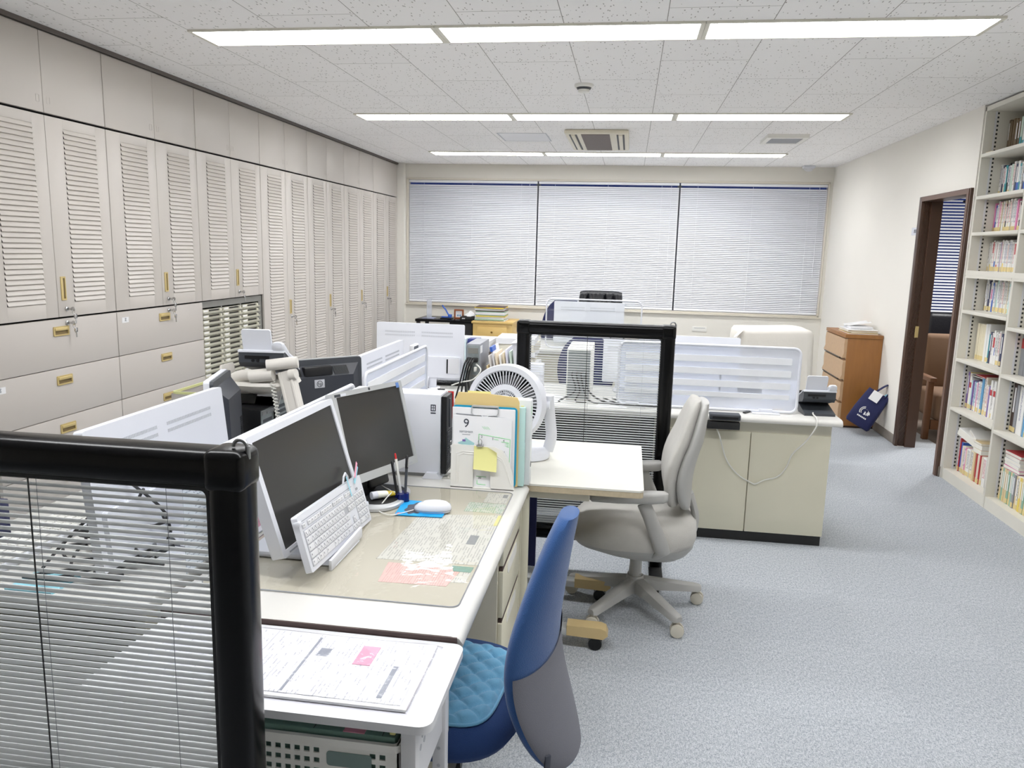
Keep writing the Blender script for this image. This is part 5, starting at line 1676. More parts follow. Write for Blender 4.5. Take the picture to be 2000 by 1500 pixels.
def all_in_one(name, label, loc, rz, w, h, z0, tilt=0.06, cover=True, group=None):
    """white all-in-one computer; its back looks along local -Y; loc z is the desk"""
    t = thing(name, label, 'computer', loc, rz, group=group)
    R = Matrix.Translation((0, 0, z0)) @ Matrix.Rotation(-tilt, 4, 'X')
    MB().prism(rrect(-w / 2, w / 2, 0, h, 0.008, 3), 'y', -0.012, 0.012).xf(R).build('housing', m_white, t, world=False)
    s = MB()
    for zz in (h - 0.055, h - 0.075):
        for (a, b_) in ((-w * 0.40, -w * 0.05), (w * 0.02, w * 0.38)):
            n = int((b_ - a) / 0.0062)
            for k in range(n):
                x = a + k * 0.0062
                s.box(x, x + 0.0032, -0.0128, -0.0115, zz, zz + 0.009)
    s.xf(R).build('vent_slots', m_vent, t, world=False)
    MB().box(-w / 2 + 0.012, w / 2 - 0.012, 0.0125, 0.0135, 0.05, h - 0.012).xf(R).build('screen', m_screen, t, world=False)
    if cover:
        s = MB()
        s.prism(rrect(-w * 0.47, w * 0.47, 0.012, h * 0.42, 0.012, 3), 'y', -0.026, -0.011)
        s.xf(R).build('rear_cover', m_white, t, world=False)
        s = MB()
        s.prism(rrect(w * 0.33, w * 0.455, 0.04, h * 0.40, 0.006, 3), 'y', -0.0275, -0.024)
        o = s.xf(R).build('port_door', m_white2, t, world=False)
        MB().box(w * 0.315, w * 0.332, -0.0282, -0.024, 0.04, h * 0.38).xf(R).build('port_slot', m_black, t, world=False)
    s = MB()
    s.prism(rrect(-w * 0.2, w * 0.2, -z0 + 0.012, 0.02, 0.005, 3), 'y', -0.024, -0.012)
    s.xf(R).build('chin_plate', m_white, t, world=False)
    s = MB()
    s.tube([(0, -0.03, z0 + 0.02), (0, -0.06, z0 * 0.5), (0, -0.10, 0.012)], [(w * 0.12, 0.008)] * 3, 12)
    s.build('stand_arm', m_white, t, world=False)
    s = MB()
    s.loops([[Vector((u, v - 0.03, z)) for u, v in superell(a, b_, 2.4, 40)] for z, a, b_ in ((0, w * 0.24, 0.11), (0.008, w * 0.24, 0.11), (0.012, w * 0.22, 0.095))]).build('stand_base', m_white, t, world=False)
    return t
all_in_one('all_in_one_computer', 'white all-in-one computer seen from behind, nearest, beyond the long desk screen', (-1.20, 1.875, DT), PI / 2, 0.62, 0.345, 0.03, 0.1)
all_in_one('all_in_one_computer', 'white all-in-one computer seen from behind, right of the black-backed monitor', (-1.245, 3.86, DT), PI / 2, 0.70, 0.26, 0.035, 0.03)
all_in_one('all_in_one_computer', 'white all-in-one computer seen square from behind, left of the grey tower computer', (-1.182, 4.35, DT), 0.0, 0.52, 0.322, 0.055, 0.03)

# black-backed widescreen monitor in the corner beside the tower boxes
def dark_monitor(label, c, yaw, w, h, front, tilt=0.05, slots='side', badge=False):
    """back toward the viewer; local X along the back, Y up, Z out of the BACK"""
    t = thing('monitor', label, 'monitor', (c[0], c[1], DT))
    r = Vector((cos(yaw), sin(yaw), 0))
    P = frame4(c, r, Vector((0, 0, 1)) * cos(tilt) + Vector((sin(yaw), -cos(yaw), 0)) * -sin(tilt))
    MB().prism(rrect(-w / 2, w / 2, -h / 2, h / 2, 0.01, 3), 'z', -0.03, -0.012).xf(P).build('front_bezel', front, t)
    MB().prism(rrect(-w / 2 + 0.003, w / 2 - 0.003, -h / 2 + 0.003, h / 2 - 0.003, 0.012, 3), 'z', -0.013, 0.0).xf(P).build('back_rim', m_char, t)
    s = MB()
    A = [(-w * 0.46, -h * 0.46), (w * 0.46, -h * 0.46), (w * 0.46, h * 0.42), (-w * 0.46, h * 0.42)]
    B = [(-w * 0.36, -h * 0.42), (w * 0.36, -h * 0.42), (w * 0.36, h * 0.28), (-w * 0.36, h * 0.28)]
    s.loops([[Vector((x, y, -0.001)) for x, y in A], [Vector((x, y, 0.035)) for x, y in B], [Vector((x, y, 0.036)) for x, y in B]])
    s.xf(P).build('back_shell', M('dark_grey_monitor_back', (40, 43, 51), 0.5), t)
    MB().box(-w * 0.5 + 0.012, w * 0.5 - 0.012, -h / 2 + 0.012, h / 2 - 0.012, -0.032, -0.0295).xf(P).build('screen', m_screen, t)
    s = MB()
    if badge:
        # vent patches on the slope and a carrying grip
        for sx in (-1, 1):
            for k in range(12):
                x = sx * (w * 0.245) + (k - 5.5) * 0.0055
                s.loops([[Vector((x - 0.0016, h * 0.30, 0.0325)), Vector((x + 0.0016, h * 0.30, 0.0325)), Vector((x + 0.0016, h * 0.40, 0.0065)), Vector((x - 0.0016, h * 0.40, 0.0065))],
                         [Vector((x - 0.0016, h * 0.30, 0.034)), Vector((x + 0.0016, h * 0.30, 0.034)), Vector((x + 0.0016, h * 0.40, 0.008)), Vector((x - 0.0016, h * 0.40, 0.008))]])
                if k == 11:
                    s.xf(P).build('vent_slots', m_black, t)
                    s = MB()
        MB().box(-w * 0.145, w * 0.145, h * 0.29, h * 0.41, 0.0, 0.036, 0.006).xf(P).build('carry_grip', m_black, t)
        MB().box(-0.022, 0.022, h * 0.14, h * 0.245, 0.035, 0.038, 0.001).xf(P).build('badge_plate', m_vent, t)
        b_ = MB()
        b_.tube([(0.012 * cos(a), h * 0.1925 + 0.012 * sin(a), 0.0385) for a in [2 * PI * i / 20 for i in range(20)]], 0.0012, 6, closed=True)
        b_.xf(P).build('badge_ring', m_char, t)
        text('badge_letters', 'hp', 0.018, m_char, P @ Matrix.Translation((0, h * 0.1925, 0.0386)), t)
    else:
        for k in range(16):
            y = -h * 0.36 + k * 0.0065
            s.box(w * 0.22, w * 0.34, y, y + 0.003, 0.0355, 0.0375)
        s.xf(P).build('vent_slots', m_black, t)
    MB().tube([(c[0], c[1], DT + 0.01), (c[0], c[1], c[2])], 0.03, 12).build('stand_neck', m_black, t)
    s = MB(); s.loops([[Vector((c[0] + u, c[1] + v, z)) for u, v in superell(0.11, 0.09, 2.4, 32)] for z in (DT, DT + 0.012)]).build('stand_base', m_black, t)
    return t
dark_monitor('black monitor seen from behind with a logo badge and grip, right of the telephone arm', (-1.258, 3.003, 0.885), math.radians(47.5), 0.43, 0.325, m_silver, badge=True)
dark_monitor('black monitor turned edge-on, between the nearest white all-in-one and the two black tower boxes', (-1.31, 2.36, 0.93), math.radians(107), 0.27, 0.30, m_white, 0.03)

# two slim black computers standing side by side
for (xx, yy, ztop, l) in ((-1.40, 2.615, 0.920, 'front black slim computer with metal rear plate, beside the edge-on monitor'), (-1.39, 2.72, 0.955, 'rear black slim computer with metal rear plate, behind the first one')):
    t = thing('desktop_computer', l, 'computer', (xx, yy, DT))
    MB().box(xx - 0.115, xx + 0.115, yy - 0.055, yy + 0.055, DT, ztop, 0.004).build('case', m_black, t)
    s = MB()
    s.box(xx + 0.112, xx + 0.1165, yy - 0.052, yy + 0.052, DT + 0.005, ztop - 0.004, 0.001)
    s.build('rear_plate', m_copper, t)
    s = MB()
    s.box(xx + 0.114, xx + 0.121, yy - 0.05, yy + 0.05, ztop - 0.022, ztop - 0.006, 0.003).box(xx + 0.116, xx + 0.126, yy - 0.02, yy + 0.015, ztop - 0.02, ztop - 0.009, 0.003)
    s.build('plate_lip', m_steel, t)
    s = MB()
    for k in range(7):
        s.box(xx + 0.1155, xx + 0.1172, yy - 0.04, yy + 0.03, ztop - 0.05 - 0.02 * k, ztop - 0.038 - 0.02 * k)
    s.build('port_rows', m_char, t)
    MB().lathe([(0.010, 0), (0.010, 0.001)], (xx - 0.0, yy - 0.0555, ztop - 0.08), (0, -1, 0), 16).build('side_button', m_char, t)
# clear tray with a yellow-green rim, further back
t = thing('paper_tray', 'clear paper tray with a yellow-green rim holding something red, behind the black computers', 'tray', (-1.62, 2.95, DT))
tx0, tx1, ty0, ty1 = -1.80, -1.47, 2.83, 3.10
MB().ring_prism(rrect(tx0, tx1, ty0, ty1, 0.02, 3), rrect(tx0 + 0.006, tx1 - 0.006, ty0 + 0.006, ty1 - 0.006, 0.016, 3), 'z', 0.905, 0.915).build('rim', M('lime_rim', (214, 218, 150), 0.5), t)
m_cleartray = frosted_mat('smoky_clear_tray', (196, 190, 180), 0.55)
s = MB()
for (a, b_, c_, d_) in ((tx0, tx1, ty0, ty0 + 0.002), (tx0, tx1, ty1 - 0.002, ty1), (tx0, tx0 + 0.002, ty0, ty1), (tx1 - 0.002, tx1, ty0, ty1)):
    s.box(a, b_, c_, d_, DT, 0.906)
s.build('walls', m_cleartray, t)
tag(MB().box(-1.74, -1.55, 2.87, 2.92, DT + 0.001, 0.875, 0.01).box(-1.745, -1.72, 2.865, 2.925, 0.85, 0.88, 0.006).build('pencil_case', [m_red]), 'red pouch inside the clear tray with the yellow-green rim', 'pouch')
tag(MB().box(-1.71, -1.60, 2.94, 3.03, DT + 0.001, 0.865, 0.006).build('storage_box', [m_blackmat]), 'dark box inside the clear tray with the yellow-green rim', 'box')

# telephone on a swivel arm
def telephone(label, M4, handset_side=1, base=True):
    """desk phone seen from the back; local origin at base centre, user side +Y"""
    t = thing('telephone', label, 'telephone', tuple(M4.translation))
    W = 0.082
    s = MB()
    s.prism([(-0.085, 0.085), (-0.085, 0.123), (-0.075, 0.125), (0.0, 0.088), (0.105, 0.032), (0.105, 0.02), (0.0, 0.05), (-0.04, 0.062), (-0.07, 0.066)], 'x', -W, W)
    s.xf(M4).build('body', m_char, t)
    s = MB()
    s.prism([(-0.088, 0.128), (-0.077, 0.131), (0.0, 0.092), (0.107, 0.036), (0.107, 0.031), (0.0, 0.087), (-0.076, 0.124), (-0.088, 0.122)], 'x', -W - 0.002, W + 0.002)
    s.xf(M4).build('top_cover', m_white, t)
    s = MB()
    s.prism(rrect(-0.058, 0.048, 0.0, 0.09, 0.008, 3), 'y', -0.004, 0.004)
    s.xf(M4 @ Matrix.Translation((-0.012, -0.062, 0.118)) @ Matrix.Rotation(0.25, 4, 'X')).build('display_panel', m_white, t)
    s = MB()
    rr_ = []
    for q, hw, hz in ((-0.10, 0.018, 0.010), (-0.085, 0.024, 0.02), (-0.05, 0.022, 0.018), (0, 0.018, 0.013), (0.05, 0.022, 0.018), (0.085, 0.024, 0.02), (0.10, 0.018, 0.010)):
        zc = 0.140 - 0.5 * (q + 0.08)
        rr_.append([Vector((0.062 * handset_side + u, q + 0.005, zc + v)) for u, v in superell(hw, hz, 2.6, 20)])
    s.loops(rr_).xf(M4).build('handset', m_white, t, ang=60)
    s = MB()
    s.box(-0.06, 0.03, -0.0865, -0.084, 0.098, 0.110)
    for x in (-0.03, -0.012):
        s.lathe([(0.006, 0), (0.006, 0.003)], (x, -0.085, 0.092), (0, -1, 0), 12)
    s.xf(M4).build('sockets', m_black, t)
    if base:
        s = MB()
        s.prism([(-0.115, 0.0), (-0.115, 0.012), (0.03, 0.05), (0.05, 0.06), (0.05, 0.045), (0.0, 0.0)], 'x', -W + 0.004, W - 0.004)
        s.xf(M4).build('foot_plate', m_char, t)
    return t
tf = Matrix.Translation((-1.315, 2.70, 1.0)) @ Matrix.Rotation(math.radians(8), 4, 'Z')
telephone('white and dark grey telephone raised on a beige swivel arm', tf, 1, base=False)
m_arm = M('arm_beige_plastic', (222, 217, 208), 0.5, var=0.02)
t = thing('phone_arm', 'beige jointed telephone arm rising behind the long desk screen', 'arm stand', (-1.13, 2.62, DT))
s = MB()
p0, p1 = Vector((-1.105, 2.57, DT)), Vector((-1.215, 2.63, 1.055))
dd = (p1 - p0).normalized()
sd = dd.cross(Vector((0, -1, 0))).normalized()
nn = sd.cross(dd)
def bar(a, b_, wd, th, off=0.0):
    return s.loops([[q + sd * (off + u) + nn * v for u, v in superell(wd, th, 6, 24)] for q in (a, b_)])
bar(p0, p1, 0.030, 0.018)
s.build('upright', m_arm, t)
s = MB(); bar(p0 + nn * 0.0, p1, 0.006, 0.021, 0.020); bar(p0, p1, 0.006, 0.021, -0.020); s.build('side_rail', m_arm, t)
s = MB()
s.cyl((-1.275, 2.60, 1.078), (-1.170, 2.63, 1.092), 0.021, n=24)
s.build('upper_joint', m_arm, t)
s = MB(); s.cyl((-1.34, 2.60, 1.035), (-1.255, 2.61, 1.045), 0.024, n=24).build('middle_joint', m_arm, t)
s = MB(); s.cyl((-1.195, 2.615, 1.045), (-1.17, 2.615, 1.05), 0.02, n=20).build('side_knob', m_arm, t)
s = MB()
ap = smooth_path([(-1.31, 2.605, 1.04), (-1.38, 2.61, 1.035), (-1.43, 2.62, 1.01), (-1.46, 2.64, 0.985)])
s.tube(ap, [(0.014, 0.02)] * len(ap), 12).build('forearm', m_arm, t)
s = MB()
s.loops([[Vector((-1.34 + u, 2.70 + v, z)) for u, v in superell(a_, b_, 2.6, 32)] for z, a_, b_ in ((0.955, 0.03, 0.03), (0.985, 0.12, 0.10), (1.0, 0.135, 0.115), (1.012, 0.13, 0.11))]).build('cradle_tray', m_arm, t, ang=60)
s = MB(); s.prism(rrect(-0.045, 0.045, 0.0, 0.075, 0.01, 3), 'x', -0.004, 0.004).xf(Matrix.Translation((-1.43, 2.62, 1.0)) @ Matrix.Rotation(-0.15, 4, 'Y')).build('cradle_stop', m_arm, t)
coil = []
for i in range(120):
    q = i / 119
    a = i * 0.9
    coil.append(Vector((-1.255 + 0.02 * q + 0.008 * cos(a), 2.60 + 0.02 * q + 0.008 * sin(a), 1.02 - 0.22 * q)))
MB().tube(coil, 0.0022, 5).build('coiled_cord', m_cable, t)
tag(MB().box(-1.36, -1.27, 2.665, 2.667, 0.83, 0.99, R=Matrix.Rotation(0.3, 3, 'Y')).build('paper_sheet', m_paper), 'white sheet propped under the telephone tray', 'paper')

# tangle of cables on the near left desk, seen through the blind slats
t = thing('cable_bundle', 'tangle of black cables on the near left desk behind the slatted screen', 'cables', (-1.15, 1.7, DT))
s = MB()
rr = random.Random(5)
for k in range(7):
    x0_, y0_ = -1.22 + rr.uniform(-.04, .05), 1.62 + rr.uniform(-.06, .1)
    pts = [(x0_, y0_, DT + 0.17 + rr.uniform(0, .08))]
    for j in range(5):
        pts.append((x0_ + rr.uniform(-.16, .08), y0_ + rr.uniform(-.10, .12), DT + 0.012 + max(0, 0.10 - 0.03 * j) * rr.uniform(0, 1)))
    s.tube(smooth_path(pts, 5), 0.004, 6)
s.build('cables', m_cableb, t)
t = thing('keyboard', 'white keyboard on the near left desk, seen through the slatted screen', 'keyboard', (-1.55, 1.72, DT))
MB().box(-1.63, -1.48, 1.53, 1.96, DT, DT + 0.018, 0.004).build('case', m_white, t)
k = MB()
for i in range(5):
    for j in range(16):
        k.box(-1.615 + i * 0.026, -1.594 + i * 0.026, 1.545 + j * 0.0255, 1.566 + j * 0.0255, DT + 0.018, DT + 0.023)
k.build('keys', m_offw, t)
tag(MB().box(-1.40, -1.28, 1.50, 1.60, DT, DT + 0.006).build('notepad', m_skyp), 'pale blue notepad on the near left desk behind the slatted screen', 'notepad')
tag(MB().box(-1.72, -1.64, 1.60, 1.80, DT, DT + 0.11, 0.004).build('file_box', m_navy), 'dark blue file box on the near left desk behind the slatted screen', 'file box')

# ------------------------------------------------------------------ row of desks facing the camera (Y = 4)
plain_desk('ivory desk carrying the square-on white all-in-one and grey tower', -1.745, -0.72, 4.02, 4.72)
od = plain_desk('ivory desk with an open front behind the slatted black screen', -0.71, 0.22, 4.02, 4.72)
MB().box(-0.67, 0.18, 4.30, 4.32, 0.04, DT - 0.036).build('modesty_or_shade_panel', m_blackmat, od)  # black sheet added to stand in for the shade under this desk
t = thing('office_desk', 'cream-panelled desk at the right end of the row, with two back panels', 'desk', (0.66, 4.37, 0))
s = MB()
prof = [(4.735, DT - 0.001), (4.055, DT), (4.032, DT - 0.004), (4.02, DT - 0.018), (4.024, DT - 0.032), (4.735, DT - 0.034)]
s.prism(prof, 'x', 0.23, 1.105).build('desktop', m_desk, t, ang=60)
for (a, b_) in ((0.25, 0.672), (0.676, 1.075)):
    MB().box(a, b_, 4.10, 4.12, 0.055, DT - 0.10, 0.003).build('back_panel', m_deskcream, t)
MB().box(0.25, 1.075, 4.108, 4.125, DT - 0.11, DT - 0.034).build('upper_rail', m_deskside, t)
MB().box(0.25, 1.075, 4.12, 4.70, 0.06, DT - 0.036).build('pedestal_case', m_deskcream, t)
MB().box(0.24, 1.07, 4.112, 4.69, 0.0, 0.056).build('plinth', m_blackmat, t)

desk_panel('wide frosted desk screen with white bands on the cream-panelled desk', 'x', 4.13, -0.03, 0.895, DT, 1.045, [(0.958, 0.992), (0.893, 0.927), (0.828, 0.862), (0.775, 0.80)], clips=(0.74, 0.05))
text_dots = MB()
all_in_one('all_in_one_computer', 'white all-in-one computer behind the banded desk screen on the right', (0.355, 4.45, DT), 0.0, 0.56, 0.335, 0.02, 0.03)
telephone('white and dark grey telephone on the right end of the cream-panelled desk', Matrix.Translation((1.005, 4.235, DT)) @ Matrix.Rotation(math.radians(4), 4, 'Z'), 1)
t = thing('power_box', 'black cable outlet box on the front edge of the cream-panelled desk', 'outlet box', (0.51, 4.02, DT))
MB().box(0.445, 0.60, 3.99, 4.06, DT - 0.022, DT + 0.008, 0.006).build('housing', m_char, t)
MB().box(0.435, 0.60, 4.0, 4.10, DT - 0.072, DT - 0.034, 0.004).build('lower_box', m_blackmat, t)
MB().box(0.458, 0.588, 3.988, 3.992, DT - 0.016, DT - 0.003).build('lid_groove', m_black, t)
t = thing('telephone_cable', 'white telephone cable looping down the front of the cream-panelled desk', 'cable', (0.72, 4.04, 0.4))
pts = [(0.47, 4.06, 0.662), (0.50, 4.02, 0.60), (0.525, 4.07, 0.53), (0.56, 4.085, 0.44), (0.62, 4.09, 0.37), (0.69, 4.09, 0.33), (0.715, 4.09, 0.325), (0.76, 4.09, 0.35), (0.82, 4.09, 0.37), (0.86, 4.09, 0.42), (0.885, 4.08, 0.50), (0.94, 4.05, 0.58), (0.97, 4.005, 0.66), (0.975, 4.012, 0.705), (0.975, 4.10, 0.712), (0.98, 4.13, 0.715)]
MB().tube(smooth_path(pts, 6), 0.0035, 8).build('cord', m_cable, t)
for (n_, l, c_, pts, mat) in (
    ('paper_sheet', 'white form with a black clip lying at the front of the cream-panelled desk', 'paper', [(0.545, 4.30), (0.69, 4.08), (0.785, 4.10), (0.66, 4.33)], text_mat('desk_form', (244, 244, 244), (170, 170, 176), ('X', 'Y'), 0.01, 0.03, 0.5, 0.3)),
    ('paper_sheet', 'small tan card beside the foot of the banded desk screen', 'paper', [(0.80, 4.22), (0.86, 4.20), (0.85, 4.25), (0.80, 4.26)], m_paper_y)):
    flat_sheet(n_, l, c_, pts, mat, DT + 0.001)
tag(MB().box(0.655, 0.672, 4.075, 4.20, DT + 0.002, DT + 0.008, R=Matrix.Rotation(-0.6, 3, 'Z')).build('binder_clip', m_black), 'thin black clip on the white form at the desk front', 'clip')
t = thing('desk_calendar', 'pale spiral desk calendar standing behind the banded screen', 'calendar', (0.85, 4.36, DT))
MB().box(0.755, 0.945, 4.358, 4.361, DT, DT + 0.145, R=Matrix.Rotation(-0.25, 3, 'X')).build('page', m_paper, t)
s = MB()
for k in range(8):
    if k not in (3, 4):
        xk = 0.78 + k * 0.02
        s.tube([(xk, 4.385 + 0.006 * cos(a), DT + 0.14 + 0.006 * sin(a)) for a in [2 * PI * i / 8 for i in range(8)]], 0.001, 4, closed=True)
s.build('spiral', m_steel, t)
t = thing('keyboard', 'pale grey keyboard behind the banded desk screen', 'keyboard', (0.42, 4.62, DT))
MB().box(0.22, 0.58, 4.56, 4.69, DT, DT + 0.018, 0.004).build('case', m_silver, t)
k = MB()
for i in range(4):
    for j in range(14):
        k.box(0.235 + j * 0.0243, 0.255 + j * 0.0243, 4.575 + i * 0.027, 4.597 + i * 0.027, DT + 0.018, DT + 0.022)
k.build('keys', m_inklight, t)

# grey tower with cables, and leaning folders
t = thing('tower_computer', 'grey tower computer seen from its cabled back, beside the leaning folders', 'computer', (-0.78, 4.27, DT))
MB().box(-0.847, -0.773, 4.065, 4.34, DT, 1.007, 0.004).build('case', M('tower_grey', (140, 142, 148), 0.45), t)
s = MB()
s.box(-0.843, -0.777, 4.060, 4.066, DT + 0.01, 1.0, 0.002)
s.build('rear_plate', m_copper, t)
s = MB()
s.box(-0.838, -0.782, 4.057, 4.062, 0.955, 0.985)
for k in range(5):
    s.box(-0.815, -0.782, 4.057, 4.062, 0.74 + 0.022 * k, 0.752 + 0.022 * k)
s.box(-0.840, -0.82, 4.057, 4.062, 0.76, 0.90)
s.build('port_rows', m_greyframe, t)
s = MB()
s.box(-0.842, -0.815, 4.04, 4.06, 0.905, 0.935, 0.004).box(-0.81, -0.78, 4.04, 4.06, 0.91, 0.935, 0.004)
for k in range(4):
    x_ = -0.838 + 0.013 * k
    s.tube(smooth_path([(x_, 4.05, 0.93), (x_ - 0.01, 4.02, 0.90), (x_ - 0.03, 4.03, 0.82), (x_ - 0.05 + 0.01 * k, 4.025, 0.74), (x_ - 0.06, 4.04, 0.709)], 5), 0.005, 6)
s.build('black_cables', m_cableb, t)
s = MB()
s.tube(smooth_path([(-0.79, 4.05, 0.90), (-0.76, 4.03, 0.87), (-0.80, 4.02, 0.82), (-0.87, 4.03, 0.80), (-0.92, 4.03, 0.78)], 5), 0.004, 6)
s.box(-0.845, -0.825, 4.035, 4.055, 0.865, 0.90, 0.003).box(-0.80, -0.785, 4.035, 4.055, 0.86, 0.885, 0.003)
s.build('white_plugs', m_cable, t)
MB().box(-0.7735, -0.7715, 4.075, 4.13, 0.955, 0.995).build('paper_tag', m_paper, t)
fold_cols = [('tan card folder leaning nearest the grey tower', (206, 184, 140), 0.0), ('white paper folder leaning second from the grey tower', (232, 226, 220), 0.0), ('white file with a blue header leaning by the grey tower', (240, 240, 244), 1),
             ('buff paper file third in the leaning row', (222, 206, 180), 0), ('white document bundle in the middle of the leaning row', (236, 234, 232), 0), ('cream file leaning in the row beside the tower', (238, 222, 186), 0),
             ('grey-lavender envelope leaning in the row', (214, 212, 226), 0), ('pale green file leaning in the row', (206, 222, 206), 0), ('large white envelope at the right end of the leaning files', (232, 232, 238), 2)]
for i, (l, c_, kind) in enumerate(fold_cols):
    t = thing('leaning_folder', l, 'folder', (-0.72 + 0.02 * i, 4.2, DT), group='files leaning beside the grey tower')
    mt = M('folder_%d' % i, c_, 0.6)
    h = (0.19, 0.245, 0.29, 0.26, 0.25, 0.262, 0.28, 0.27, 0.315)[i]
    R = Matrix.Rotation(-0.20 + 0.012 * i, 3, 'Y')
    piv = (-0.705 + 0.0165 * i, 4.15, DT)
    xb = -0.705 + 0.0165 * i
    MB().box(xb, xb + (0.009 if i != 8 else 0.05), 4.09 + 0.01 * (i % 3), 4.31, DT, DT + h, 0.001, R=R, piv=piv).build('cover', mt, t)
    if kind == 1:
        MB().box(xb - 0.001, xb + 0.012, 4.088, 4.20, DT + h - 0.022, DT + h + 0.004, R=R, piv=piv).build('blue_header', m_blue, t)
    if kind == 2:
        MB().box(xb + 0.001, xb + 0.049, 4.09, 4.31, DT + h, DT + h + 0.004, R=R, piv=piv).build('top_flap', m_paper, t)
# keyboard, pink papers under the all-in-one, hanging cable
t = thing('keyboard', 'black keyboard under the square-on white all-in-one', 'keyboard', (-1.08, 4.52, DT))
MB().box(-1.22, -0.93, 4.46, 4.60, DT, DT + 0.02, 0.004).build('case', m_black, t)
k = MB()
for i in range(4):
    for j in range(12):
        k.box(-1.21 + j * 0.023, -1.19 + j * 0.023, 4.47 + i * 0.03, 4.494 + i * 0.03, DT + 0.02, DT + 0.024)
k.build('keys', m_char, t)
o = MB().tube(smooth_path([(-1.13, 4.32, 0.775), (-1.128, 4.31, 0.74), (-1.13, 4.30, 0.72), (-1.10, 4.29, 0.708), (-1.02, 4.30, 0.706)], 6), 0.004, 6).build('power_cable', m_cableb)
tag(o, 'black power cable hanging from the square-on all-in-one', 'cable')
t = thing('label_clip', 'small white clip with dark lettering on top of the slanting-band desk screen', 'clip', (-1.05, 3.75, 1.0))
MB().box(-1.06, -1.04, 3.70, 3.80, 1.0, 1.03, 0.003).build('holder', m_paper, t)
MB().box(-1.039, -1.0385, 3.71, 3.79, 1.005, 1.024).build('lettering', m_ink, t)

# desks row two and its stacks
plain_desk('ivory desk in the second row, loaded with paper stacks', -1.745, -0.58, 4.98, 5.60)
def stack(name, label, x0, x1, y0, y1, z0, sheets, seed, group=None):
    t = thing(name, label, 'paper stack', ((x0 + x1) / 2, (y0 + y1) / 2, z0), group=group)
    r = random.Random(seed)
    z = z0
    for k, (h, c_) in enumerate(sheets):
        dx, dy = r.uniform(-.012, .012), r.uniform(-.012, .012)
        MB().box(x0 + dx, x1 + dx, y0 + dy, y1 + dy, z, z + h - 0.0005, 0.0008, 1, R=Matrix.Rotation(r.uniform(-.06, .06), 3, 'Z')).build('sheaf', c_, t)
        z += h
    return t
m_sheaf = M('sheaf_white', (240, 240, 243), 0.6, var=0.08, nscale=200, stretch=(0.1, 0.1, 4))
m_sheafc = M('sheaf_cream', (238, 232, 214), 0.6, var=0.08, nscale=200, stretch=(0.1, 0.1, 4))
m_sheafg = M('sheaf_green', (150, 186, 160), 0.6)
m_sheafy = M('sheaf_yellow', (244, 214, 70), 0.6)
m_sheafb = M('sheaf_dark', (92, 74, 66), 0.6)
stack('paper_stack', 'broad stack of white papers behind the grey tower', -1.20, -0.90, 5.06, 5.36, DT, [(0.06, m_sheaf), (0.05, m_sheafc), (0.012, m_sheafb), (0.045, m_sheaf), (0.04, m_sheaf)], 1)
stack('paper_stack', 'stack of cream ledgers left of the slatted screen', -0.86, -0.60, 5.08, 5.38, DT, [(0.055, m_sheaf), (0.05, m_sheafc), (0.03, m_sheaf), (0.055, m_sheafc), (0.04, m_sheaf)], 2)
t = thing('storage_box', 'dark blue box between the all-in-one and the grey tower', 'box', (-0.90, 4.62, DT))
MB().box(-0.955, -0.885, 4.61, 4.70, DT, 0.97, 0.004).build('body', M('blue_box', (40, 52, 120), 0.5), t)
tag(MB().box(-1.06, -0.965, 4.61, 4.71, DT + 0.001, DT + 0.27, 0.004).build('document_case', M('pale_blue_case', (216, 234, 238), 0.5)), 'pale blue document case behind the square-on all-in-one', 'document case')
# ------------------------------------------------------------------ manager's desk by the window
t = thing('office_desk', "large pale desk in front of the window wall with the leather chair behind it", 'desk', (-0.25, 6.75, 0))
MB().box(-1.05, 0.55, 6.40, 7.12, DT - 0.035, DT, 0.006).build('desktop', m_desk, t)
MB().box(-1.03, 0.53, 6.44, 6.46, 0.06, DT - 0.035).build('modesty_or_shade_panel', m_deskside, t)
for x in (-1.03, 0.51):
    MB().box(x, x + 0.025, 6.42, 7.1, 0, DT - 0.035).build('side_panel', m_deskside, t)
all_in_one('all_in_one_computer', 'white all-in-one computer seen from behind, in front of the black leather chair', (-0.325, 6.68, DT), 0.0, 0.60, 0.36, 0.025, 0.03)
t = thing('acrylic_screen', 'clear acrylic screen with white edges round the farthest all-in-one', 'desk screen', (-0.29, 6.45, DT))
MB().tube([Vector((u, 6.47, z)) for u, z in rrect(-0.67, 0.118, DT + 0.01, 1.118, 0.05, 6)], 0.006, 8, closed=True).build('edge_frame', m_white, t)
MB().prism(rrect(-0.665, 0.113, DT + 0.012, 1.113, 0.048, 6), 'y', 6.469, 6.471).build('sheet', m_clear, t)
s = MB(); s.box(-0.5, -0.4, 6.42, 6.52, DT, DT + 0.01, 0.003).box(-0.15, -0.05, 6.42, 6.52, DT, DT + 0.01, 0.003).build('foot', m_white, t)

t = thing('executive_chair', 'black tufted leather executive chair in front of the window', 'chair', (-0.26, 7.45, 0))
s = MB()
hw = 0.235
def lb(u_, v_):
    x = (u_ - 0.5) * 2 * hw * (0.94 + 0.06 * sin(PI * v_))
    z = 0.48 + 0.622 * v_
    seam = max(math.exp(-((u_ - q) / 0.025) ** 2) for q in (0.2, 0.6, 0.79))
    roll = 0.05 * abs(sin(PI * v_ * 3)) ** 0.5
    fold = 0.004 * sin(60 * u_ + 3 * sin(9 * v_))
    return Vector((-0.26 + x, 7.52 + 0.09 * v_ - roll * (1 - 0.55 * seam) + fold, z - 0.012 * (2 * u_ - 1) ** 4))
RN = 40
front = [[lb(i / RN, j / 30) for i in range(RN + 1)] for j in range(31)]
rings = []
for j in range(31):
    back = [Vector((p.x, 7.60 + 0.09 * j / 30, p.z)) for p in reversed(front[j])]
    rings.append(front[j] + back)
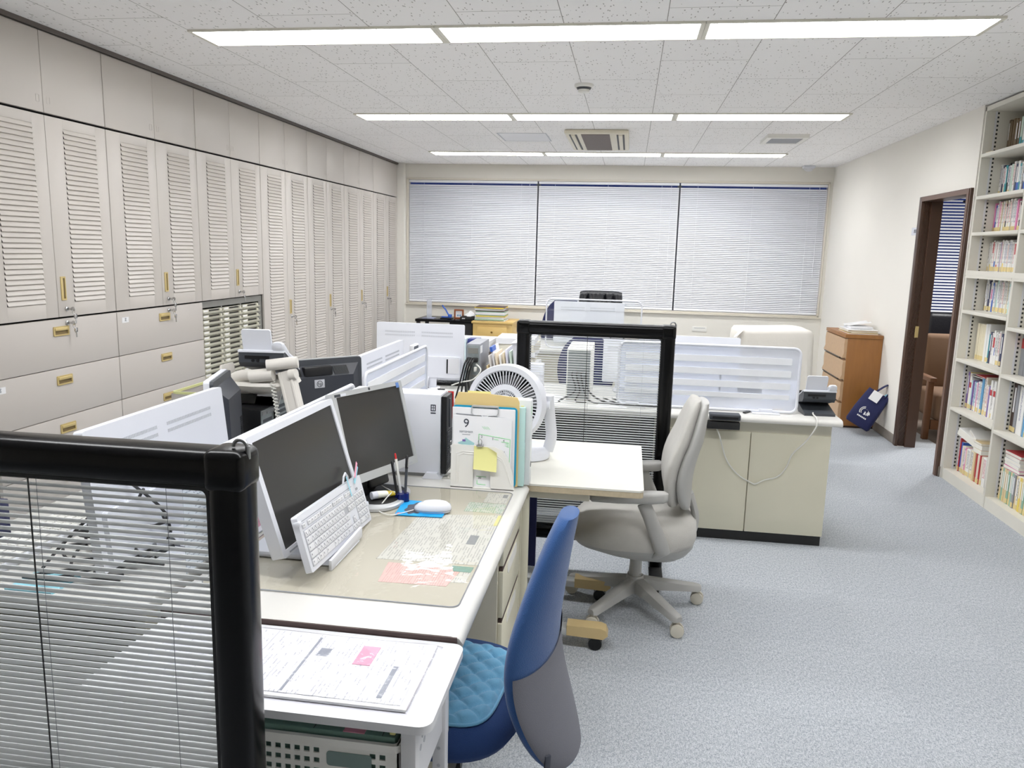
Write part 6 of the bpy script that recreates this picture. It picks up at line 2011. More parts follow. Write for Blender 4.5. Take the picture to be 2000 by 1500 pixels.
s.loops(rings).build('backrest', m_leather, t, ang=60)
MB().box(-0.475, -0.045, 7.18, 7.62, 0.42, 0.52, 0.04, 4).build('seat', m_leather, t)
for x in (-0.51, -0.01):
    MB().tube([(x, 7.55, 0.45), (x, 7.52, 0.64), (x, 7.25, 0.64), (x, 7.22, 0.45)], [(0.025, 0.02)] * 4, 10).build('armrest', m_black, t)
s = MB(); s.cyl((-0.26, 7.4, 0.08), (-0.26, 7.4, 0.43), 0.03)
for k in range(5):
    a = 2 * PI * k / 5 + 0.3
    s.tube([(-0.26, 7.4, 0.1), (-0.26 + 0.31 * cos(a), 7.4 + 0.31 * sin(a), 0.055)], 0.022, 8)
    s.lathe([(0.026, -0.02), (0.026, 0.02)], (-0.26 + 0.31 * cos(a), 7.4 + 0.31 * sin(a), 0.027), (sin(a), -cos(a), 0), 12)
s.build('base', m_black, t)
t.matrix_basis = Matrix.Translation((-0.285, 8.15, 0))

def simple_office_chair(label, c, rz, mat, zt=1.05, w=0.22):
    t = thing('office_chair', label, 'chair', c, rz)
    s = MB()
    rings = []
    for i in range(15):
        v = i / 14
        e = sin(PI * (0.04 + 0.92 * v)) ** 0.35
        rings.append([Vector((w * e * math.copysign(abs(cos(a)) ** .8, cos(a)), -0.22 - 0.05 * v ** 2 + 0.035 * sin(a) * e, 0.5 + (zt - 0.5) * v)) for a in [2 * PI * k / 28 for k in range(28)]])
    s.loops(rings).build('backrest', mat, t, world=False, ang=70)
    s = MB(); s.loops([[Vector((u, v, z)) for u, v in superell(a_, b_, 3, 32)] for z, a_, b_ in ((0.37, 0.19, 0.19), (0.39, 0.23, 0.23), (0.44, 0.23, 0.23), (0.455, 0.18, 0.18))]).build('seat', mat, t, world=False, ang=60)
    MB().tube([(0, 0, 0.37), (0, -0.2, 0.36), (0, -0.27, 0.42), (0, -0.26, 0.6)], [(0.025, 0.012)] * 4, 8).build('back_bar', m_black, t, world=False)
    s = MB(); s.cyl((0, 0, 0.07), (0, 0, 0.37), 0.025)
    for k in range(5):
        a = 2 * PI * k / 5
        s.tube([(0, 0, 0.09), (0.29 * cos(a), 0.29 * sin(a), 0.06)], 0.02, 8)
        s.lathe([(0.026, -0.02), (0.026, 0.02)], (0.29 * cos(a), 0.29 * sin(a), 0.027), (sin(a), -cos(a), 0), 12)
    s.build('base', m_black, t, world=False)
    return t
simple_office_chair('navy office chair half hidden by the left edge of the farthest all-in-one', (-0.66, 7.44, 0), math.radians(20), m_navy, 1.06)
simple_office_chair('navy office chair behind the open-front desk, seen through the slats', (-0.28, 5.03, 0), math.radians(175), m_navy, 0.93, 0.2)

# things on the open-front desk behind the slatted screen
all_in_one('all_in_one_computer', 'white all-in-one computer seen through the slatted screen, left of the banded desk screen', (0.00, 4.62, DT), 0.0, 0.26, 0.26, 0.045, 0.03, cover=False)
t = thing('tower_computer', 'pale tower computer with cables seen through the slatted screen', 'computer', (-0.2, 4.35, DT))
MB().box(-0.315, -0.18, 4.22, 4.58, DT, 0.985, 0.004).build('case', m_offw, t)
s = MB(); s.box(-0.308, -0.187, 4.215, 4.221, DT + 0.01, 0.975).build('rear_plate', m_copper, t)
s = MB()
for k in range(4):
    x_ = -0.28 + 0.025 * k
    s.tube(smooth_path([(x_, 4.21, 0.86), (x_, 4.18, 0.84), (x_ + 0.02, 4.17, 0.76), (x_ + 0.06 * (k - 1), 4.15, 0.708), (x_ + 0.12 * (k - .5), 4.14, 0.706)], 5), 0.005, 6)
s.build('black_cables', m_cableb, t)
flat_sheet('paper_sheet', 'white sheet on the open-front desk, left, behind the slats', 'paper', [(-0.60, 4.08), (-0.36, 4.06), (-0.33, 4.32), (-0.56, 4.34)], m_paper, DT + 0.001)
flat_sheet('paper_sheet', 'white sheet on the open-front desk, right, behind the slats', 'paper', [(-0.14, 4.05), (0.02, 4.06), (0.05, 4.22), (-0.12, 4.25)], m_paper, DT + 0.001)
t = thing('power_strip_cables', 'dark wires spread along the desk front behind the slats', 'cables', (0.0, 4.1, DT))
s = MB()
for k in range(5):
    s.tube(smooth_path([(-0.16 + 0.05 * k, 4.30, DT + 0.006), (-0.08 + 0.05 * k, 4.15, DT + 0.008), (0.04 + 0.03 * k, 4.10 + 0.01 * k, DT + 0.006), (0.14, 4.09 + 0.02 * k, DT + 0.008), (0.20, 4.15 + 0.02 * k, DT + 0.006)], 5), 0.004, 6)
s.build('wires', m_cableb, t)
t = thing('document_tray', 'pale upright tray holding papers at the left behind the slats', 'tray', (-0.52, 4.40, DT))
MB().box(-0.62, -0.46, 4.36, 4.44, DT, DT + 0.17, 0.004).build('body', m_white, t)
MB().box(-0.60, -0.48, 4.352, 4.358, DT + 0.03, DT + 0.12).build('front_sheet', m_paper, t)

# covered printer on its stand
t = thing('printer_stand', 'low dark stand under the cloth-covered printer', 'stand', (1.02, 5.6, 0))
MB().box(0.75, 1.30, 5.48, 5.95, 0.55, 0.60, 0.004).build('top', m_blackmat, t)
for x in (0.77, 1.25):
    for y in (5.5, 5.9):
        MB().box(x, x + 0.03, y, y + 0.03, 0, 0.55).build('leg', m_blackmat, t)
t = thing('covered_printer', 'boxy printer under a cream cloth dust cover, right of the banded desk screen', 'printer', (1.02, 5.7, 0.6))
s = MB()
rings = []
rr = random.Random(9)
for z, g_ in ((0.602, 0.012), (0.66, 0.008), (0.74, 0.004), (0.84, 0.0), (0.94, -0.002), (0.985, -0.006), (1.006, -0.02), (1.012, -0.06), (1.013, -0.2)):
    ring = []
    for k, (u, v) in enumerate(superell(0.262 + g_, 0.22 + g_ * 0.8, 9, 64)):
        wob = 0.004 * sin(k * 1.7 + z * 13) * (1.03 - z) * 5
        ring.append(Vector((1.02 + u + wob, 5.72 + v + wob, z + 0.006 * sin(u * 11))))
    rings.append(ring)
s.loops(rings).build('dust_cover', m_cloth, t, ang=60)
s = MB()
s.loops([[Vector((0.765, 5.50, 0.98)), Vector((0.80, 5.50, 1.005)), Vector((0.80, 5.53, 1.005)), Vector((0.765, 5.53, 0.985))],
         [Vector((0.735, 5.47, 0.955)), Vector((0.762, 5.46, 0.975)), Vector((0.768, 5.50, 0.98)), Vector((0.74, 5.51, 0.96))]])
s.loops([[Vector((0.765, 5.495, 0.94)), Vector((0.785, 5.495, 0.99)), Vector((0.79, 5.50, 0.99)), Vector((0.77, 5.505, 0.94))],
         [Vector((0.75, 5.47, 0.935)), Vector((0.776, 5.465, 0.985)), Vector((0.78, 5.47, 0.985)), Vector((0.756, 5.48, 0.935))]])
s.build('cloth_ear', m_cloth, t)

# wooden chest of drawers in the corner
t = thing('chest_of_drawers', 'brown wooden chest with four drawers standing by the right wall', 'chest', (2.08, 7.6, 0))
cy0, cy1, cx0, cx1 = 7.20, 7.88, 1.935, 2.242
MB().box(cx0 + 0.012, cx1, cy0, cy1, 0.02, 0.815, 0.003).build('carcass', m_wood, t)
MB().prism(rrect(cx0 - 0.012, cx1, cy0 - 0.008, cy1 + 0.008, 0.006, 2), 'z', 0.815, 0.845).build('top_board', m_wood, t)
MB().box(cx0 + 0.03, cx1, cy0 + 0.02, cy1 - 0.02, 0, 0.03).build('plinth', m_doorwood, t)
zt = 0.808
for k in range(4):
    s = MB()
    s.prism([(cx0 + 0.012, zt), (cx0 - 0.010, zt - 0.004), (cx0 - 0.014, zt - 0.05), (cx0 - 0.010, zt - 0.13), (cx0 - 0.022, zt - 0.165), (cx0 - 0.020, zt - 0.175), (cx0 + 0.002, zt - 0.168), (cx0 + 0.012, zt - 0.186)], 'y', cy0 + 0.004, cy1 - 0.004)
    d_ = s.build('drawer', m_woodlight, t)
    MB().box(cx0 - 0.016, cx0 + 0.012, cy0 + 0.12, cy1 - 0.004, zt - 0.187, zt - 0.176).build('finger_groove', m_black, d_)
    zt -= 0.194
stack('paper_stack', 'loose white papers piled on the brown wooden chest', 1.97, 2.22, 7.26, 7.62, 0.845, [(0.006, m_paper), (0.004, m_paper_y), (0.006, m_paper), (0.018, m_sheafc), (0.004, m_paper)], 4)
t = thing('paper_bundle', 'folded white paper bundle on top of the pile on the wooden chest', 'paper', (2.1, 7.45, 0.885))
MB().box(2.0, 2.19, 7.34, 7.58, 0.884, 0.905, 0.004).build('bundle', m_sheaf, t)
s = MB(); s.grid(lambda u_, v_: Vector((1.99 + 0.20 * u_, 7.40 + 0.2 * v_, 0.906 + 0.035 * u_ + 0.006 * sin(9 * v_))), 8, 6).build('loose_sheet', m_paper, t)

# navy tote bag leaning on the chest
t = thing('tote_bag', 'navy blue tote bag with a white printed logo leaning against the right wall', 'bag', (2.15, 6.95, 0))
A = Vector((2.05, 6.93, 0.0))
BP = frame4((2.055, 6.93, 0.008), (0.93, -0.36, 0.0), (0.10, 0.22, 0.95)) @ Matrix.Translation((0.10, 0.0, 0.0)) @ Matrix.Rotation(math.radians(-27), 4, 'Z') @ Matrix.Translation((-0.10, 0.0, 0.0)) @ Matrix.Translation((-0.06, 0.0, 0.0))
ux, uy, uz = BP.to_3x3().col
s = MB()
def bagpt(x, y, z):
    return BP @ Vector((x, y, z))
W_ = 0.11
rings = []
for y, a_, b_ in ((0.0, 0.088, 0.05), (0.02, 0.100, 0.065), (0.15, 0.104, 0.07), (0.28, 0.104, 0.055), (0.335, 0.102, 0.03)):
    rings.append([bagpt(u + 0.008 * sin(9 * y + u * 20), y, v + 0.006 * sin(30 * u + 11 * y)) for u, v in superell(a_, b_, 4.5, 48)])
s.loops(rings).build('body', m_navy, t, ang=60)
hp = [(-0.03, 0.32, 0.03), (0.0, 0.40, 0.02), (0.03, 0.445, 0.0), (0.055, 0.43, -0.005), (0.06, 0.36, 0.0), (0.06, 0.31, 0.03)]
pp = smooth_path([bagpt(*q) for q in hp], 6)
MB().tube(pp, [(0.020, 0.006)] * len(pp), 8).build('handle', m_navy, t)
def onbag(y):
    return 0.068 if y < 0.2 else 0.068 - (y - 0.2) * 0.22
s = MB()
MB().box(-0.045, 0.035, 0.245, 0.335, 0.0625, 0.0645, R=Matrix.Rotation(-0.18, 3, 'X')).xf(BP).build('paper_tag', m_paper, t)
s = MB()
for (r_, a0, a1) in ((0.042, 110, 230), (0.030, 110, 235)):
    s.tube([(-0.002 + r_ * cos(math.radians(a)), 0.135 + r_ * sin(math.radians(a)), 0.0735) for a in range(a0, a1, 10)], [0.0035] * len(range(a0, a1, 10)), 6)
for k in range(3):
    s.box(-0.002 + 0.014 * k, 0.010 + 0.014 * k, 0.108 + 0.004 * k, 0.160 - 0.006 * k, 0.0715, 0.0745)
s.box(0.0, 0.045, 0.128, 0.137, 0.0715, 0.0748)
for k in range(6):
    s.box(-0.04 + 0.014 * k, -0.030 + 0.014 * k, 0.078, 0.09, 0.0715, 0.0745)
s.xf(BP).build('printed_logo', m_paper, t)
s = MB(); s.prism([(0.03, 0.31), (0.09, 0.30), (0.10, 0.335), (0.05, 0.36)], 'z', 0.0, 0.006).xf(BP).build('paper_inside', m_skyp, t)

# ------------------------------------------------------------------ low furniture under the window
t = thing('side_table', 'black glossy low table under the left part of the window', 'table', (-2.1, 8.95, 0))
MB().box(-2.46, -1.77, 8.82, 9.30, 0.655, 0.685, 0.003).build('tabletop', m_blackgloss, t)
MB().box(-2.05, -1.78, 8.84, 9.28, 0.30, 0.654, 0.003).build('cabinet', m_blackmat, t)
for y in (8.84, 9.24):
    MB().box(-2.45, -2.41, y, y + 0.04, 0, 0.655).build('leg', m_blackmat, t)
MB().box(-2.05, -1.78, 8.85, 9.27, 0.0, 0.30).build('lower_case', m_blackmat, t)
t = thing('drawer_chest', 'yellow pine chest with a small round knob, beside the black low table', 'chest', (-1.52, 8.95, 0))
MB().box(-1.755, -1.30, 8.76, 9.26, 0.04, 0.665, 0.004).build('carcass', m_woodyel, t)
MB().box(-1.77, -1.285, 8.745, 9.27, 0.665, 0.69, 0.004).build('top_board', m_woodyel, t)
for k in range(3):
    z1_ = 0.625 - 0.195 * k
    d_ = MB().box(-1.70, -1.355, 8.748, 8.762, z1_ - 0.18, z1_, 0.003).build('drawer', m_woodyel, t)
    MB().lathe([(0.004, 0), (0.006, 0.008), (0.012, 0.014), (0.010, 0.022), (0.002, 0.024)], (-1.53, 8.748, z1_ - 0.055), (0, -1, 0), 16).build('knob', M('brass_knob_%d' % k, (130, 96, 40), 0.35, 0.6), d_)
stack('paper_stack', 'tall untidy stack of papers and folders on the yellow pine chest', -1.74, -1.40, 8.80, 9.10, 0.69, [(0.012, m_sheaf), (0.010, m_sheafg), (0.03, m_sheaf), (0.010, m_sheafy), (0.012, m_sheafg), (0.028, m_sheaf), (0.008, m_sheafg), (0.012, m_sheafb), (0.025, m_sheaf), (0.010, m_sheafy), (0.008, m_sheafb)], 6)
t = thing('picture_frame', 'small brown wooden photo frame on the black low table', 'picture frame', (-1.96, 9.02, 0.685))
s = MB(); s.ring_prism(rrect(-2.03, -1.915, 0.687, 0.80, 0.003, 1), rrect(-2.012, -1.933, 0.705, 0.782, 0.002, 1), 'y', 8.99, 9.005).build('frame', M('redbrown_frame', (146, 76, 34), 0.4), t)
MB().box(-2.013, -1.932, 8.996, 9.0, 0.704, 0.783).build('picture', m_paper, t)
s = MB(); s.lathe([(0.011, 0), (0.011, 0.001)], (-1.985, 8.996, 0.728), (0, -1, 0), 14).lathe([(0.011, 0), (0.011, 0.001)], (-1.957, 8.996, 0.728), (0, -1, 0), 14).build('blue_figures', M('picture_blue', (120, 170, 210), 0.6), t)
MB().box(-1.99, -1.955, 9.005, 9.05, 0.687, 0.75, R=Matrix.Rotation(0.3, 3, 'X')).build('back_strut', m_doorwood, t)
t = thing('hole_punch', 'blue-handled heavy hole punch on the black low table', 'hole punch', (-2.1, 8.95, 0.685))
MB().box(-2.18, -2.04, 8.90, 9.0, 0.685, 0.70, 0.004).build('base', m_black, t)
MB().box(-2.17, -2.06, 8.925, 8.975, 0.70, 0.715, 0.004).build('bed', m_blue, t)
MB().tube([(-2.075, 8.95, 0.71), (-2.12, 8.95, 0.79), (-2.165, 8.95, 0.845)], [(0.02, 0.008)] * 3, 8).build('handle', m_blue, t)
MB().box(-2.09, -2.05, 8.92, 8.98, 0.70, 0.74, 0.006).build('head', m_blue, t)
t = thing('acrylic_stand', 'clear acrylic upright leaf on the left end of the black low table', 'stand', (-2.33, 8.95, 0.685))
MB().prism(rrect(8.88, 9.10, 0.686, 0.905, 0.02, 3), 'x', -2.335, -2.330).build('leaf', frosted_mat('acrylic_leaf', (236, 240, 244), 0.45), t)
MB().box(-2.40, -2.26, 8.90, 9.05, 0.685, 0.69).build('base', frosted_mat('acrylic_base', (200, 206, 240), 0.6), t)
t = thing('letter_tray', 'flat black tray with a white label on the black low table', 'tray', (-1.83, 8.98, 0.685))
MB().box(-1.93, -1.745, 8.86, 9.12, 0.686, 0.725, 0.004).build('body', m_blackmat, t)
MB().box(-1.905, -1.87, 8.857, 8.8605, 0.70, 0.712).build('label', m_paper, t)
t = thing('tissue', 'crumpled white tissue on the flat black tray', 'tissue', (-1.83, 8.98, 0.725))
s = MB(); s.loops([[Vector((-1.83 + u * (1 + 0.2 * sin(k * 2.1)), 8.98 + v, z + 0.006 * sin(k * 1.3))) for k, (u, v) in enumerate(superell(a_, b_, 2, 18))] for z, a_, b_ in ((0.728, 0.07, 0.06), (0.745, 0.05, 0.045), (0.77, 0.02, 0.02), (0.785, 0.003, 0.003))]).build('sheet', m_paper, t, ang=20)
t = thing('wall_socket', 'small cream wall plate low on the window wall', 'wall plate', (0.9, YB, 0.62))
MB().box(0.78, 0.95, YB - 0.008, YB, 0.60, 0.66, 0.003).build('plate', m_offw, t)
MB().box(0.80, 0.93, YB - 0.010, YB - 0.007, 0.64, 0.645).build('slot', m_inklight, t)

# ------------------------------------------------------------------ ledgers: camera and light
# ------------------------------------------------------------------ built-in book-case on the right
m_shelf = M('bookcase_cream_enamel', (222, 218, 206), 0.5, var=0.02)
m_shelfdk = M('bookcase_inner', (196, 190, 174), 0.6, var=0.03)
BX = 2.25
t = thing('bookcase', 'tall built-in cream steel bookcase at the right edge, full of books', 'bookcase', (BX + 0.15, 4.7, 0))
MB().box(BX + 0.285, BX + 0.30, 3.71, 5.685, 0.0, 2.505).build('back_panel', m_shelfdk, t)
ends = [5.685, 5.02, 4.36, 3.71]
for k, y in enumerate(ends):
    hy = 0.012
    yy0, yy1 = (y - 0.02, y) if k == 0 else (y - hy, y + hy)
    MB().box(BX, BX + 0.29, yy0, yy1, 0.0, 2.505, 0.002).build('upright', m_shelf, t)
    s = MB()
    for yy in ([yy0 - 0.0015] if k == 0 else [yy0 - 0.0015]):
        s.box(BX + 0.055, BX + 0.067, yy, yy + 0.002, 0.07, 2.49)
    s.build('shelf_rail', m_white2, t)
    s = MB()
    for q in range(92):
        z = 0.09 + q * 0.026
        s.box(BX + 0.068, BX + 0.078, yy0 - 0.002, yy0 + 0.0, z, z + 0.012)
    s.build('peg_slots', m_cab_dark, t)
MB().box(BX, BX + 0.29, 3.71, 5.685, 2.475, 2.505).build('top_panel', m_shelf, t)
MB().box(BX + 0.004, BX + 0.29, 3.71, 5.685, 0.0, 0.075).build('plinth', m_shelf, t)
bay_z = [[2.205, 1.935, 1.70, 1.445, 1.185, 0.855, 0.515], [2.205, 1.935, 1.70, 1.445, 1.13, 0.845, 0.50], [2.2, 1.93, 1.7, 1.445, 1.13, 0.84, 0.5]]
for b_ in range(3):
    ya, yb = ends[b_ + 1] + 0.013, ends[b_] - (0.021 if b_ == 0 else 0.013)
    for z in bay_z[b_]:
        th = 0.045 if abs(z - 1.445) < 0.01 else 0.022
        MB().box(BX - 0.002, BX + 0.285, ya, yb, z - th, z, 0.002).build('shelf', m_shelf, t)
MB().box(BX - 0.003, BX + 0.02, 3.71, 5.685, 1.40, 1.408).box(BX - 0.003, BX + 0.02, 3.71, 5.685, 1.418, 1.45).build('mid_rail', m_shelf, t)

book_mats = {}
def bm_(c):
    if c not in book_mats:
        book_mats[c] = M('book_cover_%d' % len(book_mats), c, 0.5, var=0.04)
    return book_mats[c]
spine_ink = [text_mat('spine_print_%d' % i, (236, 234, 230), ink, ('Z', 'Y'), 0.010, 0.05, 0.7, 0.7, strength=0.9) for i, ink in enumerate(((50, 52, 60), (40, 60, 130), (190, 50, 70), (110, 110, 116)))]
m_libtag = M('library_tag_yellow', (226, 204, 140), 0.6)
m_pages = M('book_pages', (240, 236, 226), 0.8)
CN = {'white': (238, 237, 234), 'cream': (236, 226, 196), 'navy': (40, 44, 84), 'teal': (60, 158, 170), 'pale green': (190, 210, 196), 'pink': (230, 130, 180), 'blue': (50, 96, 190), 'red': (190, 50, 56), 'brown': (104, 86, 62),
      'black': (40, 38, 42), 'grey': (146, 148, 154), 'yellow': (234, 206, 90), 'purple': (126, 96, 170), 'mint': (180, 226, 220), 'tan': (222, 198, 150), 'dark brown': (58, 38, 32), 'sage': (140, 182, 160), 'beige': (226, 214, 194), 'sky blue': (84, 150, 196), 'lavender': (208, 200, 224)}
def book(y1, z0, th, h, dep, cname, label, tagged, rec, style, rng, group):
    """spine faces -X at BX+rec; y1 is its far (left in view) side"""
    t = thing('book', label, 'book', (BX + rec, y1 - th / 2, z0), group=group)
    x0_ = BX + rec
    s = MB()
    s.box(x0_, x0_ + dep, y1 - th + 0.0005, y1 - 0.0005, z0, z0 + h, 0.0012, 1)
    s.build('cover', bm_(CN[cname]), t)
    MB().box(x0_ + 0.004, x0_ + dep - 0.002, y1 - th + 0.002, y1 - 0.002, z0 + h - 0.001, z0 + h + 0.0005).build('pages', m_pages, t)
    if style is not None:
        if style == 'print':
            mt = spine_ink[rng.randrange(4)]
            if cname in ('white', 'cream', 'beige', 'lavender'):
                MB().box(x0_ - 0.0006, x0_ + 0.0006, y1 - th * 0.86, y1 - th * 0.14, z0 + h * 0.30, z0 + h * 0.95).build('spine_title', mt, t)
            else:
                MB().box(x0_ - 0.0006, x0_ + 0.0006, y1 - th * 0.7, y1 - th * 0.3, z0 + h * 0.40, z0 + h * 0.9).build('spine_title', m_paper if cname != 'pale green' else m_ink, t)
        else:
            MB().box(x0_ - 0.0006, x0_ + 0.0006, y1 - th + 0.001, y1 - 0.001, z0 + h * style[1], z0 + h * style[2]).build('spine_band', bm_(CN[style[0]]), t)
    if tagged:
        MB().box(x0_ - 0.0009, x0_ + 0.0006, y1 - th + 0.0008, y1 - 0.0008, z0 + 0.006, z0 + 0.034).build('library_tag', m_libtag, t)
    return t
SHN = ['top', 'second', 'third', 'fourth', 'fifth', 'sixth', 'seventh', 'bottom']
def fill(bay, shelf, z0, ystart, ystop, seq, th_rng, h_rng, rec, tagp, seed, dep=0.15):
    rng = random.Random(seed)
    y = ystart
    i = 0
    counts = {}
    side = 'far bay' if bay == 0 else 'near bay'
    while y > ystop:
        e = seq[i % len(seq)] if i < len(seq) else rng.choice(seq)
        if isinstance(e, str):
            e = (e, 'print')
        cname, style = e[0], e[1]
        th = e[2] if len(e) > 2 else rng.uniform(*th_rng)
        h = e[3] if len(e) > 3 else rng.uniform(*h_rng)
        if y - th < ystop - 0.02:
            break
        lab = '%s book, %s from the left on the %s shelf, %s of the bookcase' % (cname, ORD[i], SHN[shelf], side)
        book(y, z0, th - 0.0008, h, dep, cname, lab, rng.random() < tagp, rec + rng.uniform(-0.004, 0.004), style, rng, 'books on the %s shelf, %s' % (SHN[shelf], side))
        y -= th
        i += 1
Y1 = 5.662
fill(0, 0, 2.205, Y1 - 0.01, 5.33, ['brown', ('brown', None), ('brown', None), ('brown', None), 'brown', 'brown', ('pale green', ('teal', .1, .4)), ('white', ('teal', .05, .3)), 'lavender', 'sky blue'], (0.022, 0.03), (0.195, 0.215), 0.14, 0.75, 1)
fill(0, 1, 1.935, Y1, 5.27, ['white', 'navy', 'cream', ('teal', 'print'), 'black', 'white', ('pale green', None, 0.032), 'white', 'navy', ('white', ('blue', .1, .35), 0.03), 'teal', 'white', 'navy'], (0.019, 0.027), (0.18, 0.205), 0.13, 0.25, 2)
fill(0, 2, 1.70, Y1, 5.27, [('pink', None), ('blue', 'print'), 'white', ('white', 'print'), ('pink', None, 0.012), 'cream', 'white', 'cream', 'black', 'white', 'cream', 'white', 'beige', 'white'], (0.017, 0.025), (0.175, 0.205), 0.12, 0.85, 3)
fill(0, 3, 1.445, Y1, 5.27, ['white', ('white', ('yellow', .1, .25)), 'white', ('white', ('red', .6, .95)), 'white', ('white', ('blue', .1, .35)), 'white', ('white', ('red', .12, .25)), 'white', 'lavender', 'white', 'white', ('white', ('yellow', .02, .3)), 'white', 'white', 'white', 'white'], (0.016, 0.022), (0.185, 0.205), 0.12, 0.95, 4)
fill(0, 4, 1.185, Y1 - 0.01, 5.27, ['brown', 'white', 'navy', 'white', ('white', ('pink', .4, .7)), ('blue', 'print'), 'white', 'mint', 'white', 'lavender', 'white', 'white', 'cream', 'white'], (0.02, 0.03), (0.19, 0.215), 0.12, 0.7, 5)
fill(0, 5, 0.855, Y1 - 0.015, 5.27, [('cream', None, 0.022, .245)] * 6 + [('white', None, 0.03, .25), ('white', None, 0.03, .252), ('teal', None, 0.014, .19), 'navy', 'white', ('white', ('red', .5, .8)), ('white', ('blue', .3, .55)), 'white', 'white', 'white'], (0.018, 0.026), (0.2, 0.225), 0.10, 0.7, 6)
fill(0, 6, 0.515, Y1 - 0.005, 5.25, [('purple', 'print', .022, .25), ('yellow', None, .012, .25), ('white', ('red', .6, .75), .03, .245), ('mint', 'print', .016, .20), ('purple', None, .014, .205), ('white', 'print'), ('sky blue', None, .014, .2), 'white', ('pink', None, .01, .2), 'white', 'white', ('white', 'print'), ('sky blue', None, .03, .24), ('beige', 'print', .035, .25), 'white', 'white'], (0.016, 0.022), (0.195, 0.215), 0.09, 0.7, 7)
fill(0, 7, 0.075, Y1 - 0.03, 5.22, [('lavender', 'print', .03, .235), ('red', None, .012, .235), ('blue', None, .025, .21), ('beige', None, .03, .19), ('cream', 'print', .022, .195), ('pink', 'print', .02, .19), ('cream', None, .014, .185), ('white', 'print', .045, .19), ('cream', 'print', .05, .19), ('tan', None, .03, .19)], (0.02, 0.03), (0.18, 0.2), 0.07, 0.6, 8)
# books lying on their sides
def flat_book(label, c, sx, sy, h, rz, cname, tilt=0.0, group=None):
    t = thing('book', label, 'book', c, group=group)
    P = Matrix.Translation(Vector(c)) @ Matrix.Rotation(rz, 4, 'Z') @ Matrix.Rotation(tilt, 4, 'X')
    MB().box(-sx / 2, sx / 2, -sy / 2, sy / 2, 0, h, 0.001, 1).xf(P).build('cover', bm_(CN[cname]), t)
    MB().box(-sx / 2 - 0.0004, sx / 2 - 0.003, -sy / 2 - 0.0004, sy / 2 + 0.0004, 0.003, h - 0.003).xf(P).build('pages', m_pages, t)
flat_book('dark magazine lying flat on the row of books, seventh shelf of the far-end bay', (BX + 0.16, 5.50, 0.745), 0.15, 0.19, 0.010, 0.1, 'black')
flat_book('magazine with a red cover lying on the dark magazine, seventh shelf of the far-end bay', (BX + 0.16, 5.47, 0.757), 0.15, 0.15, 0.008, -0.05, 'red')
flat_book('thick white book sliding sideways on the bottom shelf books, far-end bay', (BX + 0.13, 5.50, 0.315), 0.16, 0.20, 0.05, 0.25, 'white', 0.28)
flat_book('second white book lying on the sliding white book, bottom shelf', (BX + 0.15, 5.44, 0.345), 0.15, 0.16, 0.03, -0.15, 'white', 0.18)
flat_book('tan book lying third in the sideways pile on the bottom shelf', (BX + 0.14, 5.335, 0.27), 0.15, 0.12, 0.03, 0.0, 'cream')
flat_book('white book lying in the sideways pile beside the bay upright, bottom shelf', (BX + 0.14, 5.335, 0.302), 0.15, 0.12, 0.03, 0.02, 'white')
flat_book('cream book topmost in the sideways pile beside the bay upright, bottom shelf', (BX + 0.14, 5.335, 0.334), 0.155, 0.125, 0.014, -0.03, 'tan')
flat_book('thin pamphlet lying at the left front of the top shelf', (BX + 0.07, 5.60, 2.206), 0.11, 0.09, 0.008, 0.0, 'tan')
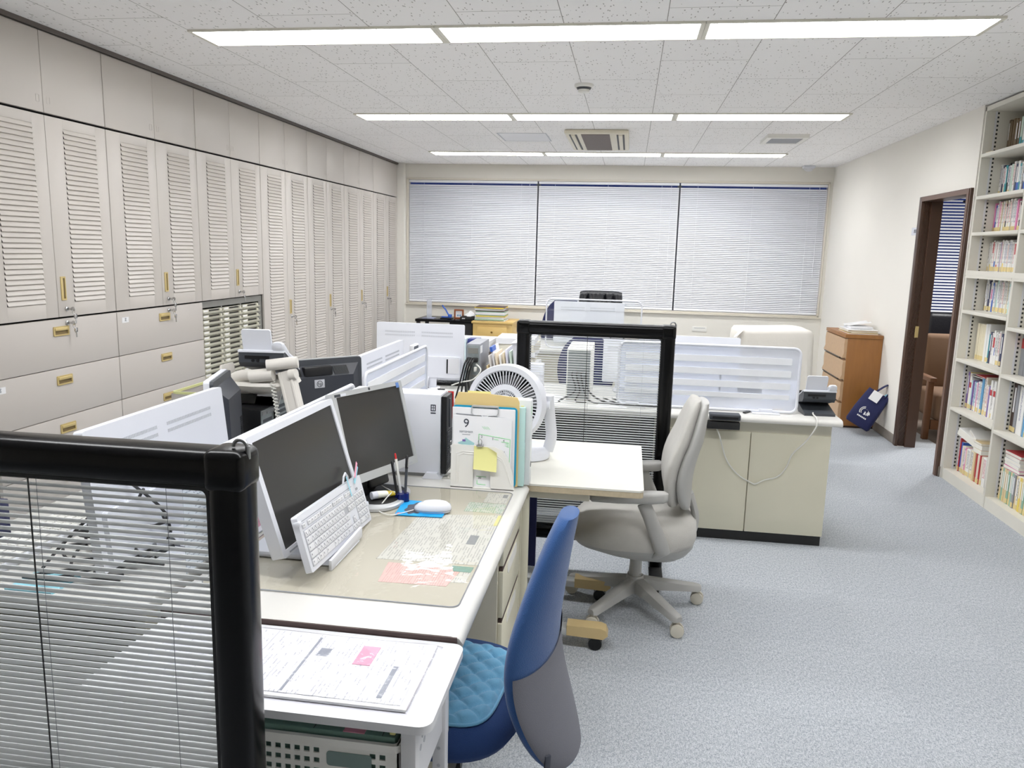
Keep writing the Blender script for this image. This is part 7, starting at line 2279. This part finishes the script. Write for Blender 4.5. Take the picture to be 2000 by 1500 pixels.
# second bay: what the frame edge still shows
fill(1, 5, 0.845, 5.004, 4.80, [('grey', ('red', .62, .85), .05, .26), ('grey', ('red', .62, .85), .05, .26), ('grey', ('red', .62, .85), .05, .26)], (0.05, 0.05), (0.26, 0.27), 0.09, 0.0, 20)
fill(1, 6, 0.50, 5.0, 4.72, [('dark brown', 'print', .045, .30), ('grey', None, .03, .29), ('white', None, .025, .29), ('white', 'print', .025, .285), ('white', None, .03, .27), ('sky blue', 'print', .03, .27), 'white', 'white'], (0.025, 0.03), (0.26, 0.28), 0.08, 0.5, 21)
fill(1, 7, 0.075, 4.985, 4.56, [('tan', 'print'), ('sage', 'print'), ('tan', 'print'), ('tan', 'print'), ('sage', 'print'), ('tan', 'print'), ('sage', 'print'), ('grey', 'print'), ('tan', 'print'), ('cream', 'print'), ('yellow', 'print'), ('tan', 'print'), ('sage', 'print'), ('tan', 'print'), ('tan', 'print'), ('sage', 'print'), ('tan', 'print')], (0.022, 0.026), (0.2, 0.205), 0.06, 0.5, 22)
for k, cn in enumerate(('pink', 'white', 'white', 'white', 'red')):
    flat_book('%s book lying flat, %s from the bottom of the pile, near bay of the bookcase' % (cn, ORD[k]), (BX + 0.14, 4.87, 0.282 + 0.022 * k), 0.15, 0.18, 0.021, 0.03 * (-1) ** k, cn)
# ------------------------------------------------------------------ camera
cam = bpy.data.cameras.new('camera')
co = bpy.data.objects.new('camera', cam)
COL.objects.link(co)
yaw, pit, rol, f_px, Hc = 0.14520, 0.17168, 0.02510, 1511.93, 1.5108
F0 = Vector((-sin(yaw), cos(yaw), 0)); R_0 = Vector((cos(yaw), sin(yaw), 0)); U0 = Vector((0, 0, 1))
Fw = F0 * cos(pit) - U0 * sin(pit)
U1 = F0 * sin(pit) + U0 * cos(pit)
Rt = R_0 * cos(rol) + U1 * sin(rol)
Up = -R_0 * sin(rol) + U1 * cos(rol)
mt = Matrix((Rt, Up, -Fw)).transposed().to_4x4()
mt.translation = (0, 0, Hc)
co.matrix_world = mt
cam.sensor_fit = 'HORIZONTAL'
cam.sensor_width = 36.0
cam.lens = 36.0 * f_px / 2000.0
cam.clip_start = 0.02
cam.clip_end = 60
scene.camera = co

# ------------------------------------------------------------------ world: dusk outside the window
wd = bpy.data.worlds.new('dusk')
wd.use_nodes = True
scene.world = wd
bg = wd.node_tree.nodes['Background']
bg.inputs[0].default_value = lin((30, 42, 92))
bg.inputs[1].default_value = 0.35

# added fill light brightening the next room, where no lamp is lit
la = bpy.data.lights.new('annex_fill', 'AREA')
la.energy = 30
la.size = 0.6
lo = bpy.data.objects.new('annex_fill', la)
COL.objects.link(lo)
lo.location = (3.6, 7.6, 2.45)

scene.view_settings.view_transform = 'Standard'
scene.view_settings.look = 'None'
scene.view_settings.exposure = 1.43
scene.view_settings.gamma = 1.10
scene.cycles.max_bounces = 10
scene.cycles.transparent_max_bounces = 24
scene.cycles.caustics_reflective = False
scene.cycles.caustics_refractive = False
scene.cycles.sample_clamp_indirect = 6.0
